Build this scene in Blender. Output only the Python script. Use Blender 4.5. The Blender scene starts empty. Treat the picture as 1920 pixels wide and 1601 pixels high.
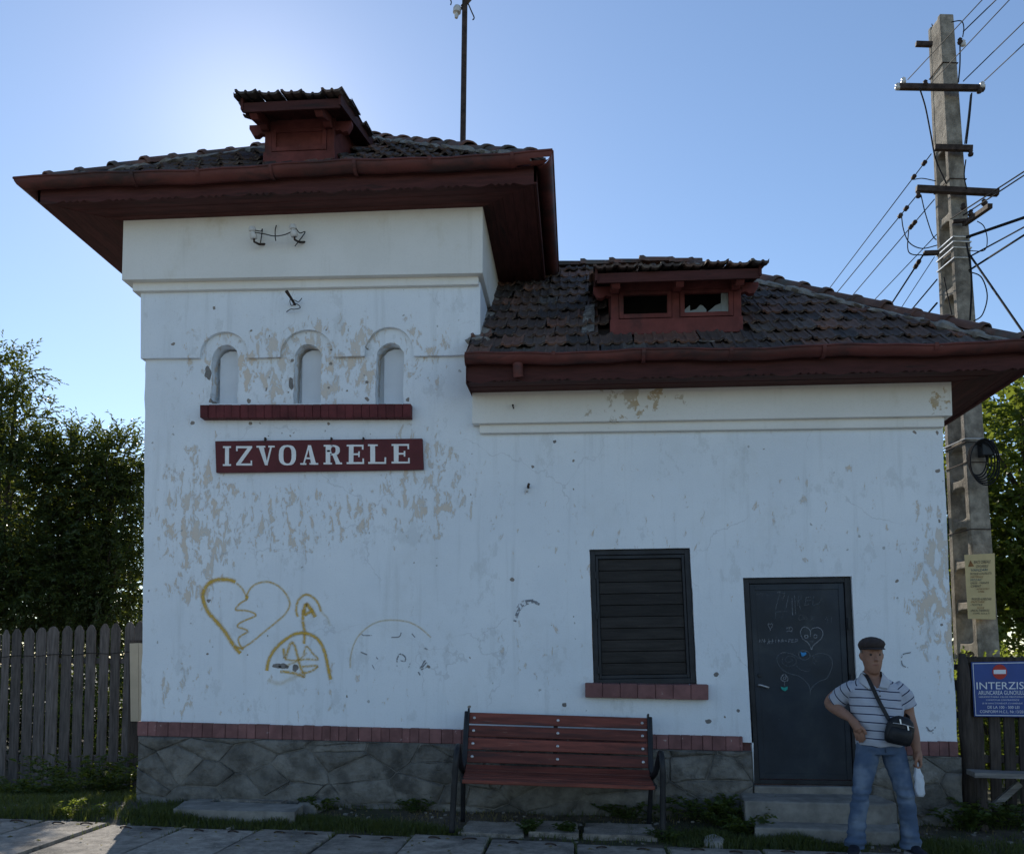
import bpy, bmesh, math, random
import numpy as np
from mathutils import Vector, Matrix, noise as mnoise
from mathutils.geometry import tessellate_polygon

random.seed(7)
RNG = np.random.default_rng(7)
scn = bpy.context.scene
COL = scn.collection

# ------------------------------------------------------------------ camera
F_PX = 1666.0                       # focal length in pixels of the 1920 px wide photograph
YAW = math.atan(124.0 / F_PX)       # turned a little to the left of the facade's normal
PITCH = math.radians(3.5)
CAM = Vector((0.0, -8.5, 1.55))
cam_data = bpy.data.cameras.new("camera")
cam = bpy.data.objects.new("camera", cam_data)
COL.objects.link(cam)
cam.location = CAM
cam.rotation_euler = (math.pi / 2 + PITCH, 0, YAW)
cam_data.sensor_width = 36
cam_data.lens = F_PX / 1920 * 36
cam_data.shift_y = (1140.0 - 800.5) / 1920
cam_data.clip_end = 3000
scn.camera = cam
ROT = cam.rotation_euler.to_matrix()


def ray(px, py):
    return ROT @ Vector(((px - 960) / F_PX, -(py - 1140) / F_PX, -1))


def W(px, py, Y=0.0):
    """point of the vertical plane at depth Y that the photograph shows at a pixel"""
    d = ray(px, py)
    return CAM + d * ((Y - CAM.y) / d.y)


# ------------------------------------------------------------------ light
SUN_DIR = ray(487, 262).normalized()
SUN_EL = math.asin(SUN_DIR.z)
SUN_AZ = math.atan2(SUN_DIR.x, SUN_DIR.y)      # from +Y towards +X
world = bpy.data.worlds.new("World")
scn.world = world
world.use_nodes = True
wn = world.node_tree
bg = wn.nodes["Background"]
sky = wn.nodes.new("ShaderNodeTexSky")
sky.sky_type = 'NISHITA'
sky.sun_disc = False
sky.sun_elevation = SUN_EL
sky.sun_rotation = SUN_AZ
sky.altitude = 300
sky.air_density = 1.0
sky.dust_density = 0.11
sky.ozone_density = 2.4
# bright haze close round the sun
gen = wn.nodes.new("ShaderNodeTexCoord")
dot = wn.nodes.new("ShaderNodeVectorMath")
dot.operation = 'DOT_PRODUCT'
wn.links.new(gen.outputs['Generated'], dot.inputs[0])
dot.inputs[1].default_value = SUN_DIR
pw = wn.nodes.new("ShaderNodeMath")
pw.operation = 'POWER'
pw.use_clamp = True
wn.links.new(dot.outputs['Value'], pw.inputs[0])
pw.inputs[1].default_value = 240.0
glow = wn.nodes.new("ShaderNodeMix")
glow.data_type = 'RGBA'
glow.blend_type = 'ADD'
wn.links.new(pw.outputs[0], glow.inputs[0])
wn.links.new(sky.outputs[0], glow.inputs[6])
glow.inputs[7].default_value = (1.3, 1.2, 1.1, 1)
wn.links.new(glow.outputs[2], bg.inputs[0])
bg.inputs[1].default_value = 0.13
sun_data = bpy.data.lights.new("sun", 'SUN')
sun_data.energy = 5.0
sun_data.angle = math.radians(0.5)
sun_data.color = (1.0, 0.93, 0.82)
sun = bpy.data.objects.new("sun", sun_data)
COL.objects.link(sun)
sun.rotation_euler = SUN_DIR.to_track_quat('Z', 'Y').to_euler()
vs = scn.view_settings
vs.view_transform = 'Standard'
vs.look = 'None'
vs.exposure = 0.3
vs.gamma = 1
vs.use_curve_mapping = False
scn.cycles.use_denoising = True
scn.cycles.max_bounces = 8
scn.cycles.transparent_max_bounces = 12


# ------------------------------------------------------------------ mesh helpers
def wloc(o):
    v = Vector((0, 0, 0))
    while o is not None:
        v += o.location
        o = o.parent
    return v


def link(o, parent=None, label=None, cat=None, group=None, kind=None):
    COL.objects.link(o)
    if parent is not None:
        o.parent = parent
    if label:
        o["label"] = label
    if cat:
        o["category"] = cat
    if group:
        o["group"] = group
    if kind:
        o["kind"] = kind
    return o


def empty(name, loc, label, cat, group=None, parent=None):
    o = bpy.data.objects.new(name, None)
    o.empty_display_size = 0.2
    o.location = loc
    return link(o, parent, label, cat, group)


class MB:
    """collects vertices and faces, then links them as one mesh object"""

    def __init__(self):
        self.v, self.f, self.uv = [], [], []

    def add(self, pts, faces):
        n = len(self.v)
        self.v += [tuple(p) for p in pts]
        self.f += [tuple(i + n for i in f) for f in faces]
        return self

    def hexa(self, p):
        """p: 4 points of one end ring, then 4 of the other in the same order"""
        return self.add(p, [(3, 2, 1, 0), (4, 5, 6, 7), (0, 1, 5, 4), (1, 2, 6, 5), (2, 3, 7, 6), (3, 0, 4, 7)])

    def box(self, x0, x1, y0, y1, z0, z1):
        return self.hexa([(x0, y0, z0), (x1, y0, z0), (x1, y1, z0), (x0, y1, z0),
                          (x0, y0, z1), (x1, y0, z1), (x1, y1, z1), (x0, y1, z1)])

    def bar(self, a, b, w, h, up=(0, 0, 1)):
        """box beam from a to b, w wide and h deep"""
        a, b = Vector(a), Vector(b)
        d = (b - a).normalized()
        s = d.cross(Vector(up))
        if s.length < 1e-4:
            s = d.cross(Vector((1, 0, 0)))
        s.normalize()
        t = s.cross(d)
        s *= w / 2
        t *= h / 2
        return self.hexa([a - s - t, a + s - t, a + s + t, a - s + t, b - s - t, b + s - t, b + s + t, b - s + t])

    def prism(self, poly, back):
        """poly: 3-D points of the front outline; back: offset vector to the rear outline"""
        n = len(poly)
        back = Vector(back)
        pts = [Vector(p) for p in poly]
        tri = tessellate_polygon([pts])
        k = len(self.v)
        self.v += [tuple(p) for p in pts] + [tuple(p + back) for p in pts]
        for t in tri:
            self.f.append(tuple(i + k for i in t))
            self.f.append(tuple(i + k + n for i in reversed(t)))
        for i in range(n):
            j = (i + 1) % n
            self.f.append((k + i, k + j, k + n + j, k + n + i))
        return self

    def tube(self, path, rad, n=8, cap=True, flat=None):
        path = [Vector(p) for p in path]
        if not hasattr(rad, '__len__'):
            rad = [rad] * len(path)
        k = len(self.v)
        ref = None
        for i, p in enumerate(path):
            d = (path[min(i + 1, len(path) - 1)] - path[max(i - 1, 0)])
            d.normalize()
            if ref is None:
                ref = d.orthogonal().normalized()
            ref = (ref - d * ref.dot(d))
            if ref.length < 1e-5:
                ref = d.orthogonal()
            ref.normalize()
            b = d.cross(ref)
            for a in range(n):
                t = 2 * math.pi * a / n
                self.v.append(tuple(p + (ref * math.cos(t) + b * math.sin(t)) * rad[i]))
        for i in range(len(path) - 1):
            for a in range(n):
                c = (a + 1) % n
                self.f.append((k + i * n + a, k + i * n + c, k + (i + 1) * n + c, k + (i + 1) * n + a))
        if cap:
            self.f.append(tuple(k + a for a in reversed(range(n))))
            self.f.append(tuple(k + (len(path) - 1) * n + a for a in range(n)))
        return self

    def loft(self, rings, cap=True):
        n = len(rings[0])
        k = len(self.v)
        for r in rings:
            self.v += [tuple(p) for p in r]
        for i in range(len(rings) - 1):
            for a in range(n):
                c = (a + 1) % n
                self.f.append((k + i * n + a, k + i * n + c, k + (i + 1) * n + c, k + (i + 1) * n + a))
        if cap:
            self.f.append(tuple(k + a for a in reversed(range(n))))
            self.f.append(tuple(k + (len(rings) - 1) * n + a for a in range(n)))
        return self

    def lathe(self, base, axis, prof, n=12):
        """prof: list of (distance along axis, radius)"""
        axis = Vector(axis).normalized()
        s = axis.orthogonal().normalized()
        t = axis.cross(s)
        base = Vector(base)
        rings = []
        for h, r in prof:
            rings.append([base + axis * h + (s * math.cos(a * 2 * math.pi / n) + t * math.sin(a * 2 * math.pi / n)) * r
                          for a in range(n)])
        return self.loft(rings)

    def mesh(self, name, off=(0, 0, 0), smooth=False, fix=True):
        me = bpy.data.meshes.new(name)
        off = Vector(off)
        me.from_pydata([tuple(Vector(p) - off) for p in self.v], [], self.f)
        if fix:
            bm = bmesh.new()
            bm.from_mesh(me)
            bmesh.ops.recalc_face_normals(bm, faces=bm.faces)
            bm.to_mesh(me)
            bm.free()
        if smooth:
            me.polygons.foreach_set("use_smooth", [True] * len(me.polygons))
        me.update()
        return me

    def build(self, name, mat, parent=None, smooth=False, origin=None, bevel=0, label=None, cat=None, group=None,
              kind=None, fix=True, autosmooth=False):
        off = wloc(parent) if parent is not None else Vector(origin or (0, 0, 0))
        me = self.mesh(name, off, smooth or autosmooth, fix)
        me.materials.append(mat)
        o = bpy.data.objects.new(name, me)
        if parent is None and origin is not None:
            o.location = origin
        link(o, parent, label, cat, group, kind)
        if bevel:
            m = o.modifiers.new("bevel", 'BEVEL')
            m.width = bevel
            m.segments = 2
            m.limit_method = 'ANGLE'
        if autosmooth:
            me.set_sharp_from_angle(angle=math.radians(40))
        return o


def np_mesh(name, verts, faces, mat, parent=None, origin=None, smooth=False, **kw):
    verts = np.asarray(verts, dtype=np.float32)
    faces = np.asarray(faces, dtype=np.int32)
    off = wloc(parent) if parent is not None else Vector(origin or (0, 0, 0))
    verts = verts - np.array(off, dtype=np.float32)
    me = bpy.data.meshes.new(name)
    k = faces.shape[1]
    me.vertices.add(len(verts))
    me.vertices.foreach_set("co", verts.ravel())
    me.loops.add(faces.size)
    me.loops.foreach_set("vertex_index", faces.ravel())
    me.polygons.add(len(faces))
    me.polygons.foreach_set("loop_start", np.arange(0, faces.size, k, dtype=np.int32))
    me.polygons.foreach_set("loop_total", np.full(len(faces), k, dtype=np.int32))
    if smooth:
        me.polygons.foreach_set("use_smooth", [True] * len(faces))
    me.update(calc_edges=True)
    me.validate()
    me.materials.append(mat)
    o = bpy.data.objects.new(name, me)
    if parent is None and origin is not None:
        o.location = origin
    return link(o, parent, **kw)


def piece(name, me, matrix, parent):
    """one more object on shared mesh data, at a world matrix"""
    o = bpy.data.objects.new(name, me)
    COL.objects.link(o)
    o.parent = parent
    o.matrix_basis = Matrix.Translation(-wloc(parent)) @ matrix
    return o


# ------------------------------------------------------------------ materials
class NT:
    def __init__(self, name):
        self.m = bpy.data.materials.new(name)
        self.m.use_nodes = True
        self.t = self.m.node_tree
        self.b = self.t.nodes["Principled BSDF"]
        self.out = self.t.nodes["Material Output"]
        self.tc = self.t.nodes.new("ShaderNodeTexCoord")

    def n(self, kind, **kw):
        x = self.t.nodes.new(kind)
        for k, v in kw.items():
            setattr(x, k, v)
        return x

    def l(self, a, b):
        self.t.links.new(a, b)

    def put(self, sock, v):
        if hasattr(v, 'is_output') or isinstance(v, bpy.types.NodeSocket):
            self.l(v, sock)
        else:
            if sock.type == 'RGBA' and len(v) == 3:
                v = (*v, 1)
            sock.default_value = v

    def mapping(self, scale=(1, 1, 1), src='Object', loc=(0, 0, 0)):
        m = self.n("ShaderNodeMapping")
        m.inputs['Scale'].default_value = scale
        m.inputs['Location'].default_value = loc
        self.l(self.tc.outputs[src], m.inputs['Vector'])
        return m.outputs[0]

    def noise(self, scale, detail=5, rough=0.55, vec=None, dist=0):
        x = self.n("ShaderNodeTexNoise")
        x.inputs['Scale'].default_value = scale
        x.inputs['Detail'].default_value = detail
        x.inputs['Roughness'].default_value = rough
        x.inputs['Distortion'].default_value = dist
        self.l(vec if vec is not None else self.tc.outputs['Object'], x.inputs['Vector'])
        return x.outputs['Fac']

    def math(self, op, a, b=None, c=None, clamp=False):
        x = self.n("ShaderNodeMath", operation=op, use_clamp=clamp)
        for i, v in enumerate((a, b, c)):
            if v is not None:
                self.put(x.inputs[i], v)
        return x.outputs[0]

    def step(self, v, a, b):
        x = self.n("ShaderNodeMapRange", interpolation_type='SMOOTHSTEP')
        self.put(x.inputs['Value'], v)
        self.put(x.inputs['From Min'], a)
        self.put(x.inputs['From Max'], b)
        return x.outputs[0]

    def mix(self, f, a, b, blend='MIX'):
        x = self.n("ShaderNodeMix", data_type='RGBA', blend_type=blend)
        self.put(x.inputs[0], f)
        self.put(x.inputs[6], a)
        self.put(x.inputs[7], b)
        return x.outputs[2]

    def bump(self, h, strength=0.4, dist=0.01, prev=None):
        x = self.n("ShaderNodeBump")
        x.inputs['Strength'].default_value = strength
        x.inputs['Distance'].default_value = dist
        self.l(h, x.inputs['Height'])
        if prev is not None:
            self.l(prev, x.inputs['Normal'])
        self.l(x.outputs[0], self.b.inputs['Normal'])
        return x.outputs[0]

    def region(self, cx, cz, rx, rz, cy=None):
        """soft ellipse on the facade, 1 in its middle and 0 at its rim"""
        a = self.n("ShaderNodeVectorMath", operation='SUBTRACT')
        self.l(self.tc.outputs['Object'], a.inputs[0])
        a.inputs[1].default_value = (cx, 0, cz)
        d = self.n("ShaderNodeVectorMath", operation='MULTIPLY')
        self.l(a.outputs[0], d.inputs[0])
        d.inputs[1].default_value = (1 / rx, 0, 1 / rz)
        ln = self.n("ShaderNodeVectorMath", operation='LENGTH')
        self.l(d.outputs[0], ln.inputs[0])
        return self.step(ln.outputs['Value'], 1.0, 0.25)

    def done(self, col=None, rough=None, metal=None):
        if col is not None:
            self.put(self.b.inputs['Base Color'], col)
        if rough is not None:
            self.put(self.b.inputs['Roughness'], rough)
        if metal is not None:
            self.put(self.b.inputs['Metallic'], metal)
        self.b.inputs['Specular IOR Level'].default_value = 0.3
        return self.m


def sc(c, k):
    return tuple(min(1, x * k) for x in c)


def mat(name, c, rough=0.8, scale=6, var=0.35, stretch=(1, 1, 1), dirt=None, dscale=2.5, dth=(0.55, 0.7), bump=0.3,
        bdist=0.006, bscale=None, rnd=0.0, metal=0, spec=0.3, worn=None, wscale=14, wth=(0.62, 0.68)):
    """surface with two scales of tone, dirt patches, worn spots, relief and a random tone for each object"""
    t = NT(name)
    v = t.mapping(stretch)
    n1 = t.noise(scale, 6, 0.6, v)
    col = t.mix(t.step(n1, 0.25, 0.75), sc(c, 1 - var), sc(c, 1 + var))
    if dirt:
        col = t.mix(t.step(t.noise(dscale, 6, 0.62, v, 0.3), *dth), col, dirt)
    if worn:
        col = t.mix(t.step(t.noise(wscale, 5, 0.65, v, 0.2), *wth), col, worn)
    if rnd:
        oi = t.n("ShaderNodeObjectInfo")
        k = t.math('MULTIPLY_ADD', oi.outputs['Random'], 2 * rnd, 1 - rnd)
        hs = t.n("ShaderNodeHueSaturation")
        t.l(k, hs.inputs['Value'])
        t.l(col, hs.inputs['Color'])
        col = hs.outputs[0]
    if bump:
        t.bump(t.noise(bscale or scale * 4, 6, 0.65, v), bump, bdist)
    m = t.done(col, rough, metal)
    t.b.inputs['Specular IOR Level'].default_value = spec
    return m


def wall_material():
    t = NT("flaking white plaster")
    tc = t.tc.outputs['Object']
    broad = t.noise(0.9, 4, 0.6)
    col = t.mix(t.step(broad, 0.3, 0.7), (0.755, 0.81, 0.86), (0.825, 0.875, 0.915))
    # rain streaks of thin grey
    st = t.noise(1.0, 6, 0.65, t.mapping((9, 9, 0.7)))
    col = t.mix(t.math('MULTIPLY', t.step(st, 0.52, 0.72), 0.28), col, (0.5, 0.53, 0.54))
    # older limewash shows through in flakes, thickest on the tower's left and at the right corner
    regs = [(-3.75, 2.9, 0.8, 1.5, 0.82), (-2.7, 2.95, 1.7, 0.7, 0.70), (-1.5, 3.3, 1.0, 1.0, 0.74),
            (-2.6, 4.5, 2.3, 0.75, 0.85), (3.45, 2.2, 0.7, 1.5, 0.85), (-3.9, 1.3, 0.5, 0.7, 0.6),
            (-0.9, 3.1, 0.5, 0.8, 0.4), (0.75, 3.95, 1.3, 0.4, 0.6), (0.9, 2.0, 0.5, 0.4, 0.3), (2.35, 1.4, 0.35, 0.5, 0.45),
            (-0.5, 1.6, 0.8, 0.8, 0.42), (0.4, 2.6, 2.0, 1.4, 0.40), (2.2, 2.9, 1.8, 1.0, 0.40), (-2.6, 1.2, 2.4, 0.6, 0.36)]
    fld = None
    for cx, cz, rx, rz, s in regs:
        r = t.math('MULTIPLY', t.region(cx, cz, rx, rz), s)
        fld = r if fld is None else t.math('MAXIMUM', fld, r)
    flake_n = t.noise(8.5, 10, 0.74, t.mapping((1.35, 1.35, 0.6)), 0.4)
    th = t.math('MULTIPLY_ADD', fld, -0.225, 0.685)
    flake = t.step(flake_n, th, t.math('ADD', th, 0.03))
    tone = t.mix(t.step(t.noise(2.2, 4), 0.35, 0.65), (0.66, 0.54, 0.41), (0.64, 0.575, 0.49))
    col = t.mix(t.math('MULTIPLY', flake, 0.8), col, tone)
    # faint second set: thin patches a little darker than the paint
    thin = t.step(t.noise(3.4, 10, 0.74, t.mapping((1.1, 1.1, 0.7), loc=(4, 2, 7))), 0.56, 0.62)
    col = t.mix(t.math('MULTIPLY', thin, 0.36), col, (0.56, 0.59, 0.60))
    fleck = t.step(t.noise(26, 6, 0.75, t.mapping((1.2, 1.2, 0.7))), 0.63, 0.68)
    col = t.mix(t.math('MULTIPLY', fleck, 0.45), col, (0.46, 0.48, 0.50))
    # grainy tone of the plaster, grime rising from the foot, hairline cracks
    grain = t.noise(70, 4, 0.8)
    col = t.mix(t.math('MULTIPLY', t.step(grain, 0.42, 0.72), 0.16), col, (0.50, 0.54, 0.58))
    grime = t.step(t.noise(1.7, 7, 0.7, t.mapping((1, 1, 0.8), loc=(1, 5, 3))), 0.5, 0.8)
    col = t.mix(t.math('MULTIPLY', grime, 0.30), col, (0.56, 0.58, 0.56))
    cw = t.n("ShaderNodeTexNoise")
    cw.inputs['Scale'].default_value = 3.0
    cw.inputs['Detail'].default_value = 6
    t.l(tc, cw.inputs['Vector'])
    ck = t.n("ShaderNodeTexVoronoi", feature='DISTANCE_TO_EDGE')
    ck.inputs['Scale'].default_value = 1.1
    t.l(t.mix(0.35, tc, cw.outputs['Color']), ck.inputs['Vector'])
    crack = t.math('MULTIPLY', t.math('LESS_THAN', ck.outputs['Distance'], 0.004), t.step(t.noise(1.3, 3, 0.5, t.mapping(loc=(8, 1, 2))), 0.5, 0.6))
    col = t.mix(t.math('MULTIPLY', crack, 0.28), col, (0.40, 0.41, 0.42))
    # small knocked-out chips showing grey render
    warp = t.n("ShaderNodeVectorMath", operation='ADD')
    nz = t.n("ShaderNodeTexNoise")
    nz.inputs['Scale'].default_value = 14
    t.l(tc, nz.inputs['Vector'])
    sub = t.n("ShaderNodeVectorMath", operation='SCALE')
    t.l(nz.outputs['Color'], sub.inputs[0])
    sub.inputs['Scale'].default_value = 0.06
    t.l(tc, warp.inputs[0])
    t.l(sub.outputs[0], warp.inputs[1])
    sw = t.n("ShaderNodeSeparateXYZ")
    t.l(warp.outputs[0], sw.inputs[0])
    flat = t.n("ShaderNodeCombineXYZ")
    t.l(sw.outputs['X'], flat.inputs['X'])
    t.l(sw.outputs['Z'], flat.inputs['Y'])
    vo = t.n("ShaderNodeTexVoronoi", feature='F1', voronoi_dimensions='2D')
    vo.inputs['Scale'].default_value = 5.0
    t.l(flat.outputs[0], vo.inputs['Vector'])
    sep = t.n("ShaderNodeSeparateColor")
    t.l(vo.outputs['Color'], sep.inputs[0])
    up = t.region(-2.55, 4.35, 1.9, 0.9)
    lim = t.math('MULTIPLY_ADD', up, -0.30, 0.955)
    rad = t.math('MULTIPLY_ADD', sep.outputs[1], 0.075, 0.03)
    chip = t.math('MULTIPLY', t.math('GREATER_THAN', sep.outputs[0], lim), t.math('LESS_THAN', vo.outputs['Distance'], rad))
    col = t.mix(chip, col, (0.27, 0.24, 0.21))
    vo2 = t.n("ShaderNodeTexVoronoi", feature='F1', voronoi_dimensions='2D')
    vo2.inputs['Scale'].default_value = 9.0
    t.l(flat.outputs[0], vo2.inputs['Vector'])
    sep2 = t.n("ShaderNodeSeparateColor")
    t.l(vo2.outputs['Color'], sep2.inputs[0])
    chip2 = t.math('MULTIPLY', t.math('GREATER_THAN', sep2.outputs[0], 0.95),
                   t.math('LESS_THAN', vo2.outputs['Distance'], t.math('MULTIPLY_ADD', sep2.outputs[1], 0.1, 0.02)))
    col = t.mix(t.math('MULTIPLY', chip2, 0.75), col, (0.36, 0.36, 0.35))
    # relief
    h = t.math('MULTIPLY_ADD', flake, -0.5, t.math('MULTIPLY', t.noise(38, 5, 0.7), 0.5))
    h = t.math('MULTIPLY_ADD', chip, -1.2, h)
    h = t.math('MULTIPLY_ADD', t.noise(4, 4, 0.6), 1.2, h)
    t.bump(h, 0.55, 0.012)
    return t.done(col, 0.92)


def leaf_material(name, c, c2, trans=0.45, rough=0.45):
    t = NT(name)
    g = t.n("ShaderNodeNewGeometry")
    col = t.mix(g.outputs['Random Per Island'], c, c2)
    t.put(t.b.inputs['Base Color'], col)
    t.b.inputs['Roughness'].default_value = rough
    t.b.inputs['Specular IOR Level'].default_value = 0.35
    tr = t.n("ShaderNodeBsdfTranslucent")
    tcol = t.mix(0.5, col, (0.32, 0.36, 0.03))
    t.l(tcol, tr.inputs['Color'])
    mx = t.n("ShaderNodeMixShader")
    mx.inputs[0].default_value = trans
    t.l(t.b.outputs[0], mx.inputs[1])
    t.l(tr.outputs[0], mx.inputs[2])
    t.l(mx.outputs[0], t.out.inputs['Surface'])
    return t.m


def stroke_material(name, c, strength=0.85, nscale=30, soft=True, grain=(0.1, 0.5)):
    """sprayed or chalked line: dense in its middle, thin at its rim (uses the stroke's own UV)"""
    t = NT(name)
    t.put(t.b.inputs['Base Color'], c)
    t.b.inputs['Roughness'].default_value = 0.9
    uv = t.n("ShaderNodeSeparateXYZ")
    t.l(t.tc.outputs['UV'], uv.inputs[0])
    d = t.math('ABSOLUTE', t.math('MULTIPLY_ADD', uv.outputs['Y'], 2.0, -1.0))
    a = t.math('POWER', t.step(d, 1.0, 0.0), 1.3) if soft else t.step(d, 1.0, 0.7)
    a = t.math('MULTIPLY', a, t.step(t.noise(nscale, 4, 0.7), *grain))
    a = t.math('MULTIPLY', a, t.math('MULTIPLY', uv.outputs['X'], strength), clamp=True)
    t.l(a, t.b.inputs['Alpha'])
    return t.m


M = {}
M['wall'] = wall_material()


def cream_material():
    t = NT("cream plaster")
    col = t.mix(t.step(t.noise(1.6, 5, 0.6), 0.3, 0.7), (0.76, 0.755, 0.715), (0.81, 0.805, 0.77))
    col = t.mix(t.math('MULTIPLY', t.step(t.noise(1.5, 6, 0.65, t.mapping((1.2, 1.2, 0.8))), 0.56, 0.76), 0.55), col, (0.57, 0.52, 0.41))
    col = t.mix(t.math('MULTIPLY', t.step(t.noise(1.0, 6, 0.65, t.mapping((7, 7, 0.6))), 0.56, 0.74), 0.25), col, (0.52, 0.50, 0.44))
    # leak below the wing's gutter and at its outer corner
    leak = t.math('MAXIMUM', t.region(0.55, 4.05, 0.75, 0.42), t.math('MULTIPLY', t.region(3.35, 3.95, 0.22, 0.4), 0.8))
    th = t.math('MULTIPLY_ADD', leak, -0.22, 0.72)
    fl = t.step(t.noise(6.5, 9, 0.7, None, 0.3), th, t.math('ADD', th, 0.03))
    col = t.mix(t.math('MULTIPLY', fl, 0.85), col, t.mix(t.step(t.noise(4, 4), 0.4, 0.6), (0.46, 0.33, 0.17), (0.50, 0.45, 0.37)))
    col = t.mix(t.math('MULTIPLY', t.step(t.noise(60, 4, 0.8), 0.45, 0.75), 0.15), col, (0.5, 0.5, 0.48))
    h = t.math('MULTIPLY_ADD', fl, -0.6, t.noise(30, 5, 0.7))
    t.bump(h, 0.4, 0.01)
    return t.done(col, 0.92)


M['cream'] = cream_material()
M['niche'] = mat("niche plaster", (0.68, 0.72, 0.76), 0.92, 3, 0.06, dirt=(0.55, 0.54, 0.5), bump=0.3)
M['stone'] = mat("plinth stone", (0.165, 0.158, 0.142), 0.95, 6, 0.45, dirt=(0.08, 0.077, 0.07), dscale=3.2, bump=1.0, bdist=0.05, bscale=9, rnd=0.22)
M['mortar'] = mat("grey mortar", (0.24, 0.225, 0.20), 0.95, 12, 0.3, bump=0.8, bdist=0.02, bscale=18)
M['joint'] = mat("dark joint mortar", (0.165, 0.158, 0.142), 0.95, 12, 0.3, bump=0.6, bdist=0.01)
M['brickband'] = mat("mauve painted brick", (0.20, 0.098, 0.094), 0.88, 7, 0.25, dirt=(0.12, 0.07, 0.07), dth=(0.55, 0.75), bump=0.6,
                     bdist=0.012, bscale=16, rnd=0.15, worn=(0.42, 0.34, 0.32), wscale=14, wth=(0.66, 0.72))
M['brickred'] = mat("dark red painted brick", (0.115, 0.026, 0.028), 0.75, 8, 0.25, bump=0.5, bdist=0.01, bscale=18, rnd=0.15,
                    worn=(0.5, 0.42, 0.4), wscale=16, wth=(0.73, 0.75))
M['redmetal'] = mat("dark red painted sheet metal", (0.125, 0.037, 0.031), 0.6, 3, 0.35, stretch=(0.6, 1, 2), dirt=(0.04, 0.022, 0.021), dscale=2.4,
                    dth=(0.42, 0.66), bump=0.4, bscale=10, worn=(0.24, 0.2, 0.19), wscale=9, wth=(0.70, 0.74))
M['redwood'] = mat("dark red painted board", (0.072, 0.023, 0.021), 0.8, 3, 0.3, stretch=(1, 8, 8), dirt=(0.028, 0.015, 0.014), dscale=1.5, bump=0.5,
                   bscale=8, rnd=0.2)
M['redwood_y'] = mat("dark red painted board across", (0.072, 0.023, 0.021), 0.8, 3, 0.3, stretch=(8, 1, 8), dirt=(0.028, 0.015, 0.014), dscale=1.5, bump=0.5,
                     bscale=8, rnd=0.2)
M['dormer'] = mat("faded red dormer paint", (0.15, 0.043, 0.039), 0.78, 5, 0.3, dirt=(0.06, 0.028, 0.027), dth=(0.5, 0.75), bump=0.4, bscale=24,
                  worn=(0.28, 0.22, 0.19), wscale=11, wth=(0.70, 0.76))


def tile_material():
    t = NT("weathered clay tile")
    oi = t.n("ShaderNodeObjectInfo")
    rp = t.n("ShaderNodeValToRGB")
    t.l(oi.outputs['Random'], rp.inputs[0])
    e = rp.color_ramp.elements
    e[0].position, e[0].color = 0.0, (0.070, 0.061, 0.058, 1)
    e[1].position, e[1].color = 1.0, (0.25, 0.140, 0.100, 1)
    for p, c in ((0.35, (0.105, 0.076, 0.066)), (0.62, (0.150, 0.096, 0.075)), (0.80, (0.145, 0.130, 0.115)), (0.88, (0.21, 0.110, 0.080))):
        x = rp.color_ramp.elements.new(p)
        x.color = (*c, 1)
    v = t.noise(6, 6, 0.65)
    col = t.mix(t.step(v, 0.3, 0.75), rp.outputs[0], t.mix(0.6, rp.outputs[0], (0.03, 0.03, 0.034)))
    lich = t.step(t.noise(9, 6, 0.7), 0.62, 0.74)
    col = t.mix(t.math('MULTIPLY', lich, 0.8), col, (0.25, 0.235, 0.20))
    t.bump(t.noise(34, 6, 0.65), 0.7, 0.012)
    return t.done(col, 0.9)


M['tile'] = tile_material()
M['ridge'] = mat("mossy clay ridge tile", (0.16, 0.085, 0.065), 0.9, 5, 0.4, dirt=(0.085, 0.078, 0.068), dscale=3.0, dth=(0.42, 0.65), bump=0.7, bdist=0.012,
                 bscale=22, rnd=0.3, worn=(0.24, 0.22, 0.19), wscale=9, wth=(0.62, 0.74))
M['deck'] = mat("old roof boarding", (0.055, 0.04, 0.034), 0.95, 6, 0.3)
M['dark'] = mat("painted interior dark", (0.012, 0.011, 0.011), 0.95, 6, 0.2, bump=0)  # near-black colour painted as the darkness of unlit interiors
M['lichen'] = mat("lichen sheet", (0.17, 0.165, 0.16), 0.9, 12, 0.5, bump=0.8, bdist=0.01, worn=(0.4, 0.4, 0.38), wscale=16, wth=(0.55, 0.65))
M['shutter'] = mat("blackened shutter board", (0.02, 0.018, 0.017), 0.6, 3, 0.5, stretch=(1, 6, 9), bump=0.5, bscale=9, rnd=0.3,
                   worn=(0.085, 0.07, 0.055), wscale=5, wth=(0.66, 0.74))
M['blackframe'] = mat("black painted steel", (0.018, 0.021, 0.026), 0.5, 6, 0.4, bump=0.25, bscale=30, worn=(0.07, 0.06, 0.055), wscale=18, wth=(0.7, 0.74))
M['door'] = mat("navy painted steel door", (0.017, 0.025, 0.036), 0.5, 2.2, 0.35, dirt=(0.042, 0.052, 0.06), dscale=1.6, dth=(0.5, 0.75), bump=0.15, bscale=12,
                worn=(0.10, 0.11, 0.12), wscale=26, wth=(0.74, 0.77))
M['steel'] = mat("worn steel", (0.45, 0.45, 0.46), 0.4, 10, 0.2, metal=0.8, bump=0.1)
M['iron'] = mat("rusty iron", (0.06, 0.042, 0.034), 0.8, 14, 0.5, metal=0.3, bump=0.5)
M['porcelain'] = mat("dirty porcelain", (0.62, 0.61, 0.58), 0.3, 9, 0.2, dirt=(0.3, 0.27, 0.24), bump=0.1)
M['wire'] = mat("dark wire", (0.022, 0.022, 0.024), 0.9, 10, 0.3, bump=0, spec=0.1)
M['alu'] = mat("bare aluminium line", (0.07, 0.07, 0.073), 0.9, 10, 0.2, spec=0.1, bump=0)
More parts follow.
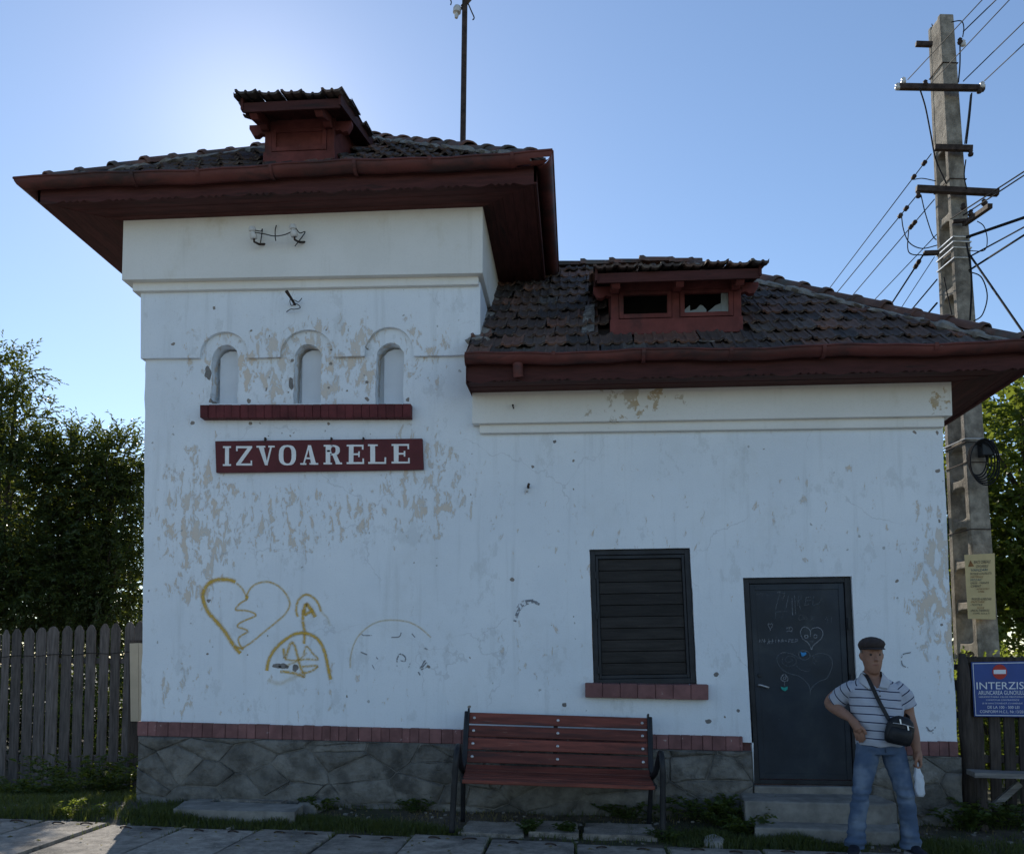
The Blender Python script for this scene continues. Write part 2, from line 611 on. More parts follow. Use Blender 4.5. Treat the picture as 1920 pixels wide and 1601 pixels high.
M['concrete'] = mat("rough cast concrete", (0.30, 0.265, 0.215), 0.95, 9, 0.38, dirt=(0.14, 0.12, 0.095), dscale=3.2, dth=(0.44, 0.68), bump=0.8, bdist=0.012,
                    bscale=45, worn=(0.30, 0.19, 0.09), wscale=3.0, wth=(0.71, 0.78))
M['slab'] = mat("platform concrete", (0.30, 0.27, 0.235), 0.95, 9, 0.35, dirt=(0.13, 0.12, 0.105), dscale=2.6, dth=(0.46, 0.68), bump=1.0, bdist=0.02,
                bscale=38, rnd=0.14, worn=(0.42, 0.39, 0.35), wscale=55, wth=(0.58, 0.68))
M['step'] = mat("step concrete", (0.23, 0.22, 0.20), 0.95, 6, 0.3, dirt=(0.17, 0.16, 0.145), dscale=2.4, bump=0.6, bdist=0.012, bscale=34)
M['soil'] = mat("dry soil", (0.105, 0.088, 0.066), 1.0, 5, 0.4, dirt=(0.06, 0.062, 0.035), dscale=1.3, dth=(0.45, 0.6), bump=1.0, bdist=0.03, bscale=22)
M['field'] = mat("pale gravel ground", (0.27, 0.25, 0.21), 1.0, 1.2, 0.2, dirt=(0.11, 0.13, 0.05), dscale=0.12, dth=(0.5, 0.6), bump=0.6, bdist=0.03)
M['picket'] = mat("weathered grey picket", (0.120, 0.103, 0.095), 0.92, 5, 0.45, stretch=(7, 7, 0.7), dirt=(0.085, 0.08, 0.08), dscale=2.5, bump=0.8, bdist=0.008,
                  bscale=14, rnd=0.22)
M['oldwood'] = mat("old brown fence wood", (0.062, 0.05, 0.043), 0.95, 5, 0.45, stretch=(7, 7, 0.7), bump=1.0, bdist=0.012, bscale=12, rnd=0.25)
M['plank'] = mat("grey weathered plank", (0.20, 0.19, 0.18), 0.95, 5, 0.4, stretch=(0.7, 7, 7), bump=1.0, bdist=0.012, bscale=12)
M['tan'] = mat("tan sheet strip", (0.50, 0.42, 0.31), 0.6, 3, 0.12, dirt=(0.38, 0.30, 0.22), dth=(0.58, 0.75), bump=0.1)
M['benchwood'] = mat("orange red varnished slat", (0.150, 0.040, 0.027), 0.55, 3, 0.45, stretch=(0.8, 9, 9), dirt=(0.07, 0.03, 0.025), dscale=2.5, dth=(0.5, 0.7), bump=0.6, bscale=12, rnd=0.22,
                     worn=(0.26, 0.15, 0.11), wscale=6, wth=(0.64, 0.72))
M['benchiron'] = mat("black cast iron", (0.016, 0.017, 0.02), 0.45, 12, 0.3, bump=0.3, bscale=40)
M['bolt'] = mat("zinc bolt", (0.55, 0.55, 0.55), 0.35, 12, 0.2, metal=0.8, bump=0)
M['signred'] = mat("maroon sign paint", (0.105, 0.02, 0.023), 0.6, 4, 0.2, bump=0.2, bscale=30, worn=(0.3, 0.2, 0.18), wscale=20, wth=(0.74, 0.77))
M['signwhite'] = mat("white letter paint", (0.80, 0.81, 0.80), 0.7, 8, 0.08, worn=(0.5, 0.44, 0.4), wscale=16, wth=(0.70, 0.74), bump=0.2)
M['signblue'] = mat("blue sign enamel", (0.018, 0.062, 0.26), 0.35, 4, 0.12, bump=0.05)
M['printwhite'] = mat("white print", (0.72, 0.76, 0.80), 0.5, 8, 0.06, bump=0)
M['printred'] = mat("red print", (0.42, 0.035, 0.025), 0.5, 8, 0.2, bump=0)
M['board'] = mat("yellowed notice board", (0.64, 0.50, 0.26), 0.7, 4, 0.1, dirt=(0.42, 0.31, 0.15), dscale=3.5, dth=(0.6, 0.8), bump=0.1)
M['inkblack'] = mat("faded black ink", (0.075, 0.07, 0.06), 0.8, 30, 0.4, bump=0)
M['inkblue'] = mat("faded blue ink", (0.06, 0.12, 0.15), 0.8, 30, 0.4, bump=0)
M['inkrust'] = mat("faded brown ink", (0.28, 0.13, 0.05), 0.8, 30, 0.4, bump=0)
M['plasticbox'] = mat("black plastic", (0.018, 0.02, 0.022), 0.45, 10, 0.2, bump=0.05)
M['spray'] = stroke_material("ochre spray paint", (0.66, 0.41, 0.06), 1.0, 45, True, (0.15, 0.62))
M['scrape'] = stroke_material("scraped grey line", (0.22, 0.23, 0.25), 1.0, 22, False, (0.45, 0.5))
M['chip'] = mat("bare grey render", (0.20, 0.19, 0.18), 0.95, 20, 0.3, bump=0.6)
M['chalk'] = stroke_material("white chalk", (0.42, 0.44, 0.48), 0.45, 70, False, (0.3, 0.55))
M['chalkfaint'] = stroke_material("smudged chalk", (0.32, 0.36, 0.40), 0.6, 60, True, (0.3, 0.6))
M['chalkblue'] = mat("blue chalk", (0.05, 0.26, 0.55), 0.9, 40, 0.3, bump=0)
M['chalkgreen'] = mat("teal chalk", (0.03, 0.28, 0.24), 0.9, 40, 0.3, bump=0)
M['bark'] = mat("tree bark", (0.075, 0.06, 0.047), 0.95, 6, 0.4, stretch=(3, 3, 0.6), bump=1, bdist=0.02)
M['leafplum'] = leaf_material("plum leaves", (0.026, 0.046, 0.018), (0.058, 0.086, 0.026), 0.30)
M['leafmaple'] = leaf_material("broad green leaves", (0.055, 0.095, 0.022), (0.115, 0.155, 0.035), 0.5)
M['leafshrub'] = leaf_material("light shrub leaves", (0.10, 0.15, 0.03), (0.17, 0.21, 0.05), 0.6)
M['leafweed'] = leaf_material("weed leaves", (0.035, 0.065, 0.02), (0.075, 0.11, 0.03), 0.4)
M['grass'] = leaf_material("grass blades", (0.04, 0.065, 0.02), (0.085, 0.10, 0.035), 0.35, 0.6)
M['drygrass'] = leaf_material("dry grass", (0.17, 0.13, 0.065), (0.24, 0.19, 0.10), 0.3, 0.8)
gl = NT("dirty window glass")
gl.b.inputs['Transmission Weight'].default_value = 0.55
M['glass'] = gl.done((0.45, 0.5, 0.5), 0.15)
# ------------------------------------------------------------------ ground
def plat_z(x):
    return 0.06 - 0.016 * x


def plat_edge(x):
    return -0.97 - 0.047 * x * 0.9


def ground_z(x, y):
    """earth strip between platform and facade, rising a little towards the wall"""
    e = plat_edge(x)
    t = max(0.0, min(1.0, (y - e) / -e))
    if x < -4.2 and y > -.5:
        t -= 2.7 * min(1.0, (-4.2 - x) / .5) * min(1.0, (y + .5) / 2.8)
    n = mnoise.noise(Vector((x * 2.3, y * 2.3, 0.3))) * 0.02 + mnoise.noise(Vector((x * 7, y * 7, 1.3))) * 0.008
    return plat_z(max(-12, min(12, x))) - 0.02 + 0.10 * t + n * (1 if abs(x) < 14 else 0)


g = MB()
S = 900
g.add([(-S, -S, -0.18), (S, -S, -0.18), (S, S, -0.18), (-S, S, -0.18)], [(0, 1, 2, 3)])
g.build("ground", M['field'], kind="structure", label="flat open ground around the little station", fix=False)
nx, ny = 180, 40
xs = [-12 + 24 * i / nx for i in range(nx + 1)]
vv, ff = [], []
for j in range(ny + 1):
    for i, x in enumerate(xs):
        e = plat_edge(x) - 0.05
        y = e + (12 - e) * (j / ny) ** 2.2
        vv.append((x, y, ground_z(x, y)))
for j in range(ny):
    for i in range(nx):
        a = j * (nx + 1) + i
        ff.append((a, a + 1, a + nx + 2, a + nx + 1))
np_mesh("earth_strip", vv, ff, M['soil'], kind="structure", smooth=True, label="bare trodden earth between platform and station wall")

# platform of precast slabs, each with two lifting loops
platform = bpy.data.objects.new("platform", None)
link(platform, None, "row of worn concrete platform slabs with iron lifting loops", None, None, "structure")
joints = [-9.0, -8.28, -7.55, -6.85, -6.15, -5.45, -4.75]
px_joints = [170, 318, 467, 618, 767, 916, 1079, 1249, 1428, 1591, 1752, 1915]
for p in px_joints:
    q = W(p, 1560, -1.1)
    joints.append(q.x)
joints = sorted(x for x in joints if x < W(150, 1560, -1.1).x) + [W(p, 1560, -1.1).x for p in px_joints]
while joints[-1] < 8.5:
    joints.append(joints[-1] + 0.72)
for i in range(len(joints) - 1):
    x0, x1 = joints[i] + 0.012, joints[i + 1] - 0.012
    dz = random.uniform(-0.012, 0.012)
    dy = random.uniform(-0.03, 0.03)
    m = MB()
    top, bot = [], []
    N = 9
    front = []
    for k in range(N):
        x = x0 + (x1 - x0) * k / (N - 1)
        jag = mnoise.noise(Vector((x * 6, 3.1, 0))) * 0.018
        front.append((x, plat_edge(x) + dy + jag, plat_z(x) + dz))
    poly = front + [(x1, -3.3, plat_z(x1) + dz), (x0, -3.3, plat_z(x0) + dz)]
    m.prism(poly, (0, 0, -0.16))
    slab = m.build("slab", M['slab'], platform, bevel=0.012)
    for fx in (0.3, 0.74):
        x = x0 + (x1 - x0) * fx + random.uniform(-0.02, 0.02)
        y = plat_edge(x) - 0.13 + random.uniform(-0.02, 0.02)
        z = plat_z(x) + dz
        pts = []
        r = random.uniform(0.035, 0.05)
        yaw = random.uniform(-0.4, 0.4)
        for k in range(9):
            a = math.pi * (0.05 + 0.9 * k / 8)
            u = math.cos(a) * r * 1.25
            pts.append((x + u * math.cos(yaw), y + u * math.sin(yaw) - math.sin(a) * 0.035, z - 0.006 + math.sin(a) * 0.022))
        MB().tube(pts, 0.007, 6).build("lifting_loop", M['iron'], slab, smooth=True)
# the rest of the platform behind the photographer
m = MB()
m.prism([(-12, -3.32, plat_z(-12) - 0.01), (12, -3.32, plat_z(12) - 0.01), (12, -12, plat_z(12) - 0.01), (-12, -12, plat_z(-12) - 0.01)], (0, 0, -0.14))
m.build("pavement", M['slab'], kind="structure", label="worn concrete pavement of the platform")

# ------------------------------------------------------------------ station building
B = empty("station_building", (0, 0, 0), "small white station with a tower and red eaves under old clay tiles", "building")

# --- walls -----------------------------------------------------------
TX1 = W(893, 600).x            # tower's right corner
LX1 = W(1772, 860).x           # right corner of the low wing
T_DEPTH, L_DEPTH = 3.45, 4.25
SOFF_T, SOFF_L = W(560, 402, -0.17).z, W(1330, 728, -0.09).z


def edge_noise(pts, amp, step=0.06):
    """a polyline with small breaks in it"""
    out = []
    for a, b in zip(pts[:-1], pts[1:]):
        L = (b - a).length
        n = max(1, int(L / step))
        for k in range(n):
            p = a.lerp(b, k / n)
            out.append(p + Vector((mnoise.noise(p * 5.1) * amp + mnoise.noise(p * 17) * amp * 0.6, 0,
                                   mnoise.noise(p * 6 + Vector((9, 0, 0))) * amp * 0.5)))
    out.append(pts[-1])
    return out


def wall_front(outer, holes, y, reveals, name, material, depth, skip=(), parent=B):
    """wall with openings: front skin, reveals of the openings, returns round its outline"""
    m = MB()
    loops = [[Vector(p) for p in outer]] + [[Vector(p) for p in h] for h in holes]
    tri = tessellate_polygon(loops)
    flat = [p for l in loops for p in l]
    m.add(flat, tri)
    n = len(outer)
    k = len(m.v)
    m.v += [(p[0], depth, p[2]) for p in outer]
    for i in range(n):
        if i in skip:
            continue
        j = (i + 1) % n
        m.f.append((i, j, k + j, k + i))
    back = tessellate_polygon([[Vector((p[0], depth, p[2])) for p in outer]])
    for t in back:
        m.f.append(tuple(k + a for a in t))
    for h, r in zip(holes, reveals):
        n = len(h)
        k = len(m.v)
        m.v += [tuple(p) for p in h] + [(p[0] + r[1], y + r[0], p[2]) for p in h]
        for i in range(n):
            j = (i + 1) % n
            m.f.append((k + i, k + j, k + n + j, k + n + i))
    return m.build(name, material, parent, fix=False)


def arch_hole(cx0, cx1, ytop, ybot, jag):
    """outline of a round-headed opening given in photograph pixels"""
    a, b = W(cx0, ybot), W(cx1, ybot)
    r = (b.x - a.x) / 2
    top = W((cx0 + cx1) / 2, ytop).z
    spring = top - r
    c = (a.x + b.x) / 2
    pts = [Vector((b.x, 0, a.z)), Vector((b.x, 0, spring))]
    for k in range(1, 10):
        t = math.pi * k / 10
        pts.append(Vector((c + r * math.cos(t), 0, spring + r * math.sin(t))))
    pts += [Vector((a.x, 0, spring)), Vector((a.x, 0, a.z))]
    return edge_noise(pts, jag, 0.03)


niches_px = [(396, 446, 647, 757), (550, 601, 645, 757), (704, 757, 643, 757)]
niches = [arch_hole(a, b, c, d, 0.016) for a, b, c, d in niches_px]
left_edge = edge_noise([W(264, 1358), W(267, 1200), W(270, 1000), W(272, 680), Vector((W(272, 560).x, 0, SOFF_T))], 0.010)
tower_outer = left_edge + [Vector((TX1, 0, SOFF_T)), Vector((TX1, 0, W(893, 1368).z))]
wall_front(tower_outer, niches, 0, [(0.2, 0.0)] * 3, "wall", M['wall'], T_DEPTH)
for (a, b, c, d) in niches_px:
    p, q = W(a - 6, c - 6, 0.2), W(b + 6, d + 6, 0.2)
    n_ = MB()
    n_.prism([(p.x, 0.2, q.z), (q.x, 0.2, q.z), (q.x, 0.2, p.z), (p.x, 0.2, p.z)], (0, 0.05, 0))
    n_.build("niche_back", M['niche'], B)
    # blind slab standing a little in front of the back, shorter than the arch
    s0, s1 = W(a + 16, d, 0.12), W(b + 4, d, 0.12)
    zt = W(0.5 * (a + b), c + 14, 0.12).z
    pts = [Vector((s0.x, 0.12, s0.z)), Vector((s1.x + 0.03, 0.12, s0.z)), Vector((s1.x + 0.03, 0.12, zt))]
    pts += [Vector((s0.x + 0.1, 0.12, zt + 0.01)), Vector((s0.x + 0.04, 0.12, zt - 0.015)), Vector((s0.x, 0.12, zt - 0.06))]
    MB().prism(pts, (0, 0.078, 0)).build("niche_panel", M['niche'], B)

win = [W(1105, 1030), W(1294, 1027), W(1307, 1282), W(1113, 1285)]
door = [W(1393, 1083), W(1597, 1080), W(1616, 1474), W(1414, 1471)]
LZT = SOFF_L
low_outer = [Vector((TX1, 0, W(893, 1368).z)), Vector((TX1, 0, LZT)), Vector((LX1, 0, LZT))]
right_edge = edge_noise([Vector((LX1, 0, LZT)), W(1768, 815), W(1780, 1080), W(1795, 1391)], 0.008)
low_outer = low_outer[:2] + right_edge
zb = W(1600, 1395).z
low_outer += [Vector((door[2].x, 0, zb)), Vector((door[2].x, 0, door[2].z - 0.06)), Vector((door[3].x, 0, door[3].z - 0.06)),
              Vector((door[3].x, 0, W(1400, 1386).z))]
# the door opening is a notch in the lower edge of this skin
low_outer = low_outer[:-3]
low_outer += [door[2], door[1], door[0], door[3], Vector((door[3].x, 0, W(1400, 1392).z))]
nd = len(low_outer)
hole_win = edge_noise([win[0], win[1], win[2], win[3], win[0]], 0.004)[:-1]
wall_front(low_outer, [hole_win], 0, [(0.14, 0)], "wall", M['wall'], L_DEPTH, skip=(0, nd - 5, nd - 4, nd - 3, nd - 2, nd - 1))
rv = MB()      # reveals of the door opening
rv.add([door[3], door[0], (door[0].x, 0.2, door[0].z), (door[3].x, 0.2, door[3].z)], [(0, 1, 2, 3)])
rv.add([door[0], door[1], (door[1].x, 0.2, door[1].z), (door[0].x, 0.2, door[0].z)], [(0, 1, 2, 3)])
rv.add([door[1], door[2], (door[2].x, 0.2, door[2].z), (door[1].x, 0.2, door[1].z)], [(0, 1, 2, 3)])
rv.build("door_reveal", M['wall'], B, fix=False)

# --- tower: proud upper wall with arched hoods, stepped cornice, frieze ---
PR = 0.045
low = []
hoods = [(374, 465, 622), (525, 625, 618), (683, 776, 613)]
low.append(W(263, 672, -PR))
for a, b, top in hoods:
    yl = 672 - (a - 263) * 0.011
    pa, pb = W(a, yl, -PR), W(b, yl, -PR)
    r = (pb.x - pa.x) / 2
    cx = (pa.x + pb.x) / 2
    zt = W((a + b) / 2, top, -PR).z
    rz = zt - pa.z
    low.append(pa)
    for k in range(1, 16):
        t = math.pi * (1 - k / 16)
        low.append(Vector((cx + r * math.cos(t), -PR, pa.z + rz * math.sin(t) ** 0.9)))
    low.append(pb)
low.append(Vector((TX1 + PR, -PR, W(890, 665, -PR).z)))
low_n = edge_noise(low, 0.006, 0.05)
poly = low_n + [Vector((TX1 + PR, -PR, W(893, 530, -PR).z)), Vector((W(264, 535, -PR).x, -PR, W(264, 535, -PR).z))]
MB().prism(poly, (0, T_DEPTH + 2 * PR, 0)).build("upper_wall", M['wall'], B)


def band(xl, xr, ya_l, ya_r, yb_l, yb_r, proud, depth, name, material, z_top=None, bev=0.006):
    """band round the tower or wing; ya: upper edge, yb: lower edge in pixels at its two ends"""
    a, b = W(xl, yb_l, -proud), W(xr, yb_r, -proud)
    c, d = W(xr, ya_r, -proud), W(xl, ya_l, -proud)
    zc, zd = (z_top, z_top) if z_top else (c.z, d.z)
    m = MB()
    x0, x1 = a.x, b.x
    m.prism([(x0, -proud, a.z), (x1, -proud, b.z), (x1, -proud, zc), (x0, -proud, zd)], (0, depth + 2 * proud, 0))
    return m.build(name, material, B, bevel=bev)


band(248, 897, 517, 503, 546, 533, 0.095, T_DEPTH, "cornice", M['cream'])
band(228, 905, 400, 400, 525, 512, 0.17, T_DEPTH, "frieze", M['cream'], z_top=SOFF_T + 0.02)
# low wing: frieze and cornice
a_ = [W(887, 795, -0.10), W(1786, 779, -0.10)]


def wing_band(xl, xr, yl, yr, proud, z_top, name):
    a, b = W(xl, yl, -proud), W(xr, yr, -proud)
    MB().prism([(a.x, -proud, a.z), (b.x, -proud, b.z), (b.x, -proud, z_top), (a.x, -proud, z_top)], (0, L_DEPTH + 2 * proud, 0) if False else (0, proud - 0.004, 0)).build(name, M['cream'], B, bevel=0.006)
    s = MB()       # return along the right side
    s.box(b.x - proud - 0.02, b.x, -0.004, L_DEPTH, b.z, z_top)
    s.build(name, M['cream'], B)


wing_band(899, 1771, 812, 800, 0.055, W(1330, 780).z, "cornice")
wing_band(885, 1786, 794, 779, 0.11, SOFF_L + 0.012, "frieze")

# --- plinth: brick band and rubble stones ------------------------------


def band_z(x, which):
    """top and bottom of the mauve brick band along the wall"""
    L, R = (W(258, 1352, -0.05), W(1797, 1391, -0.05)) if which else (W(258, 1379, -0.05), W(1797, 1418, -0.05))
    return L.z + (R.z - L.z) * (x - L.x) / (R.x - L.x)


bandp = bpy.data.objects.new("brick_band", None)
link(bandp, B)
xl, xr = W(257, 1365, -0.05).x, W(1797, 1404, -0.05).x
door_l, door_r = W(1393, 1390, -0.05).x, W(1622, 1390, -0.05).x
x = xl
while x < xr - 0.03:
    w = random.uniform(0.075, 0.135)
    x1 = min(x + w, xr)
    if x < door_l < x1:
        x1 = door_l
    if door_l <= x < door_r:
        x = door_r
        continue
    m = MB()
    p = 0.05 + random.uniform(-0.006, 0.006)
    a, b = x + 0.0018, x1 - 0.0018
    jz = random.uniform(-0.006, 0.004)
    m.hexa([(a, -p, band_z(a, 0)), (b, -p, band_z(b, 0)), (b, 0.06, band_z(b, 0)), (a, 0.06, band_z(a, 0)),
            (a, -p + random.uniform(0, .006), band_z(a, 1) + jz), (b, -p + random.uniform(0, .006), band_z(b, 1) + jz), (b, 0.06, band_z(b, 1)), (a, 0.06, band_z(a, 1))])
    m.build("brick", M['brickband'], bandp, bevel=0.005)
    x = x1
m = MB()
for u0, u1 in ((xl, door_l), (door_r, xr)):
    m.hexa([(u0, -0.036, band_z(u0, 0)), (u1, -0.036, band_z(u1, 0)), (u1, 0.0, band_z(u1, 0)), (u0, 0.0, band_z(u0, 0)),
            (u0, -0.036, band_z(u0, 1) - .004), (u1, -0.036, band_z(u1, 1) - .004), (u1, 0.0, band_z(u1, 1) - .004), (u0, 0.0, band_z(u0, 1) - .004)])
m.hexa([(xl, 0.061, 0), (xr, 0.061, 0), (xr, L_DEPTH - .01, 0), (xl, L_DEPTH - .01, 0),
        (xl + .02, 0.061, band_z(xl, 1) - .01), (xr - .02, 0.061, band_z(xr, 1) - .01), (xr - .02, L_DEPTH - .01, band_z(xr, 1) - .01), (xl + .02, L_DEPTH - .01, band_z(xl, 1) - .01)])
m.build("joint_mortar", M['brickband'], bandp)


def clip_cell(poly, a, b):
    """part of a 2-D polygon nearer to a than to b"""
    mx, my = (a[0] + b[0]) / 2, (a[1] + b[1]) / 2
    nx_, ny_ = b[0] - a[0], b[1] - a[1]
    out = []
    for i in range(len(poly)):
        p, q = poly[i], poly[(i + 1) % len(poly)]
        dp = (p[0] - mx) * nx_ + (p[1] - my) * ny_
        dq = (q[0] - mx) * nx_ + (q[1] - my) * ny_
        if dp <= 0:
            out.append(p)
        if dp * dq < 0:
            t = dp / (dp - dq)
            out.append((p[0] + (q[0] - p[0]) * t, p[1] + (q[1] - p[1]) * t))
    return out


plinth = bpy.data.objects.new("plinth", None)
link(plinth, B)


def rubble(x0, x1, sx, sz):
    seeds = []
    rows = max(2, int(round(0.62 / sz)))
    for j in range(-1, rows + 1):
        n = int((x1 - x0) / sx) + 2
        for i in range(-1, n):
            seeds.append((x0 + (i + 0.5 * (j % 2) + random.uniform(-0.5, 0.5)) * sx * random.uniform(.9, 1.1), -0.02 + (j + 0.5 + random.uniform(-0.42, 0.42)) * sz))
    K = sx / sz
    for s in seeds:
        cell = [(x0, -0.05), (x1, -0.05), (x1, 1.2), (x0, 1.2)]
        cell = [(p[0], p[1] * K) for p in cell]
        a = (s[0], s[1] * K)
        for o in seeds:
            if o is not s and abs(o[0] - s[0]) < 3 * sx and abs(o[1] - s[1]) < 3 * sz:
                cell = clip_cell(cell, a, (o[0], o[1] * K))
                if not cell:
                    break
        if len(cell) < 3:
            continue
        cell = [(p[0], min(p[1] / K, band_z(p[0], 0) - 0.004)) for p in cell]
        cx = sum(p[0] for p in cell) / len(cell)
        cz = sum(p[1] for p in cell) / len(cell)
        wd = max(p[0] for p in cell) - min(p[0] for p in cell)
        hg = max(p[1] for p in cell) - min(p[1] for p in cell)
        if wd < 0.05 or hg < 0.04:
            continue
        # densify, roughen, inset
        ring = []
        for i in range(len(cell)):
            p, q = cell[i], cell[(i + 1) % len(cell)]
            L = math.hypot(q[0] - p[0], q[1] - p[1])
            n = max(1, int(L / 0.06))
            for k in range(n):
                ring.append((p[0] + (q[0] - p[0]) * k / n, p[1] + (q[1] - p[1]) * k / n))
        proud = 0.065 + random.uniform(-0.003, 0.008)
        tilt = random.uniform(-0.05, 0.05)

        def rg(ins, y):
            out = []
            for (u, v) in ring:
                d = math.hypot(u - cx, v - cz) + 1e-6
                k = 1 - min(0.8, ins / d)
                w_ = mnoise.noise(Vector((u * 7, v * 7, 2.2))) * 0.006
                uu, vv_ = cx + (u - cx) * k, cz + (v - cz) * k
                yy = y + mnoise.noise(Vector((uu * 4, vv_ * 4, 5))) * 0.016 + mnoise.noise(Vector((uu * 13, vv_ * 13, 5))) * 0.009 + tilt * (vv_ - cz)
                out.append((uu + w_, yy, vv_ + w_))
            return out
        m = MB()
        bulge = random.uniform(.004, .022)

        def rs(f, y):
            out = []
            for (u, v) in ring:
                uu, vv_ = cx + (u - cx) * f, cz + (v - cz) * f
                yy = y + mnoise.noise(Vector((uu * 5, vv_ * 5, 5))) * .016 + mnoise.noise(Vector((uu * 14, vv_ * 14, 5))) * .012 + mnoise.noise(Vector((uu * 31, vv_ * 31, 2))) * .005 + tilt * (vv_ - cz)
                out.append((uu, yy, vv_))
            return out
        rings = [rg(0.002, -0.03), rg(0.003, -proud + 0.012), rg(0.011, -proud), rs(.84, -proud - bulge * .35), rs(.68, -proud - bulge * .6), rs(.5, -proud - bulge * .8), rs(.32, -proud - bulge * .93), rs(.16, -proud - bulge)]
        m.loft(rings, cap=False)
        k = len(m.v)
        n = len(ring)
        m.v.append((cx, -proud - bulge, cz))
        for i in range(n):
            m.f.append((k - n + i, k - n + (i + 1) % n, k))
        m.build("stone", M['stone'], plinth, autosmooth=True)


px0, px1 = W(256, 1400, -0.08).x, W(1806, 1440, -0.08).x
rubble(px0, W(1412, 1440, -0.08).x, 0.40, 0.235)
rubble(W(1620, 1440, -0.08).x, px1, 0.46, 0.26)
m = MB()
for u0, u1 in ((px0 + .01, W(1412, 1440, -0.08).x), (W(1620, 1440, -0.08).x, px1 - .01)):
    m.hexa([(u0, -0.058, -0.1), (u1, -0.058, -0.1), (u1, 0.06, -0.1), (u0, 0.06, -0.1),
            (u0, -0.058, band_z(u0, 0) - .003), (u1, -0.058, band_z(u1, 0) - .003), (u1, 0.06, band_z(u1, 0) - .003), (u0, 0.06, band_z(u0, 0) - .003)])
m.box(px0 + .02, px1 - .02, 0.065, L_DEPTH, -0.1, band_z(px1, 0) - .05)
m.build("joint_mortar", M['joint'], plinth)

# --- brick sills -------------------------------------------------------


def brick_sill(name, xa, xb, ya, yb, za, zb, proud, depth, wid, material, n_j=0.003):
    """ya/yb: top edge px at the ends, za/zb: bottom edge px"""
    root = bpy.data.objects.new(name, None)
    link(root, B)
    A, Bq = W(xa, ya, -proud), W(xb, yb, -proud)
    C, D = W(xa, za, -proud), W(xb, zb, -proud)
    n = max(2, round((Bq.x - A.x) / wid))
    for i in range(n):
        t0, t1 = i / n, (i + 1) / n
        a, b = A.lerp(Bq, t0), A.lerp(Bq, t1)
        c, d = C.lerp(D, t0), C.lerp(D, t1)
        j = random.uniform(-0.006, 0.006)
        m = MB()
        e = n_j
        m.hexa([(c.x + e, -proud + j, c.z), (d.x - e, -proud + j, d.z), (d.x - e, depth, d.z), (c.x + e, depth, c.z),
                (a.x + e, -proud + j, a.z + j * .6), (b.x - e, -proud + j, b.z + j * .6), (b.x - e, depth, b.z + .012), (a.x + e, depth, a.z + .012)])
        m.build("brick", material, root, bevel=0.003 if wid < .1 else 0.006)
    m = MB()
    f = 0.012
    m.hexa([(C.x + f, -proud + f, C.z + f), (D.x - f, -proud + f, D.z + f), (D.x - f, depth - .005, D.z + f), (C.x + f, depth - .005, C.z + f),
            (A.x + f, -proud + f, A.z - f), (Bq.x - f, -proud + f, Bq.z - f), (Bq.x - f, depth - .005, Bq.z - f), (A.x + f, depth - .005, A.z - f)])
    m.build("joint_mortar", material, root)
    return root


brick_sill("niche_sill", 375, 770, 759, 757, 783, 782, 0.10, 0.11, 0.082, M['brickred'], 0.0015)
brick_sill("window_sill", 1097, 1329, 1281, 1284, 1307, 1312, 0.09, 0.12, 0.172, M['brickband'], 0.002)

# --- shuttered window --------------------------------------------------
wnd = bpy.data.objects.new("window", None)
link(wnd, B)
wy = 0.05


def quad_lerp(q, u, v):
    return q[0].lerp(q[1], u).lerp(q[3].lerp(q[2], u), v)


wq = [Vector((p.x, wy, p.z)) for p in win]


def rim(q, u0, v0, u1, v1, y0, y1):
    """strip between relative positions on the quad, extruded from y0 to y1"""
    pts = [quad_lerp(q, u0, v0), quad_lerp(q, u1, v0), quad_lerp(q, u1, v1), quad_lerp(q, u0, v1)]
    return [Vector((p.x, y0, p.z)) for p in pts], (0, y1 - y0, 0)


fr = MB()
for a in ((0.004, 0.004, 0.055, 0.996), (0.945, 0.004, 0.996, 0.996), (0.055, 0.004, 0.945, 0.04), (0.055, 0.955, 0.945, 0.996)):
    fr.prism(*rim(wq, *a, 0.03, 0.12))
fr.build("window_frame", M['blackframe'], wnd, bevel=0.004)
sf = MB()
for a in ((0.058, 0.043, 0.085, 0.952), (0.915, 0.043, 0.942, 0.952), (0.085, 0.043, 0.915, 0.068), (0.085, 0.927, 0.915, 0.952)):
    sf.prism(*rim(wq, *a, 0.042, 0.11))
sf.build("shutter_frame", M['blackframe'], wnd, bevel=0.003)
MB().prism(*rim(wq, 0.006, 0.006, 0.994, 0.994, 0.125, 0.15)).build("window_light_stop", M['dark'], wnd)  # added dark sheet, stops light showing between the shutter boards
nb = 10
for i in range(nb):
    v0 = 0.07 + 0.855 * i / nb
    v1 = 0.07 + 0.855 * (i + 1) / nb
    y = 0.062 + random.uniform(-0.005, 0.006)
    MB().prism(*rim(wq, 0.087, v0 + 0.002, 0.913, v1 - 0.003, y, 0.105)).build("shutter_board", M['shutter'], wnd, bevel=0.003)
for v in (0.16, 0.46, 0.86):
    MB().prism(*rim(wq, 0.042, v, 0.066, v + 0.055, 0.018, 0.04)).build("hinge", M['blackframe'], wnd, bevel=0.003)

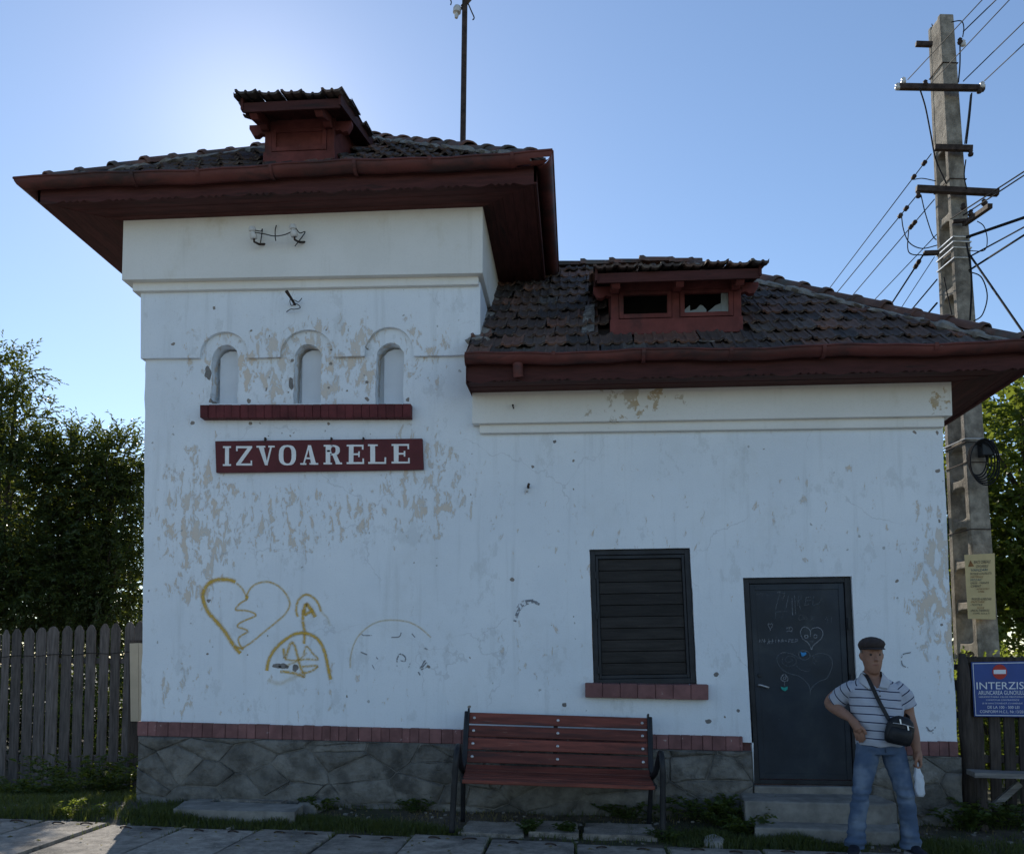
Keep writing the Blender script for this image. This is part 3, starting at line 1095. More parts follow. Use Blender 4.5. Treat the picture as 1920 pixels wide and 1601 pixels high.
# --- door --------------------------------------------------------------
dr = bpy.data.objects.new("door", None)
link(dr, B)
dq = [Vector((p.x, 0.05, p.z)) for p in door]
fr = MB()
for a in ((0.003, 0.003, 0.06, 0.997), (0.94, 0.003, 0.997, 0.997), (0.06, 0.003, 0.94, 0.028), (0.06, 0.975, 0.94, 0.997)):
    fr.prism(*rim(dq, *a, 0.03, 0.14))
fr.build("door_frame", M['blackframe'], dr, bevel=0.004)
MB().prism(*rim(dq, 0.064, 0.03, 0.936, 0.973, 0.055, 0.10)).build("door_leaf", M['door'], dr, bevel=0.004)
MB().prism(*rim(dq, 0.004, 0.004, 0.996, 0.996, 0.15, 0.17)).build("door_light_stop", M['dark'], dr)  # added dark sheet, keeps light from leaking round the leaf
ed = MB()
for a in ((0.064, 0.03, 0.115, 0.973), (0.885, 0.03, 0.936, 0.973), (0.115, 0.03, 0.885, 0.06), (0.115, 0.945, 0.885, 0.973)):
    ed.prism(*rim(dq, *a, 0.047, 0.054))
ed.build("door_edge_plate", M['door'], dr, bevel=0.003)
hp = W(1422, 1284, 0.03)
MB().tube([hp + Vector((0, 0.02, 0)), hp, hp + Vector((0.02, -0.012, 0)), W(1442, 1289, 0.012)], 0.011, 8).build("door_handle", M['steel'], dr, smooth=True)
lk = W(1424, 1266, 0.045)
MB().lathe(lk, (0, -1, 0), [(0, 0.02), (0.008, 0.02), (0.012, 0.012)], 12).build("lock", M['blackframe'], dr)
for v in (0.23, 0.50, 0.72):
    MB().lathe(quad_lerp(dq, 0.958, v) + Vector((0, -0.03, -0.05)), (0, 0, 1), [(0, 0.013), (0.11, 0.013)], 8).build("hinge", M['blackframe'], dr)


# --- painted and chalked marks: thin ribbons lying on the surface ---------
def smooth_path(pts, n=6):
    """Catmull-Rom through 2-D points"""
    if len(pts) < 3:
        return pts
    out = []
    P = [pts[0]] + list(pts) + [pts[-1]]
    for i in range(1, len(P) - 2):
        for k in range(n):
            t = k / n
            q = []
            for d in range(len(pts[0])):
                p0, p1, p2, p3 = P[i - 1][d], P[i][d], P[i + 1][d], P[i + 2][d]
                q.append(0.5 * (2 * p1 + (p2 - p0) * t + (2 * p0 - 5 * p1 + 4 * p2 - p3) * t * t + (3 * p1 - p0 - 3 * p2 + p3) * t ** 3))
            out.append(tuple(q))
    out.append(pts[-1])
    return out


def marks(name, strokes, material, parent, y, label=None, split=False):
    """strokes: (pixel points, width px, strength, smooth?) drawn on the plane at depth y"""
    if split:
        for i, st_ in enumerate(strokes):
            marks(name, [st_], material, parent, y - 0.0002 * i, label)
        return
    me = bpy.data.meshes.new(name)
    V, Fc, UV = [], [], []
    for si, (pts, wpx, st, smo) in enumerate(strokes):
        P = [(p[0], p[1], p[2] if len(p) > 2 else 1.0) for p in pts]
        if smo:
            P = smooth_path(P)
        yy = y - 0.00025 * si
        pw = [W(p[0], p[1], yy) for p in P]
        k = len(V)
        for i, p in enumerate(pw):
            d = pw[min(i + 1, len(pw) - 1)] - pw[max(i - 1, 0)]
            nrm = Vector((-d.z, 0, d.x))
            nrm = nrm.normalized() if nrm.length > 1e-6 else Vector((0, 0, 1))
            h = wpx / 196 / 2 * (0.6 + 0.4 * P[i][2]) * (1.75 if material is M['spray'] else 1.0)
            V += [tuple(p + nrm * h), tuple(p - nrm * h)]
            UV += [(st * P[i][2], 1.0), (st * P[i][2], 0.0)]
        for i in range(len(pw) - 1):
            Fc.append((k + 2 * i, k + 2 * i + 1, k + 2 * i + 3, k + 2 * i + 2))
    off = wloc(parent)
    me.from_pydata([tuple(Vector(v) - off) for v in V], [], Fc)
    ul = me.uv_layers.new(name="UVMap")
    for lp in me.loops:
        ul.data[lp.index].uv = UV[lp.vertex_index]
    me.materials.append(material)
    o = bpy.data.objects.new(name, me)
    return link(o, parent, label)


def z4(pts, k=1.0):          # zoomed crop (360,1070), 4.174x -> photograph pixels
    return [(360 + p[0] / 4.174, 1070 + p[1] / 4.174) + tuple(p[2:]) for p in pts]


marks("graffiti_heart", [
    (z4([(340, 85), (270, 68), (190, 72), (125, 105), (88, 170), (90, 235), (125, 320), (190, 395), (260, 480), (320, 575), (378, 645)]), 8.5, 1.0, True),
    (z4([(345, 95), (385, 130), (415, 180), (428, 230)]), 4.5, 0.6, True),
    (z4([(425, 200), (455, 140), (510, 98), (590, 85), (670, 115), (735, 180), (765, 255), (735, 330), (660, 400), (560, 480), (470, 555), (380, 612)]), 4.5, 0.62, True),
    (z4([(428, 225), (375, 255), (342, 305), (420, 310), (480, 328), (497, 352), (430, 380), (370, 410), (358, 437), (410, 455), (435, 475), (395, 500), (362, 530), (370, 570), (392, 605)]), 4.2, 0.7, True),
    (z4([(418, 205), (440, 212)]), 8, 1.0, False),
    (z4([(330, 590), (405, 612)]), 5, 0.7, False),
], M['spray'], B, -0.003, "broken heart outlined in ochre spray paint")
marks("graffiti_figure", [
    (z4([(828, 360), (815, 300), (835, 225), (890, 185), (950, 210), (990, 260), (1010, 320)]), 5.5, 0.75, True),
    (z4([(1010, 320, .6), (1060, 370, .5), (1080, 430, .4)]), 6, 0.5, True),
    (z4([(875, 345), (880, 290), (895, 262), (930, 300), (965, 360)]), 8, 1.0, True),
    (z4([(880, 345), (950, 305)]), 7, 0.95, False),
    (z4([(872, 300), (868, 400), (882, 480), (875, 570)]), 6.5, 0.85, True),
    (z4([(585, 780), (600, 700), (650, 610), (740, 530), (820, 490), (890, 488), (960, 515), (1010, 570), (1045, 660), (1065, 760), (1085, 850)]), 7, 1.0, True),
    (z4([(715, 605), (730, 680), (770, 570), (800, 580), (830, 680), (850, 760), (878, 825), (800, 800), (690, 785)]), 6, 0.75, True),
    (z4([(725, 690), (800, 700), (900, 690), (985, 692), (940, 640), (895, 590), (870, 660)]), 4.5, 0.6, True),
    (z4([(740, 740), (830, 700), (900, 640)]), 4.5, 0.5, True),
    (z4([(860, 750), (980, 742), (930, 785), (860, 800)]), 5, 0.7, True),
    (z4([(590, 850), (680, 880), (760, 850), (860, 800)]), 9, 0.22, True),
], M['spray'], B, -0.0035, "arch shaped figure scrawled in ochre spray paint")
marks("graffiti_arc", [
    (z4([(1238, 760), (1240, 680), (1265, 580), (1310, 500), (1390, 430), (1480, 392), (1590, 385), (1700, 402), (1790, 450), (1870, 520)]), 3.2, 0.45, True),
], M['spray'], B, -0.0032, "thin ochre arc sprayed on the wall")
marks("scraped_mark", [
    (z4([(1318, 485), (1340, 505), (1415, 505), (1410, 485)]), 2.2, 1, False), (z4([(1555, 520), (1620, 515), (1637, 482)]), 2.2, 1, True),
    (z4([(1720, 490), (1745, 520)]), 2, 1, False), (z4([(1320, 635), (1370, 655)]), 2.6, 1, False),
    (z4([(1410, 735), (1425, 765), (1445, 770)]), 2.4, 1, True), (z4([(1430, 660), (1455, 690)]), 2, 1, False),
    (z4([(1605, 745), (1605, 690), (1630, 650), (1665, 670), (1668, 705), (1630, 700)]), 2.8, 1, True),
    (z4([(1690, 760), (1720, 705)]), 2.4, 1, False), (z4([(1820, 605), (1845, 615)]), 2.6, 1, False),
    (z4([(1785, 765), (1820, 705), (1830, 720), (1790, 770), (1840, 750)]), 2.8, 1, True), (z4([(1770, 790), (1785, 815)]), 2.6, 1, False),
    ([(965, 1165), (975, 1140), (995, 1128), (1012, 1132)], 7, .7, True), ([(970, 1140), (980, 1128), (1000, 1125)], 5, .6, True),
    ([(1690, 1233), (1694, 1226), (1708, 1223)], 2.5, 1, True), ([(1690, 1238), (1693, 1247), (1703, 1252)], 2.2, 1, True),
    ([(1736, 1360), (1745, 1370), (1755, 1362)], 2.5, 1, True), ([(1740, 1368), (1750, 1374)], 2.2, 1, True),
], M['scrape'], B, -0.0028, None, True)


def blot(cx, cy, rx, ry, y, seed, n=18):
    pts = []
    for k in range(n):
        a = 2 * math.pi * k / n
        r = 1 + 0.35 * mnoise.noise(Vector((math.cos(a) * 1.7 + seed, math.sin(a) * 1.7, seed * 3.3)))
        pts.append(W(cx + rx * r * math.cos(a), cy - ry * r * math.sin(a), y))
    return pts


for cx, cy, rx, ry, s in ((519, 1248, 9, 4.5, 1), (530, 1248, 8, 5, 2), (538, 1250, 3.5, 3, 3), (553, 1252, 5.5, 7, 4), (1058, 1321, 4.5, 4, 5), (1343, 1264, 4.5, 4.5, 6),
                          (1384, 1332, 3, 3, 7), (390, 700, 6, 12, 8), (546, 720, 5, 11, 9), (1328, 1352, 6, 4, 12), (1040, 828, 3, 3, 13)):
    MB().prism(blot(cx, cy, rx, ry, -0.0022, s * 1.7), (0, 0.0015, 0)).build("bare_spot", M['chip'], B)


def zd(pts):                 # zoomed crop (1390,1080), 6.673x
    return [(1390 + p[0] / 6.673, 1080 + p[1] / 6.673) for p in pts]


DY = 0.0535
marks("chalk_line", [
    (zd([(865, 755), (862, 690), (840, 655), (795, 633), (755, 655), (740, 715), (770, 785), (830, 830), (865, 885), (878, 920)]), 1.9, .9, True),
    (zd([(862, 690), (890, 655), (940, 642), (990, 655), (1020, 705), (1005, 770), (955, 820), (900, 865), (880, 920)]), 1.9, .9, True),
    (zd([(790, 750), (805, 735), (830, 742), (828, 768), (800, 770), (792, 752)]), 2.2, .9, True), (zd([(905, 745), (925, 728), (945, 745), (935, 772), (912, 770), (905, 748)]), 2.2, .8, True),
    (zd([(865, 815), (885, 822), (900, 808)]), 1.5, .7, True),
    (zd([(332, 605), (345, 590), (362, 605), (378, 592), (390, 605), (380, 635), (362, 660), (360, 685)]), 1.5, .8, True), (zd([(332, 605), (345, 635), (358, 650)]), 1.5, .8, True),
    (zd([(565, 660), (580, 640), (600, 650), (612, 632), (635, 650), (630, 690), (600, 685), (565, 690)]), 1.6, .9, True), (zd([(585, 665), (605, 670)]), 1.5, .8, False),
    # N+A+I+A=PEP
    (zd([(222, 830), (230, 790), (255, 828), (265, 785)]), 1.7, .9, False), (zd([(270, 810), (310, 808)]), 1.7, .9, False), (zd([(290, 785), (286, 835)]), 1.6, .9, False),
    (zd([(330, 850), (345, 785), (358, 845)]), 1.6, .9, False), (zd([(335, 820), (405, 808)]), 1.6, .9, False), (zd([(388, 785), (385, 840)]), 1.6, .9, False),
    (zd([(432, 790), (428, 832)]), 1.7, .9, False), (zd([(438, 760), (441, 764)]), 3, .9, False), (zd([(450, 810), (485, 806)]), 1.6, .9, False), (zd([(468, 785), (465, 832)]), 1.6, .9, False),
    (zd([(495, 828), (512, 780), (530, 825)]), 1.6, .9, False), (zd([(500, 808), (528, 806)]), 1.5, .9, False), (zd([(545, 800), (570, 798)]), 1.5, .8, False), (zd([(545, 812), (570, 810)]), 1.5, .8, False),
    (zd([(592, 830), (595, 785), (618, 788), (615, 806), (596, 808)]), 1.6, .9, False), (zd([(655, 785), (632, 788), (630, 828), (655, 825)]), 1.6, .9, False), (zd([(632, 806), (650, 804)]), 1.5, .9, False),
    (zd([(672, 832), (675, 785), (702, 790), (698, 808), (676, 812)]), 1.6, .9, False),
    # flower
    (zd([(505, 1245), (540, 1228), (575, 1262), (580, 1300), (545, 1312), (505, 1300), (498, 1262), (520, 1240)]), 2.4, .8, True), (zd([(525, 1262), (550, 1258), (552, 1282), (528, 1285), (525, 1262)]), 1.8, .8, True),
    (zd([(538, 1312), (540, 1375)]), 1.8, .7, False),
], M['chalk'], dr, DY - 0.0075, None, True)
marks("chalk_line", [
    (zd([(428, 415), (475, 225), (515, 300), (545, 210)]), 2, .7, False), (zd([(590, 240), (555, 415)]), 2, .7, False), (zd([(632, 275), (642, 490)]), 3.2, .95, False),
    (zd([(665, 240), (680, 480)]), 2.2, .6, False), (zd([(705, 365), (715, 250), (750, 240), (745, 290), (715, 305), (745, 435)]), 1.8, .7, False),
    (zd([(870, 258), (810, 262), (795, 365), (850, 350)]), 1.8, .7, False), (zd([(800, 310), (880, 295)]), 1.6, .7, False), (zd([(905, 245), (890, 360), (960, 345)]), 1.8, .7, False),
    (zd([(965, 350), (1010, 270), (1025, 330)]), 1.6, .6, False), (zd([(430, 450), (590, 430)]), 1.5, .6, False), (zd([(432, 450), (425, 530)]), 1.5, .6, False), (zd([(518, 470), (502, 535)]), 1.5, .6, False),
    (zd([(195, 245), (205, 205), (225, 245), (240, 205)]), 1.5, .5, False), (zd([(250, 215), (275, 205), (258, 270)]), 1.5, .5, False), (zd([(310, 235), (340, 232)]), 1.5, .5, False),
    (zd([(430, 185), (480, 165), (445, 215), (500, 180), (480, 215), (545, 205)]), 1.5, .55, True),
    (zd([(720, 545), (725, 490), (765, 495), (770, 530), (725, 548)]), 1.6, .6, True), (zd([(800, 500), (785, 540), (825, 530), (805, 500)]), 1.5, .5, True), (zd([(870, 550), (880, 490), (905, 500), (885, 525), (915, 552)]), 1.5, .6, False),
    (zd([(1075, 500), (1055, 530), (1085, 545), (1060, 580)]), 1.5, .5, True), (zd([(1130, 505), (1125, 580)]), 1.5, .5, False),
    (zd([(860, 1480), (855, 1390), (800, 1310), (720, 1250), (600, 1215), (510, 1165), (455, 1080), (450, 1010), (500, 960), (600, 960), (680, 1000), (720, 1030)]), 1.9, .75, True),
    (zd([(865, 1430), (900, 1370), (980, 1310), (1070, 1275), (1115, 1190), (1140, 1090), (1115, 1010), (1040, 970), (950, 970), (880, 1005)]), 1.9, .75, True),
    (zd([(520, 1010), (515, 1085), (580, 1125), (660, 1110), (690, 1050), (640, 1000), (570, 1010), (545, 1050), (590, 1075), (640, 1050), (610, 1030)]), 1.5, .55, True),
    (zd([(975, 1000), (915, 1010), (895, 1060), (940, 1115)]), 1.5, .6, True), (zd([(960, 1030), (920, 1040), (930, 1065), (955, 1055)]), 1.4, .5, True),
    (zd([(690, 1125), (750, 1170), (830, 1190), (875, 1150)]), 1.4, .55, True), (zd([(715, 960), (765, 928), (840, 950), (858, 1010), (800, 1045), (735, 1025), (715, 965)]), 2, .8, True),
], M['chalkfaint'], dr, DY - 0.0002, None, True)
MB().prism([W(*p, DY - .012) for p in zd([(738, 945), (775, 955), (810, 950), (815, 975), (775, 1002), (755, 1000)])], (0, 0.0008, 0)).build("chalk_patch", M['chalkblue'], dr)
MB().prism([W(*p, DY - .012) for p in zd([(492, 1378), (535, 1392), (580, 1375), (578, 1415), (545, 1438), (505, 1415)])], (0, 0.0008, 0)).build("chalk_patch", M['chalkgreen'], dr)
# --- roofs --------------------------------------------------------------
PITCH_T, PITCH_L = 0.75, 0.77
TILE_W, TILE_L, EXPO = 0.205, 0.36, 0.285


def tile_mesh(seed=0):
    r = random.Random(seed)
    prof = [(0.0, .026), (.10, .030), (.19, .010), (.27, .006), (.43, .006), (.48, .017), (.55, .017), (.60, .006), (.76, .006), (.84, .010), (.92, .024), (1.0, .027)]
    m = MB()
    rows = [0.0, 0.5, 1.0]
    n = len(prof)
    for t in rows:
        for (u, z) in prof:
            y = t * TILE_L
            jag = 0.006 * r.uniform(-1, 1) if t == 0 else 0
            m.v.append((u * TILE_W, y + jag, z + 0.032 * (1 - t)))
    for k in range(2):
        for i in range(n - 1):
            a = k * n + i
            m.f.append((a, a + 1, a + n + 1, a + n))
    b = len(m.v)
    for (u, z) in prof:
        m.v.append((u * TILE_W, 0.003, z + 0.032 - 0.021))
    for i in range(n - 1):
        m.f.append((b + i, b + i + 1, i + 1, i))
    # underside of the tail
    c = len(m.v)
    for (u, z) in prof:
        m.v.append((u * TILE_W, 0.12, z + 0.006))
    for i in range(n - 1):
        m.f.append((c + i, c + i + 1, b + i + 1, b + i))
    # side edges
    m.f.append((0, n, 2 * n, c, b))
    m.f.append((n - 1, b + n - 1, c + n - 1, 3 * n - 1, 2 * n - 1))
    return m


TILES = [tile_mesh(i) for i in range(4)]
TILE_ME = []
for t in TILES:
    me = t.mesh("roof_tile", (0, 0, 0), False, False)
    me.materials.append(M['tile'])
    TILE_ME.append(me)


def lay(parent, name, P0, u, s, width, length, lim, single, skip=None, loose=0.012, rows_single=99, mat_=None, start=-0.045):
    """tiles in overlapping courses over a slope; single: one object each, else one joined mesh"""
    P0, u, s = Vector(P0), Vector(u).normalized(), Vector(s).normalized()
    n = u.cross(s).normalized()
    joined = MB()
    made = 0
    rows = int(length / EXPO) + 1
    for r in range(rows):
        s0 = start + r * EXPO
        off = (r % 2) * TILE_W * 0.5
        i = -1
        while True:
            ut = i * TILE_W + off
            i += 1
            if ut > width:
                break
            sm = s0 + EXPO * 0.5
            lo0, hi0 = lim(max(0, s0))
            lo1, hi1 = lim(min(length, s0 + TILE_L))
            if ut + TILE_W < lo1 - 0.10 or ut > hi1 + 0.10 or sm > length - 0.05:
                if not (ut + TILE_W * .5 > lim(max(0, sm))[0] and ut + TILE_W * .5 < lim(max(0, sm))[1]):
                    continue
            c = P0 + u * (ut + TILE_W / 2) + s * sm
            if skip and skip(c):
                continue
            j = [random.gauss(0, loose) for _ in range(4)]
            M3 = Matrix((u, s, n)).transposed().to_4x4()
            M3.translation = P0 + u * (ut + j[0] * .5) + s * (s0 + j[1]) + n * (0.004 + abs(j[2]) * .5)
            Mx = M3 @ Matrix.Rotation(j[3] * 1.6, 4, 'Z') @ Matrix.Rotation(random.gauss(0, loose), 4, 'Y')
            k = random.randrange(4)
            clipped = ut < lo1 or ut + TILE_W > hi1 or s0 + TILE_L > length - 0.02
            if single and r < rows_single and not clipped:
                piece(name, TILE_ME[k], Mx, parent)
                made += 1
                continue
            pts = []
            for v in TILES[k].v:
                p = Mx @ Vector(v)
                d = p - P0
                uu, ss = d.dot(u), d.dot(s)
                lo, hi = lim(min(length, max(0, ss)))
                q = min(max(uu, lo), hi)
                pts.append(p + u * (q - uu) + s * (min(ss, length - 0.01) - ss))
            if single and r < rows_single:
                mm = MB().add(pts, TILES[k].f)
                if (max((p - P0).dot(u) for p in pts) - min((p - P0).dot(u) for p in pts)) > 0.03:
                    mm.build(name, M['tile'], parent, fix=False)
                    made += 1
            else:
                joined.add(pts, TILES[k].f)
    return joined, made


def ridge_line(parent, a, b, rad=0.105, lift=0.035, first=0):
    """half-round ridge tiles with a collar, lapped from a (low) to b (high)"""
    a, b = Vector(a), Vector(b)
    d = (b - a)
    L = d.length
    d.normalize()
    side = d.cross(Vector((0, 0, 1))).normalized()
    up = side.cross(d)
    n = int(L / 0.34)
    for i in range(n):
        p = a + d * (L * i / n)
        q = a + d * (L * (i + 1) / n + 0.05)
        jit = Vector((random.gauss(0, .008), random.gauss(0, .008), random.gauss(0, .008)))
        m = MB()
        rings = []
        for t, r_ in ((0, rad * 1.22), (0.12, rad * 1.24), (0.2, rad * 1.02), (0.55, rad * .97), (1, rad * .9)):
            c = p.lerp(q, t) + jit + up * (lift - 0.03)
            out = [c + side * (r_ * math.cos(math.pi * k / 10)) + up * (r_ * 0.8 * math.sin(math.pi * k / 10)) for k in range(11)]
            inn = [c + side * ((r_ - .016) * math.cos(math.pi * k / 10)) + up * ((r_ - .016) * 0.8 * math.sin(math.pi * k / 10)) for k in range(10, -1, -1)]
            rings.append(out + inn)
        m.loft(rings)
        m.build("ridge_tile", M['ridge'], parent, autosmooth=True)


def mortar_line(parent, a, b, offs, amp=0.05, name="ridge_mortar"):
    """lumpy bedding mortar beside a ridge line"""
    a, b = Vector(a), Vector(b)
    d = (b - a)
    L = d.length
    d.normalize()
    m = MB()
    n = int(L / 0.035)
    rings = []
    for i in range(n + 1):
        p = a + d * (L * i / n) + Vector(offs)
        r = 0.045 + amp * (0.5 + mnoise.noise(p * 6.3)) * 0.7
        ring = []
        for k in range(9):
            t = 2 * math.pi * k / 9
            w = 1 + 0.45 * mnoise.noise(Vector((p.x * 14 + math.cos(t) * 1.4, p.y * 14 + math.sin(t) * 1.4, p.z * 14)))
            side = d.cross(Vector((0, 0, 1))).normalized()
            up = side.cross(d)
            ring.append(p + (side * math.cos(t) * 1.5 + up * math.sin(t) * 0.55) * r * w)
        rings.append(ring)
    m.loft(rings)
    return m.build(name, M['mortar'], parent, autosmooth=True)


def gutter_run(parent, pts, outs, r, name="gutter", material=None, hole=None):
    """half-round gutter along pts; outs: outward vector at each point (mitred)"""
    m = MB()
    rings = []
    N = 9
    for p, o in zip(pts, outs):
        p, o = Vector(p), Vector(o)
        ring = [p + o * (r * math.cos(math.pi * k / N)) * -1 + Vector((0, 0, -r * math.sin(math.pi * k / N))) for k in range(N + 1)]
        ring += [p + o * ((r - .008) * math.cos(math.pi * k / N)) * -1 + Vector((0, 0, -(r - .008) * math.sin(math.pi * k / N))) for k in range(N, -1, -1)]
        rings.append(ring)
    m.loft(rings)
    if hole:
        m.f = [f for f in m.f if not hole(sum((Vector(m.v[i]) for i in f), Vector()) / len(f))]
    o = m.build(name, material or M['redmetal'], parent, autosmooth=True)
    # rolled front bead
    MB().tube([Vector(p) + Vector(q) * r for p, q in zip(pts, outs)], 0.011, 6).build("gutter_bead", M['redmetal'], o, smooth=True)
    return o


def strap(parent, p, o, r):
    p, o = Vector(p), Vector(o)
    t = Vector((o.y, -o.x, 0)) * 0.016
    m = MB()
    rings = []
    N = 10
    for k in range(N + 1):
        a = math.pi * (k / N)
        c = p - o * (r * math.cos(a)) + Vector((0, 0, -r * math.sin(a)))
        c2 = p - o * ((r + .011) * math.cos(a)) + Vector((0, 0, -(r + .011) * math.sin(a)))
        rings.append([c - t, c + t, c2 + t, c2 - t])
    m.loft(rings)
    m.build("gutter_strap", M['redmetal'], parent)


def fascia(parent, p, q, ztop_p, ztop_q, zbot, thick, scallop, material):
    """board from p to q (plan points), with a carved lower edge"""
    p, q = Vector((p[0], p[1], 0)), Vector((q[0], q[1], 0))
    L = (q - p).length
    n = int(L / 0.022)
    low = []
    for i in range(n + 1):
        t = i / n
        s = t * L
        ph = (s % 0.46)
        if ph < 0.26:
            dz = -0.030 * math.sin(math.pi * ph / 0.26)
        else:
            dz = -0.026 * (1 - abs(((ph - 0.26) % 0.066) / 0.033 - 1))
        c = p.lerp(q, t)
        low.append(Vector((c.x, c.y, zbot + (dz if scallop else 0))))
    up = [Vector((q.x, q.y, ztop_q)), Vector((p.x, p.y, ztop_p))]
    d = (q - p).normalized()
    inn = Vector((-d.y, d.x, 0)) * thick
    MB().prism(low + up, inn).build("fascia", material, parent)


def soffit_planks(parent, a_in, b_in, a_out, b_out, z_in, z_out, n, material, z_out2=None):
    """n boards between the wall line a_in-b_in and the eave line a_out-b_out (mitred ends)"""
    z_out2 = z_out if z_out2 is None else z_out2
    for i in range(n):
        t0, t1 = i / n, (i + 1) / n
        g = 0.004 / n
        t0 += g
        t1 -= g * 3
        A = [Vector((*a_in, z_in)), Vector((*a_out, z_out))]
        Bp = [Vector((*b_in, z_in)), Vector((*b_out, z_out2))]
        dz = random.uniform(-0.004, 0.004)
        pts = [A[0].lerp(A[1], t0), Bp[0].lerp(Bp[1], t0), Bp[0].lerp(Bp[1], t1), A[0].lerp(A[1], t1)]
        pts = [p + Vector((0, 0, dz)) for p in pts]
        m = MB()
        m.hexa(pts + [p + Vector((0, 0, 0.02)) for p in pts])
        m.build("soffit_board", material, parent)


# ---- tower roof
roofT = bpy.data.objects.new("roof", None)
link(roofT, B, "tower roof of mossy clay tiles")
tX0, tX1, tY0 = W(72, 340, -0.55).x, W(1006, 290, -0.55).x, -0.55
tW = tX1 - tX0
tY1 = tY0 + tW
zgl, zgr = W(60, 339, -0.64).z, W(1006, 292, -0.64).z


def tz(x):
    return zgl + (zgr - zgl) * (x - tX0) / tW


h = tW / 2
apex = Vector((tX0 + h, tY0 + h, tz(tX0 + h) + PITCH_T * h))
cT = [Vector((tX0, tY0, tz(tX0))), Vector((tX1, tY0, tz(tX1))), Vector((tX1, tY1, tz(tX1))), Vector((tX0, tY1, tz(tX0)))]
dk = MB()
dn = Vector((0, 0, -0.022))
dk.add([p + dn for p in cT] + [apex + dn], [(0, 1, 4), (1, 2, 4), (2, 3, 4), (3, 0, 4)])
dk.add([p + dn * 3 for p in cT], [(0, 3, 2, 1)])
dk.build("roof_deck", M['deck'], roofT, fix=False)
# dormer footprints
D1 = dict(x0=W(497, 300, -0.05).x, x1=W(627, 296, -0.05).x, yf=-0.05)
D2 = dict(x0=W(1146, 625, -0.02).x, x1=W(1390, 620, -0.02).x, yf=-0.02)


def in_dormer(c):
    for d in (D1, D2):
        if d['x0'] - 0.06 < c.x < d['x1'] + 0.06 and d['yf'] - 0.03 < c.y < d['yf'] + 1.0:
            return True
    return False


stuff = MB()
cnt = 0
for k in range(4):
    a, b = cT[k], cT[(k + 1) % 4]
    mid = (a + b) / 2
    Ls = (apex - mid).length
    Wd = (b - a).length
    j, n_ = lay(roofT, "roof_tile", a, b - a, apex - mid, Wd, Ls, lambda s, L=Ls, w=Wd: (s / L * w / 2, w - s / L * w / 2), k == 0, in_dormer, 0.018, 7)
    stuff.add(j.v, j.f)
    cnt += n_
stuff.build("rear_roof_tiles", M['tile'], roofT, fix=False, kind="stuff")
for k in range(4):
    ridge_line(roofT, cT[k].lerp(apex, 0.02), apex)
    if k < 2:
        mortar_line(roofT, cT[k].lerp(apex, 0.02), cT[k].lerp(apex, 0.9), (0.06 if k == 0 else -0.06, -0.05, -0.01), 0.05)
MB().lathe(apex + Vector((0, 0, -.02)), (0, 0, 1), [(0, .13), (.08, .12), (.13, .06), (.15, .01)], 12).build("ridge_tile", M['ridge'], roofT, smooth=True)

# ---- low wing roof
roofL = bpy.data.objects.new("roof", None)
link(roofL, B, "low wing roof of blackened clay tiles")
lY0 = -0.5
lX0, lX1 = TX1 - 0.03, W(1932, 650, -0.5).x
zl0, zl1 = W(882, 668, -0.59).z, W(1925, 644, -0.59).z


def lz(x):
    return zl0 + (zl1 - zl0) * (x - lX0) / (lX1 - lX0)


lDep = L_DEPTH + 1.0
hl = lDep / 2
yr = lY0 + hl
rz_ = lz((lX0 + lX1) / 2) + PITCH_L * hl
cL = [Vector((lX0, lY0, lz(lX0))), Vector((lX1, lY0, lz(lX1))), Vector((lX1, lY0 + lDep, lz(lX1))), Vector((lX0, lY0 + lDep, lz(lX0)))]
R0, R1 = Vector((lX0, yr, rz_)), Vector((lX1 - hl, yr, rz_))
dk = MB()
dk.add([p + dn for p in cL] + [R0 + dn, R1 + dn], [(0, 1, 5, 4), (1, 2, 5), (2, 3, 4, 5), (0, 4, 3)])
dk.add([p + dn * 3 for p in cL], [(0, 3, 2, 1)])
dk.build("roof_deck", M['deck'], roofL, fix=False)
stuff = MB()
uL = cL[1] - cL[0]
sL = R0 - cL[0]
Lf = sL.length
WdL = uL.length
j, n_ = lay(roofL, "roof_tile", cL[0], uL, sL, WdL, Lf, lambda s: (0.0, WdL - hl * s / Lf), True, in_dormer, 0.017)
cnt += n_
stuff.add(j.v, j.f)
mid = (cL[1] + cL[2]) / 2
Lr = (R1 - mid).length
j, n_ = lay(roofL, "roof_tile", cL[1], cL[2] - cL[1], R1 - mid, lDep, Lr, lambda s: (s / Lr * hl, lDep - s / Lr * hl), False, None)
stuff.add(j.v, j.f)
j, n_ = lay(roofL, "roof_tile", cL[2], cL[3] - cL[2], R0 - cL[3], WdL, Lf, lambda s: (hl * s / Lf, WdL), False, None)
stuff.add(j.v, j.f)
stuff.build("rear_roof_tiles", M['tile'], roofL, fix=False, kind="stuff")
print("ROOF TILES single:", cnt)
ridge_line(roofL, cL[1].lerp(R1, 0.02), R1)
ridge_line(roofL, cL[2], R1)
ridge_line(roofL, R0, R1 + Vector((0.1, 0, 0)))
mortar_line(roofL, cL[1].lerp(R1, 0.02), cL[1].lerp(R1, 0.95), (-0.09, -0.06, -0.02), 0.07)
mortar_line(roofL, (lX0 + .06, lY0 + .35, lz(lX0) + PITCH_L * .35 + .02), (lX0 + .06, yr, rz_), (0, 0, 0), 0.05, "flashing_mortar")
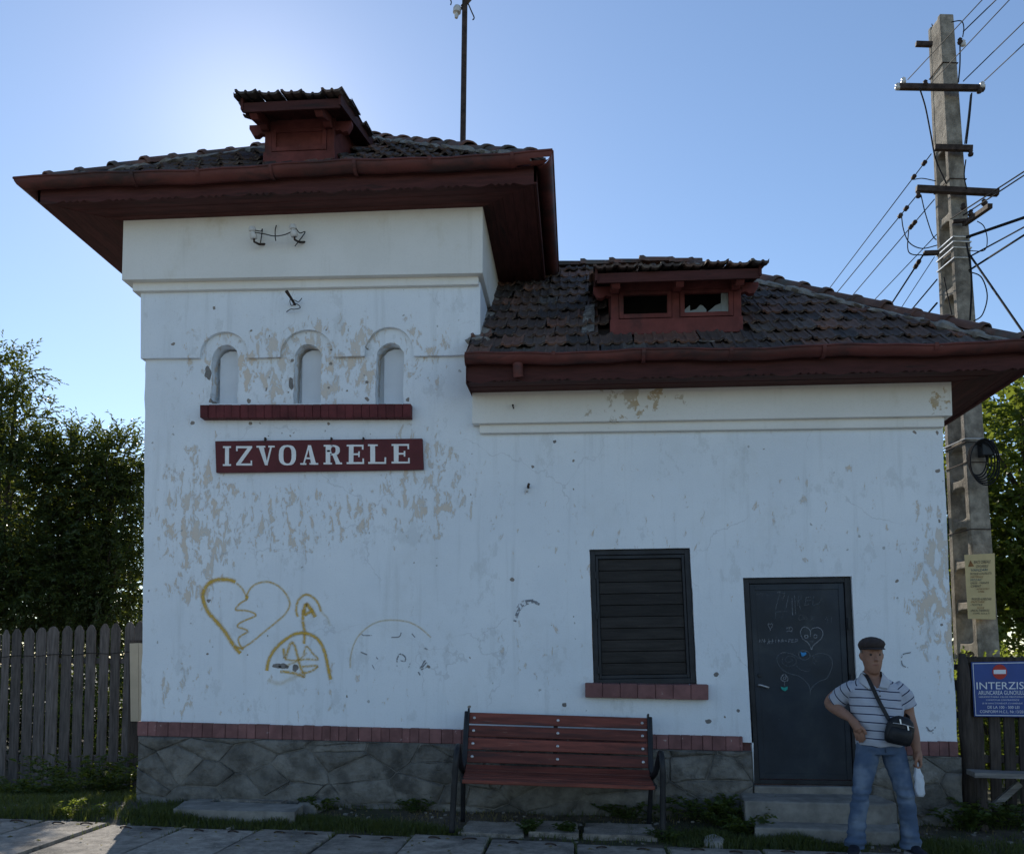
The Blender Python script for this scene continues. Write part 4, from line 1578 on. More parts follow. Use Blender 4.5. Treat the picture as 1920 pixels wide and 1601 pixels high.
# loose sheet fallen on the tiles beside the dormer
p0, p1 = W(1108, 525, 0.1), W(1102, 612, -0.14)
rs = MB()
n_ = 10
rings = []
for i in range(n_ + 1):
    t = i / n_
    x = p0.x + (p1.x - p0.x) * t
    y = 0.62 - 0.66 * t
    z = lz(x) + PITCH_L * (y - lY0) + 0.07 + 0.03 * math.sin(t * 5)
    w = 0.045 + 0.02 * t + 0.012 * mnoise.noise(Vector((t * 5, 1, 0)))
    rings.append([Vector((x - w, y, z)), Vector((x + w, y, z + .02)), Vector((x + w, y + .01, z + .03)), Vector((x - w, y + .01, z + .012))])
rs.loft(rings)
rs.build("fallen_flashing", M['lichen'], roofL, label="lichen covered strip of sheet lying on the tiles")
bl = blot(1316, 633, 16, 6, 0, 3.3)
cpt = W(1316, 636, -0.33)
zc = lz(cpt.x) + PITCH_L * (-0.33 - lY0) + 0.055
mm = MB()
mm.prism([Vector((p.x - 0, -0.33 + (p.z - bl[0].z) * .8, zc + (p.z - bl[0].z) * .62)) for p in bl], (0, -0.004, 0.006))
mm.build("bird_dropping", M['lichen'], roofL)

# ---- gutters, fascias, soffits
GR = 0.082
sT, sLw = SOFF_T, SOFF_L
wx0, wx1 = W(228, 450, -0.17).x, W(905, 450, -0.17).x
eo = 0.07
gx0, gx1, gy0, gy1 = tX0 - eo, tX1 + eo, tY0 - eo, tY1
s2 = 1.0


def rust(c):
    return (c.x > gx1 - 0.22 and mnoise.noise(c * 23) > 0.12 and c.z < tz(gx1) - 0.02)


NG = 40
gp = [(gx0 + (gx1 - gx0) * i / NG, gy0, tz(gx0 + (gx1 - gx0) * i / NG) + 0.012 * math.sin(i * 0.33) + 0.005 * math.sin(i * 1.3)) for i in range(NG + 1)]
go = [(0, -1, 0)] * (NG + 1)
go[0] = (-1, -1, 0)
go[-1] = (1, -1, 0)
gT = gutter_run(roofT, gp, go, GR, hole=rust)
gutter_run(roofT, [(gx1, gy0, tz(gx1)), (gx1, gy1, tz(gx1))], [(1, -1, 0), (1, 0, 0)], GR)
gutter_run(roofT, [(gx0, gy0, tz(gx0)), (gx0, gy1, tz(gx0))], [(-1, -1, 0), (-1, 0, 0)], GR)
for px in (255, 377, 512, 668, 808, 961):
    x = W(px, 320, gy0).x
    strap(gT, (x, gy0, tz(x) + .004), (0, -1, 0), GR + 0.003)
fascia(roofT, (tX0, tY0), (tX1, tY0), tz(tX0), tz(tX1), sT + 0.025, 0.025, True, M['redwood'])
fascia(roofT, (tX1, tY0), (tX1, tY1), tz(tX1), tz(tX1), sT + 0.02, 0.025, False, M['redwood_y'])
fascia(roofT, (tX0, tY1), (tX0, tY0), tz(tX0), tz(tX0), sT + 0.02, 0.025, False, M['redwood_y'])
yb = T_DEPTH + 0.17
IN = 0.028
soffit_planks(roofT, (wx0, -0.17), (wx1, -0.17), (tX0 + IN, tY0 + IN), (tX1 - IN, tY0 + IN), sT + .004, sT + 0.022, 5, M['redwood'])
soffit_planks(roofT, (wx1, -0.17), (wx1, yb), (tX1 - IN, tY0 + IN), (tX1 - IN, tY1 - IN), sT + .004, sT + 0.022, 5, M['redwood_y'])
soffit_planks(roofT, (wx0, yb), (wx0, -0.17), (tX0 + IN, tY1 - IN), (tX0 + IN, tY0 + IN), sT + .004, sT + 0.022, 5, M['redwood_y'])

gx1, gy0, gx0 = lX1 + eo, lY0 - eo, lX0
gp = [(gx0 + (gx1 - gx0) * i / NG, gy0, lz(gx0 + (gx1 - gx0) * i / NG) + 0.011 * math.sin(i * 0.5 + 1) + 0.004 * math.sin(i * 1.7)) for i in range(NG + 1)]
go = [(0, -1, 0)] * (NG + 1)
go[-1] = (1, -1, 0)
gL = gutter_run(roofL, gp, go, GR - 0.004)
gutter_run(roofL, [(gx1, gy0, lz(gx1)), (gx1, lY0 + lDep, lz(gx1))], [(1, -1, 0), (1, 0, 0)], GR - 0.004)
for px in (1038, 1206, 1369, 1542, 1750):
    x = W(px, 670, gy0).x
    strap(gL, (x, gy0, lz(x) + .004), (0, -1, 0), GR)
MB().prism([(gx0 - .004, gy0 + GR * math.cos(a), lz(gx0) - GR * math.sin(a)) for a in [math.pi * k / 8 for k in range(9)]], (0.006, 0, 0)).build("gutter_end", M['redmetal'], gL)
dp = W(971, 690, gy0)
MB().tube([(dp.x, gy0, dp.z + 0.04), (dp.x, gy0, dp.z - 0.02), (dp.x + .004, gy0 + .02, dp.z - 0.075)], [0.048, 0.048, 0.046], 14).build("downpipe_stub", M['redmetal'], gL, autosmooth=True)
fascia(roofL, (lX0, lY0), (lX1, lY0), lz(lX0), lz(lX1), sLw + 0.0, 0.025, True, M['redwood'])
fascia(roofL, (lX1, lY0), (lX1, lY0 + lDep), lz(lX1), lz(lX1), sLw - 0.035, 0.025, False, M['redwood_y'])
wr = W(1786, 760, -0.11).x
soffit_planks(roofL, (lX0, -0.11), (wr, -0.11), (lX0, lY0 + IN), (lX1 - IN, lY0 + IN), sLw, sLw - 0.01, 4, M['redwood'])
soffit_planks(roofL, (wr, -0.11), (wr, L_DEPTH + .1), (lX1 - IN, lY0 + IN), (lX1 - IN, lY0 + lDep - IN), sLw, sLw - 0.01, 6, M['redwood_y'])
eb = MB()
eb.prism([(lX0 - .006, lY0 - .012, lz(lX0) + .07), (lX0 - .006, lY0 - .012, sLw - .035), (lX0 - .006, -0.002, sLw - .012), (lX0 - .006, -0.002, lz(lX0) + PITCH_L * .5 + .06)], (0.005, 0, 0))
eb.build("end_board", M['redwood_y'], roofL)


# ---- dormers
def dormer(label, D, zb, zt, rx0, rx1, ry0, rz0, k, sashes, brackets, ntile):
    root = bpy.data.objects.new("dormer", None)
    link(root, B, label)
    x0, x1, yf = D['x0'], D['x1'], D['yf']
    w = x1 - x0
    # face boards: sill, posts, head
    m = MB()
    m.box(x0 - .012, x1 + .012, yf - .03, yf + .03, zb - .08, zb + .075)
    m.build("dormer_sill", M['dormer'], root, bevel=.005)
    ph = 0.075
    posts = [x0, x1 - ph] + [x0 + w / 2 - ph * .5] * (1 if len(sashes) > 1 else 0)
    for p in posts:
        MB().box(p, p + ph, yf - .018, yf + .04, zb + .075, zt).build("dormer_post", M['dormer'], root, bevel=.004)
    zf = rz0 + k * (yf - ry0) - .047
    MB().box(x0 - .01, x1 + .01, yf - .022, yf + .04, zt - .002, zf - .004).build("dormer_head", M['dormer'], root, bevel=.004)
    # sashes
    for si, (u0, u1, kind) in enumerate(sashes):
        a, b = (x0 + ph + .003, x1 - ph - .003) if len(sashes) == 1 else ((x0 + ph + .003, x0 + w / 2 - ph * .5 - .003) if si == 0 else (x0 + w / 2 + ph * .5 + .003, x1 - ph - .003))
        za, zc_ = zb + .082, zt - .008
        s = MB()
        f = 0.042
        s.box(a, a + f, yf - .03, yf + .012, za, zc_)
        s.box(b - f, b, yf - .03, yf + .012, za, zc_)
        s.box(a + f, b - f, yf - .03, yf + .012, za, za + f)
        s.box(a + f, b - f, yf - .03, yf + .012, zc_ - f * .8, zc_)
        so = s.build("sash", M['dormer'], root, bevel=.003)
        if kind == 'panel':
            MB().box(a + f, b - f, yf - .012, yf + .004, za + f, zc_ - f * .8).build("panel", M['dormer'], so)
        elif kind == 'broken':
            gw = b - a - 2 * f
            gz = za + f
            gh = zc_ - f * .8 - gz
            for poly in ([(0, 0), (.13, 0), (.13, .42), (.06, .3), (0, .18)], [(.13, 0), (.5, 0), (.5, .16), (.42, .38), (.36, .42), (.27, .2), (.13, .12)],
                         [(.5, 0), (.83, 0), (.83, .48), (.7, .36), (.6, .16)], [(.835, 0), (1, 0), (1, 1), (.835, 1)]):
                MB().prism([Vector((a + f + u * gw, yf - .006, gz + v * gh)) for u, v in poly], (0, .003, 0)).build("glass_shard", M['glass'], so)
    # cheeks
    zr = lambda y: rz0 + k * (y - ry0) - .05
    slope, z0f, y0f = (PITCH_T, tz, tY0) if D is D1 else (PITCH_L, lz, lY0)
    for sx, xx in ((0, x0), (1, x1 - .02)):
        ym = yf + .03
        ye = ym
        while zr(ye) > z0f(xx) + slope * (ye - y0f) and ye < 3:
            ye += .02
        MB().prism([Vector((xx, ym, z0f(xx) + slope * (ym - y0f) - .05)), Vector((xx, ye, z0f(xx) + slope * (ye - y0f) - .05)), Vector((xx, ye, zr(ye))), Vector((xx, ym, zr(ym)))], (.02, 0, 0)).build("dormer_cheek", M['dormer'], root)
    MB().box(x0 + .03, x1 - .03, yf + .25, yf + .27, zb - .1, zt + .1).build("attic_dark_sheet", M['dark'], root)  # near-black sheet behind the sashes, stands in for the attic's darkness
    # roof: boarding, front board, verge boards
    y1 = ry0
    while rz0 + k * (y1 - ry0) > z0f((rx0 + rx1) / 2) + slope * (y1 - y0f) and y1 < 3:
        y1 += .02
    y1 += .12
    bd = MB()
    bd.hexa([(rx0 + .03, ry0 + .03, rz0 - .045), (rx1 - .03, ry0 + .03, rz0 - .045), (rx1 - .03, y1, rz0 - .045 + k * (y1 - ry0)), (rx0 + .03, y1, rz0 - .045 + k * (y1 - ry0)),
             (rx0 + .03, ry0 + .03, rz0 - .02), (rx1 - .03, ry0 + .03, rz0 - .02), (rx1 - .03, y1, rz0 - .02 + k * (y1 - ry0)), (rx0 + .03, y1, rz0 - .02 + k * (y1 - ry0))])
    bd.build("dormer_roof_deck", M['redwood_y'], root)
    MB().box(rx0 + .015, rx1 - .015, ry0 + .005, ry0 + .028, rz0 - .105, rz0 - .012).build("front_board", M['redwood'], root, bevel=.003)
    for xx in (rx0, rx1 - .022):
        MB().hexa([(xx, ry0 - .01, rz0 - .085), (xx + .022, ry0 - .01, rz0 - .085), (xx + .022, y1 - .05, rz0 - .085 + k * (y1 - ry0)), (xx, y1 - .05, rz0 - .085 + k * (y1 - ry0)),
                   (xx, ry0 - .01, rz0 + .03), (xx + .022, ry0 - .01, rz0 + .03), (xx + .022, y1 - .05, rz0 + .03 + k * (y1 - ry0)), (xx, y1 - .05, rz0 + .03 + k * (y1 - ry0))]).build("verge_board", M['redwood_y'], root)
    # carved brackets under the overhang
    for bx in brackets:
        rt = lambda y: rz0 + k * (y - ry0) - .047
        prof = [(yf - .024, rt(yf) - .125), (yf - .08, rt(yf - .08) - .115), (yf - .13, rt(yf - .13) - .075), (yf - .18, rt(yf - .18) - .09), (ry0 + .09, rt(ry0) - .085), (ry0 + .035, rt(ry0) - .055), (ry0 + .035, rt(ry0 + .035) - .002), (yf - .024, rt(yf) - .002)]
        MB().prism([Vector((bx, a, b)) for a, b in prof], (.075, 0, 0)).build("bracket", M['dormer'], root, bevel=.004)
    # side corbels
    for sgn, xx in ((-1, x0), (1, x1)):
        zz = zf - .11
        pr = [(0, 0), (.0, .10), (.17, .10), (.17, .06), (.13, -.01), (.08, -.015), (.05, .01)]
        MB().prism([Vector((xx + sgn * a, yf + .0, zz + b - .02)) for a, b in pr], (0, .07, 0)).build("corbel", M['dormer'], root, bevel=.004)
    # tiles
    u = Vector((1, 0, 0))
    s = Vector((0, 1, k)).normalized()
    Lr_ = (y1 - ry0) / s.y
    j, n2 = lay(root, "dormer_tile", Vector((rx0 - .02, ry0 - .01, rz0 - .015)), u, s, rx1 - rx0 + .04, Lr_, lambda q: (-.03, rx1 - rx0 + .07), True, None, 0.02)
    return root


zb1 = W(560, 300, -0.05).z
dormer("small tower dormer with a closed red panel", D1, zb1, W(560, 243, -0.05).z, W(452, 180, -0.48).x, W(640, 170, -0.48).x, -0.48, W(545, 186, -0.48).z, 0.26,
       [(0.09, 0.93, 'panel')], [D1['x0'] - .02, D1['x1'] - .09], 4)
zb2 = W(1268, 612, -0.02).z
dormer("wide wing dormer with two small windows, one broken", D2, zb2, W(1268, 545, -0.02).z, W(1116, 505, -0.4).x, W(1428, 500, -0.4).x, -0.4, W(1268, 505, -0.4).z, 0.26,
       [(0.075, 0.46, 'open'), (0.535, 0.92, 'broken')], [D2['x0'] + .0, (D2['x0'] + D2['x1']) / 2 - .03, D2['x1'] - .10], 7)
# slipped tiles and jagged lath ends at the tower dormer's left verge
for i, (pxx, pyy, ln, an) in enumerate(((455, 190, .16, .5), (462, 204, .14, .4), (466, 216, .12, .35), (470, 226, .15, .3))):
    p = W(pxx, pyy, -0.38 + .05 * i)
    MB().bar(p + Vector((.12, 0, -.02)), p + Vector((-.07, 0, .05)), .05, .012).build("lath_end", M['deck'], roofT)
# ------------------------------------------------------------------ station name board
def poly_ring(cx, cz, rx, rz, ix, iz, n=20, sq=0.75):
    o, i = [], []
    for k in range(n):
        t = 2 * math.pi * k / n
        c, s = math.cos(t), math.sin(t)
        f = lambda v: math.copysign(abs(v) ** sq, v)
        o.append((cx + rx * f(c), cz + rz * f(s)))
        i.append((cx + ix * f(c), cz + iz * f(s)))
    return [[o[k], o[(k + 1) % n], i[(k + 1) % n], i[k]] for k in range(n)]


def rc(a, b, c, d):
    return [(a, b), (c, b), (c, d), (a, d)]


s_ = 0.085
GLYPH = {
    'I': [rc(.27, 0, .73, 1), rc(.02, 0, .98, s_), rc(.02, 1 - s_, .98, 1)],
    'Z': [rc(.02, 1 - .11, .98, 1), rc(.02, 0, .98, .11), [(.04, .11), (.30, .11), (.96, .89), (.70, .89)], rc(.02, .74, .11, .89), rc(.89, .11, .98, .26)],
    'V': [[(.08, 1), (.36, 1), (.62, .0), (.46, 0)], [(.78, 1), (.88, 1), (.60, .0), (.50, 0)], rc(-.02, 1 - s_, .48, 1), rc(.66, 1 - s_, 1.02, 1)],
    'O': poly_ring(.5, .5, .5, .52, .24, .43),
    'A': [[(.12, 0), (.21, 0), (.53, 1), (.44, 1)], [(.62, 0), (.90, 0), (.60, 1), (.42, 1)], rc(.26, .28, .70, .37), rc(-.02, 0, .34, s_), rc(.52, 0, 1.02, s_)],
    'R': [rc(.12, 0, .37, 1), rc(.0, 0, .47, s_), rc(.0, 1 - s_, .5, 1), rc(.37, .47, .62, .55)] + poly_ring(.55, .735, .36, .265, .13, .18, 20, .8) + [[(.50, .5), (.72, .5), (.95, .02), (.70, .02)], rc(.68, 0, 1.03, s_)],
    'E': [rc(.12, 0, .38, 1), rc(.0, 0, .98, s_ + .01), rc(.0, 1 - s_ - .01, .95, 1), rc(.38, .46, .72, .55), rc(.89, .08, .98, .28), rc(.86, .74, .95, .92), rc(.66, .36, .74, .65)],
    'L': [rc(.12, 0, .38, 1), rc(.0, 0, .98, s_ + .01), rc(.0, 1 - s_, .52, 1), rc(.89, .08, .98, .33)],
}
SY = -0.045
q = [W(403, 827, SY), W(792, 822, SY), W(794, 880, SY), W(405, 886, SY)]
sign = MB().prism(q, (0, 0.03, 0)).build("station_sign", M['signred'], None, origin=tuple((q[2] + q[3]) / 2), bevel=.005,
                                      label="long maroon board reading IZVOARELE in white serif letters", cat="sign")
rimq = MB()
for i, (zx0, zx1) in enumerate(((515, 558), (582, 667), (690, 780), (803, 892), (915, 1003), (1033, 1125), (1152, 1243), (1262, 1357), (1383, 1478))):
    g_ = GLYPH["IZVOARELE"[i]]
    xa, xb = 230 + zx0 / 2.743, 230 + zx1 / 2.743
    t = (zx0 - 515) / (1478 - 515)
    yb_, yt = 520 + (969 - 14 * t) / 2.743, 520 + (868 - 12 * t) / 2.743
    m = MB()
    P = [W(xa, yb_, SY - .004), W(xb, yb_, SY - .004), W(xb, yt, SY - .004), W(xa, yt, SY - .004)]
    for si, poly in enumerate(g_):
        pts = []
        for (u, v) in poly:
            p = P[0].lerp(P[1], u).lerp(P[3].lerp(P[2], u), v)
            p = Vector((p.x + mnoise.noise(p * 30) * .003, SY - .004 - .0002 * (si % 7), p.z + mnoise.noise(p * 27) * .003))
            pts.append(p)
        m.prism(pts, (0, .0035, 0))
    m.build("letter", M['signwhite'], sign)
for px in (497, 621, 681):
    p = W(px, 824, -0.03)
    MB().bar(p + Vector((0, 0, -.03)), p + Vector((.004, 0, .018)), .012, .04, (0, -1, 0)).build("mounting_tab", M['iron'], sign)

# ------------------------------------------------------------------ small ironwork on the wall
def insulator(px, py, label, tail):
    Y = -0.30
    p = W(px, py, Y)
    root = empty("wall_insulator", (p.x, -0.17, p.z - .06), label, "insulator", "porcelain insulators on the tower frieze")
    ax = Vector((-.12, -.15, 1)).normalized()
    MB().lathe(p + Vector((0, 0, -.06)), ax, [(0, .03), (.012, .036), (.05, .034), (.055, .024), (.068, .022), (.075, .034), (.10, .036), (.115, .028), (.12, .01)], 14).build("porcelain_body", M['porcelain'], root, autosmooth=True)
    MB().tube([(p.x + .06, -.165, p.z - .05), (p.x + .03, -.24, p.z - .085), (p.x + .005, -.30, p.z - .09), (p.x, -.30, p.z - .03)], .011, 7).build("hook", M['iron'], root, smooth=True)
    pts = [p + Vector((.02, -.02, .015))] + [W(*t) for t in tail]
    MB().tube(smooth3(pts), .005, 5).build("tie_wire", M['wire'], root, smooth=True)
    return root


def smooth3(pts, n=6):
    return [Vector(p) for p in smooth_path([tuple(p) for p in pts], n)]


insulator(476, 437, "white porcelain insulator nearer the tower's outer corner", [(489, 434, -.28), (492, 431, -.2), (488, 458, -.22)])
insulator(552, 433, "white porcelain insulator nearer the middle of the frieze", [(562, 437, -.28), (572, 436, -.2), (553, 462, -.24)])
w_ = [W(478, 436, -.33), W(495, 439, -.32), W(515, 443, -.31), W(535, 440, -.32), W(551, 432, -.33)]
o = MB().tube(smooth3(w_), .005, 5)
o.tube(smooth3([W(518, 423, -.18), W(516, 432, -.27), W(516, 444, -.31), W(517, 452, -.3)]), .005, 5)
o.build("tie_cable", M['wire'], None, origin=tuple(w_[2]), label="thin slack wire strung between the two wall insulators", cat="wire", smooth=True)
hk = empty("iron_hook", tuple(W(552, 575, -.05)), "bent iron rod with curled wire below the tower cornice", "hook")
MB().tube([W(537, 546, -.22), W(545, 558, -.16), W(553, 571, -.05)], [.018, .013, .013], 7).build("rod", M['iron'], hk, smooth=True)
MB().tube(smooth3([W(537, 585, -.07), W(545, 580, -.1), W(553, 580, -.1), (W(563, 577, -.1)), W(556, 570, -.12), W(546, 573, -.12), W(544, 562, -.13), W(552, 563, -.12), W(560, 566, -.1), W(566, 559, -.1)]), .004, 5).build("curled_wire", M['wire'], hk, smooth=True)
hk = empty("wall_peg", tuple(W(991, 914, -.01)), "small rusty peg in the wall below the low cornice", "peg")
MB().tube([W(991, 914, 0.01), W(990, 913, -.05), W(992, 906, -.06)], .012, 7).build("peg", M['iron'], hk, smooth=True)
MB().lathe(W(988, 917, -.04), (0, -.2, -1), [(0, .012), (.02, .016), (.03, .01)], 8).build("porcelain_stub", M['porcelain'], hk)
hk = empty("wall_peg", tuple(W(962, 760, -.1)), "small iron nail in the low frieze", "peg")
MB().tube([W(963, 760, -.09), W(961, 759, -.17), W(963, 766, -.18)], .007, 6).build("peg", M['iron'], hk, smooth=True)

# mast behind the tower roof
Ym = 2.1
mb, mt = W(868, 262, Ym), W(872, -30, Ym)
mast = empty("roof_mast", (mb.x, Ym, mb.z - .6), "slender dark mast rising behind the tower roof ridge", "mast")
MB().tube([(mb.x, Ym, mb.z - 1.3), mb, mt, mt + (mt - mb) * .2], [.036, .036, .034, .033], 8).build("pole", M['iron'], mast, autosmooth=True)
p = W(857, 20, Ym)
MB().lathe(p + Vector((-.01, 0, -.10)), (.1, 0, 1), [(0, .02), (.04, .028), (.06, .02), (.07, .05), (.12, .052), (.15, .04), (.17, .012)], 12).build("insulator", M['porcelain'], mast, autosmooth=True)
MB().tube(smooth3([W(868, 16, Ym), W(862, 18, Ym), W(857, 26, Ym), W(855, 34, Ym)]), .016, 7).build("hook", M['iron'], mast, smooth=True)
MB().tube([W(867, 14, Ym), W(884, -6, Ym)], .03, 7).build("crossarm", M['iron'], mast, smooth=True)
MB().tube(smooth3([W(878, 8, Ym), W(884, 22, Ym), W(889, 34, Ym), W(886, 38, Ym)]), .008, 6).build("wire_end", M['wire'], mast, smooth=True)
MB().tube(smooth3([W(842, -6, Ym), W(846, 4, Ym), W(845, 10, Ym)]), .008, 6).build("wire_end", M['wire'], mast, smooth=True)

# ------------------------------------------------------------------ steps, slabs and stones at the wall foot
def rough_slab(name, poly, th, material, label, cat, group=None, bev=.015, jag=.012):
    """stone or concrete slab with uneven rim from a plan outline (x, y, z)"""
    pts = []
    n = len(poly)
    for i in range(n):
        a, b = Vector(poly[i]), Vector(poly[(i + 1) % n])
        k = max(1, int((b - a).length / .07))
        for j in range(k):
            p = a.lerp(b, j / k)
            pts.append(p + Vector((mnoise.noise(p * 9) * jag, mnoise.noise(p * 9 + Vector((5, 5, 5))) * jag, mnoise.noise(p * 5) * jag * .4)))
    c = sum(pts, Vector()) / len(pts)
    return MB().prism(pts, (0, 0, -th)).build(name, material, None, origin=(c.x, c.y, c.z - th), bevel=bev, label=label, cat=cat, group=group)


def plan(px, py, z):
    d = ray(px, py)
    return CAM + d * ((z - CAM.z) / d.z)


z1 = 0.345
rough_slab("door_step", [(W(1388, 1480, -.02).x, -.06, z1 + .005), (W(1396, 1495, -.5).x, -.5, z1), (W(1660, 1500, -.5).x, -.5, z1 - .02), (W(1684, 1505, -.40).x, -.38, z1 - .022), (W(1640, 1480, -.02).x, -.06, z1)], .2, M['step'],
           "upper concrete step directly under the dark door", "step", "concrete steps at the door")
rough_slab("door_step", [(W(1417, 1530, -.45).x, -.40, .175), (W(1416, 1545, -.76).x, -.76, .165), (W(1686, 1552, -.76).x, -.76, .14), (W(1690, 1540, -.45).x, -.40, .15)], .12, M['step'],
           "lower concrete step with grass along its front", "step", "concrete steps at the door")
MB().box(W(1412, 1470).x, W(1618, 1470).x, -.055, .16, z1 - .2, door[3].z - .004).build("threshold", M['step'], B, bevel=.01)
# broken well frame at the wall foot
zz = ground_z(-3.3, -.4) + .085
a, b, c, d = plan(326, 1516, zz), plan(552, 1522, zz), plan(590, 1489, zz + .02), plan(372, 1482, zz + .02)
e = lambda u, v: a.lerp(b, u).lerp(d.lerp(c, u), v)
rough_slab("concrete_block", [e(0, 0), e(1, 0), e(1, .42), e(0, .42)], .1, M['step'], "long pale front beam of the broken concrete frame by the wall", "concrete", None, .012)
rough_slab("concrete_block", [e(.02, .45), e(.22, .45), e(.24, .98), e(.05, 1.0)], .09, M['step'], "pale square block at the fence end of the broken concrete frame", "concrete")
rough_slab("concrete_block", [e(.27, .55), e(.80, .50), e(.86, .92), e(.30, 1.0)], .075, M['slab'], "cracked grey slab inside the broken concrete frame", "concrete")
rough_slab("rubble_stone", [e(.93, .5), e(1.1, .45), e(1.16, .75), e(1.0, .85)], .11, M['step'], "rough grey lump beside the broken concrete frame", "stone", None, .02, .03)
# paving under the bench
for i, (xa, xb, lab) in enumerate(((868, 985, "cracked paving slab at the bench's near left foot"), (992, 1085, "small paving slab in the middle under the bench"), (1092, 1228, "wide paving slab at the bench's right foot"))):
    X0, X1 = W(xa, 1530, -.6).x, W(xb, 1530, -.6).x
    z = ground_z((X0 + X1) / 2, -.65) + .035
    rough_slab("paving_slab", [(X0, -.84 + .02 * i, z - .01), (X1, -.86, z - .012), (X1 - .02, -.42, z + .01), (X0 + .03, -.40, z + .01)], .06, M['slab'], lab, "slab", "paving slabs under the bench", .012, .02)
p = W(1338, 1552, -.9)
zz = ground_z(p.x, -.9) + .06
rough_slab("loose_stone", [(p.x - .1, -.97, zz - .02), (p.x + .06, -.99, zz - .01), (p.x + .1, -.88, zz), (p.x + .02, -.80, zz + .015), (p.x - .08, -.84, zz + .01)], .08, M['step'], "fist-sized pale stone in the grass between bench and steps", "stone", None, .02, .03)
sm = MB()
rr = random.Random(4)
for i in range(420):
    x = rr.uniform(-6, 4.6)
    y = rr.uniform(plat_edge(x) + .02, -.1)
    z = ground_z(x, y)
    r = rr.uniform(.006, .022)
    pts = []
    for k in range(8):
        pts.append((x + (1 if k & 1 else -1) * r * rr.uniform(.6, 1.1), y + (1 if k & 2 else -1) * r * rr.uniform(.6, 1.1), z + (1 if k & 4 else -.4) * r * rr.uniform(.4, .8)))
    sm.add(pts, [(0, 1, 3, 2), (4, 6, 7, 5), (0, 4, 5, 1), (1, 5, 7, 3), (3, 7, 6, 2), (2, 6, 4, 0)])
sm.build("gravel", M['mortar'], None, kind="stuff", label="scattered pebbles and crumbs on the bare earth", cat="gravel")

# ------------------------------------------------------------------ bench
bl_, br_ = W(878, 1450, -.52), W(1212, 1450, -.60)
byaw = 0.05
bc = (bl_ + br_) / 2
bx_ = bc.x
bz = ground_z(bx_, -.6) + .03
bench = empty("park_bench", (bx_, -.60, bz), "park bench with orange red slats and black iron arms against the wall", "bench")
bench.rotation_euler = (0, 0.030, byaw)
HB = 0.82


def bbuild(m, name, material, **kw):
    me = m.mesh(name, (0, 0, 0), kw.get('smooth', False))
    me.materials.append(material)
    o = bpy.data.objects.new(name, me)
    o.parent = kw.get('parent', bench)
    COL.objects.link(o)
    if kw.get('bevel'):
        mo = o.modifiers.new("bevel", 'BEVEL')
        mo.width = kw['bevel']
        mo.segments = 2
        mo.limit_method = 'ANGLE'
    return o


# local frame: x along the bench, -y towards the platform, z up
for i in range(4):
    t = i / 3
    z0 = 0.515 + 0.113 * i
    y0 = 0.165 + 0.045 * i
    m = MB()
    m.hexa([(-HB, y0, z0), (HB, y0, z0), (HB, y0 + .028, z0 - .006), (-HB, y0 + .028, z0 - .006),
            (-HB, y0 + .037, z0 + .098), (HB, y0 + .037, z0 + .098), (HB, y0 + .065, z0 + .092), (-HB, y0 + .065, z0 + .092)])
    sl = bbuild(m, "back_slat", M['benchwood'], bevel=.006)
    for xx in (-HB + .05, 0, HB - .05):
        bbuild(MB().lathe((xx, y0 + .016, z0 + .05), (0, -1, .35), [(0, .014), (.006, .013), (.01, .004)], 8), "bolt", M['bolt'], parent=sl)
for i in range(4):
    y0 = -.27 + .108 * i
    m = MB()
    za, zb__ = ((.415, .428), (.430, .436), (.438, .458), (.462, .500))[i]
    m.hexa([(-HB, y0, za - .034), (HB, y0, za - .034), (HB, y0 + .100, zb__ - .034), (-HB, y0 + .100, zb__ - .034), (-HB, y0, za), (HB, y0, za), (HB, y0 + .100, zb__), (-HB, y0 + .100, zb__)])
    bbuild(m, "seat_slat", M['benchwood'], bevel=.007)
for sx in (-1, 1):
    x = sx * (HB + .022)
    # front leg rising into a looped arm that bends back to the seat
    pth = smooth3([(x + sx * .05, -.29, -.03), (x + sx * .045, -.28, .2), (x + sx * .04, -.28, .42), (x + sx * .035, -.285, .56), (x + sx * .03, -.25, .66), (x + sx * .03, -.17, .685), (x + sx * .025, -.09, .61), (x + sx * .015, .0, .50), (x, .12, .44)], 5)
    m = MB().tube(pth, .026, 10)
    sf_ = bbuild(m, "side_frame", M['benchiron'], smooth=True)
    m = MB().tube(smooth3([(x, .335, .955), (x, .29, .85), (x, .20, .60), (x, .15, .45), (x, .19, .25), (x, .27, -.03)], 5), .022, 10)
    bbuild(m, "rear_leg", M['benchiron'], smooth=True)
    m = MB().bar((x - sx * .02, -.26, .405), (x - sx * .02, .17, .40), .03, .035)
    bbuild(m, "seat_bearer", M['benchiron'], bevel=.004)
    m = MB().bar((x - sx * .018, .155, .43), (x - sx * .018, .335, .985), .018, .05, (0, -1, 0))
    bbuild(m, "back_post", M['benchiron'], bevel=.004)
m = MB().bar((-.02, .24, .5), (-.02, .365, .94), .04, .008, (0, -1, 0))
bbuild(m, "back_strap", M['benchiron'])

# ------------------------------------------------------------------ utility pole
PX, PYp = 5.10, 2.9
pole = empty("utility_pole", (PX, PYp, ground_z(PX, PYp)), "tall concrete utility pole with ladder-like openings behind the station corner", "utility pole")
pz0, pz1 = ground_z(PX, PYp) - .2, W(1766, 42, PYp).z
topc = W(1768, 120, PYp)
midc = W(1818, 1000, PYp)
lean = (topc.x - midc.x) / (topc.z - midc.z)
ang = math.radians(7)
eu = Vector((-math.sin(ang), math.cos(ang), 0))          # along the perforated face (into the picture)
ev = Vector((math.cos(ang), math.sin(ang), 0))         # through the openings


def pc(z):
    return Vector((midc.x + lean * (z - midc.z), PYp, z))


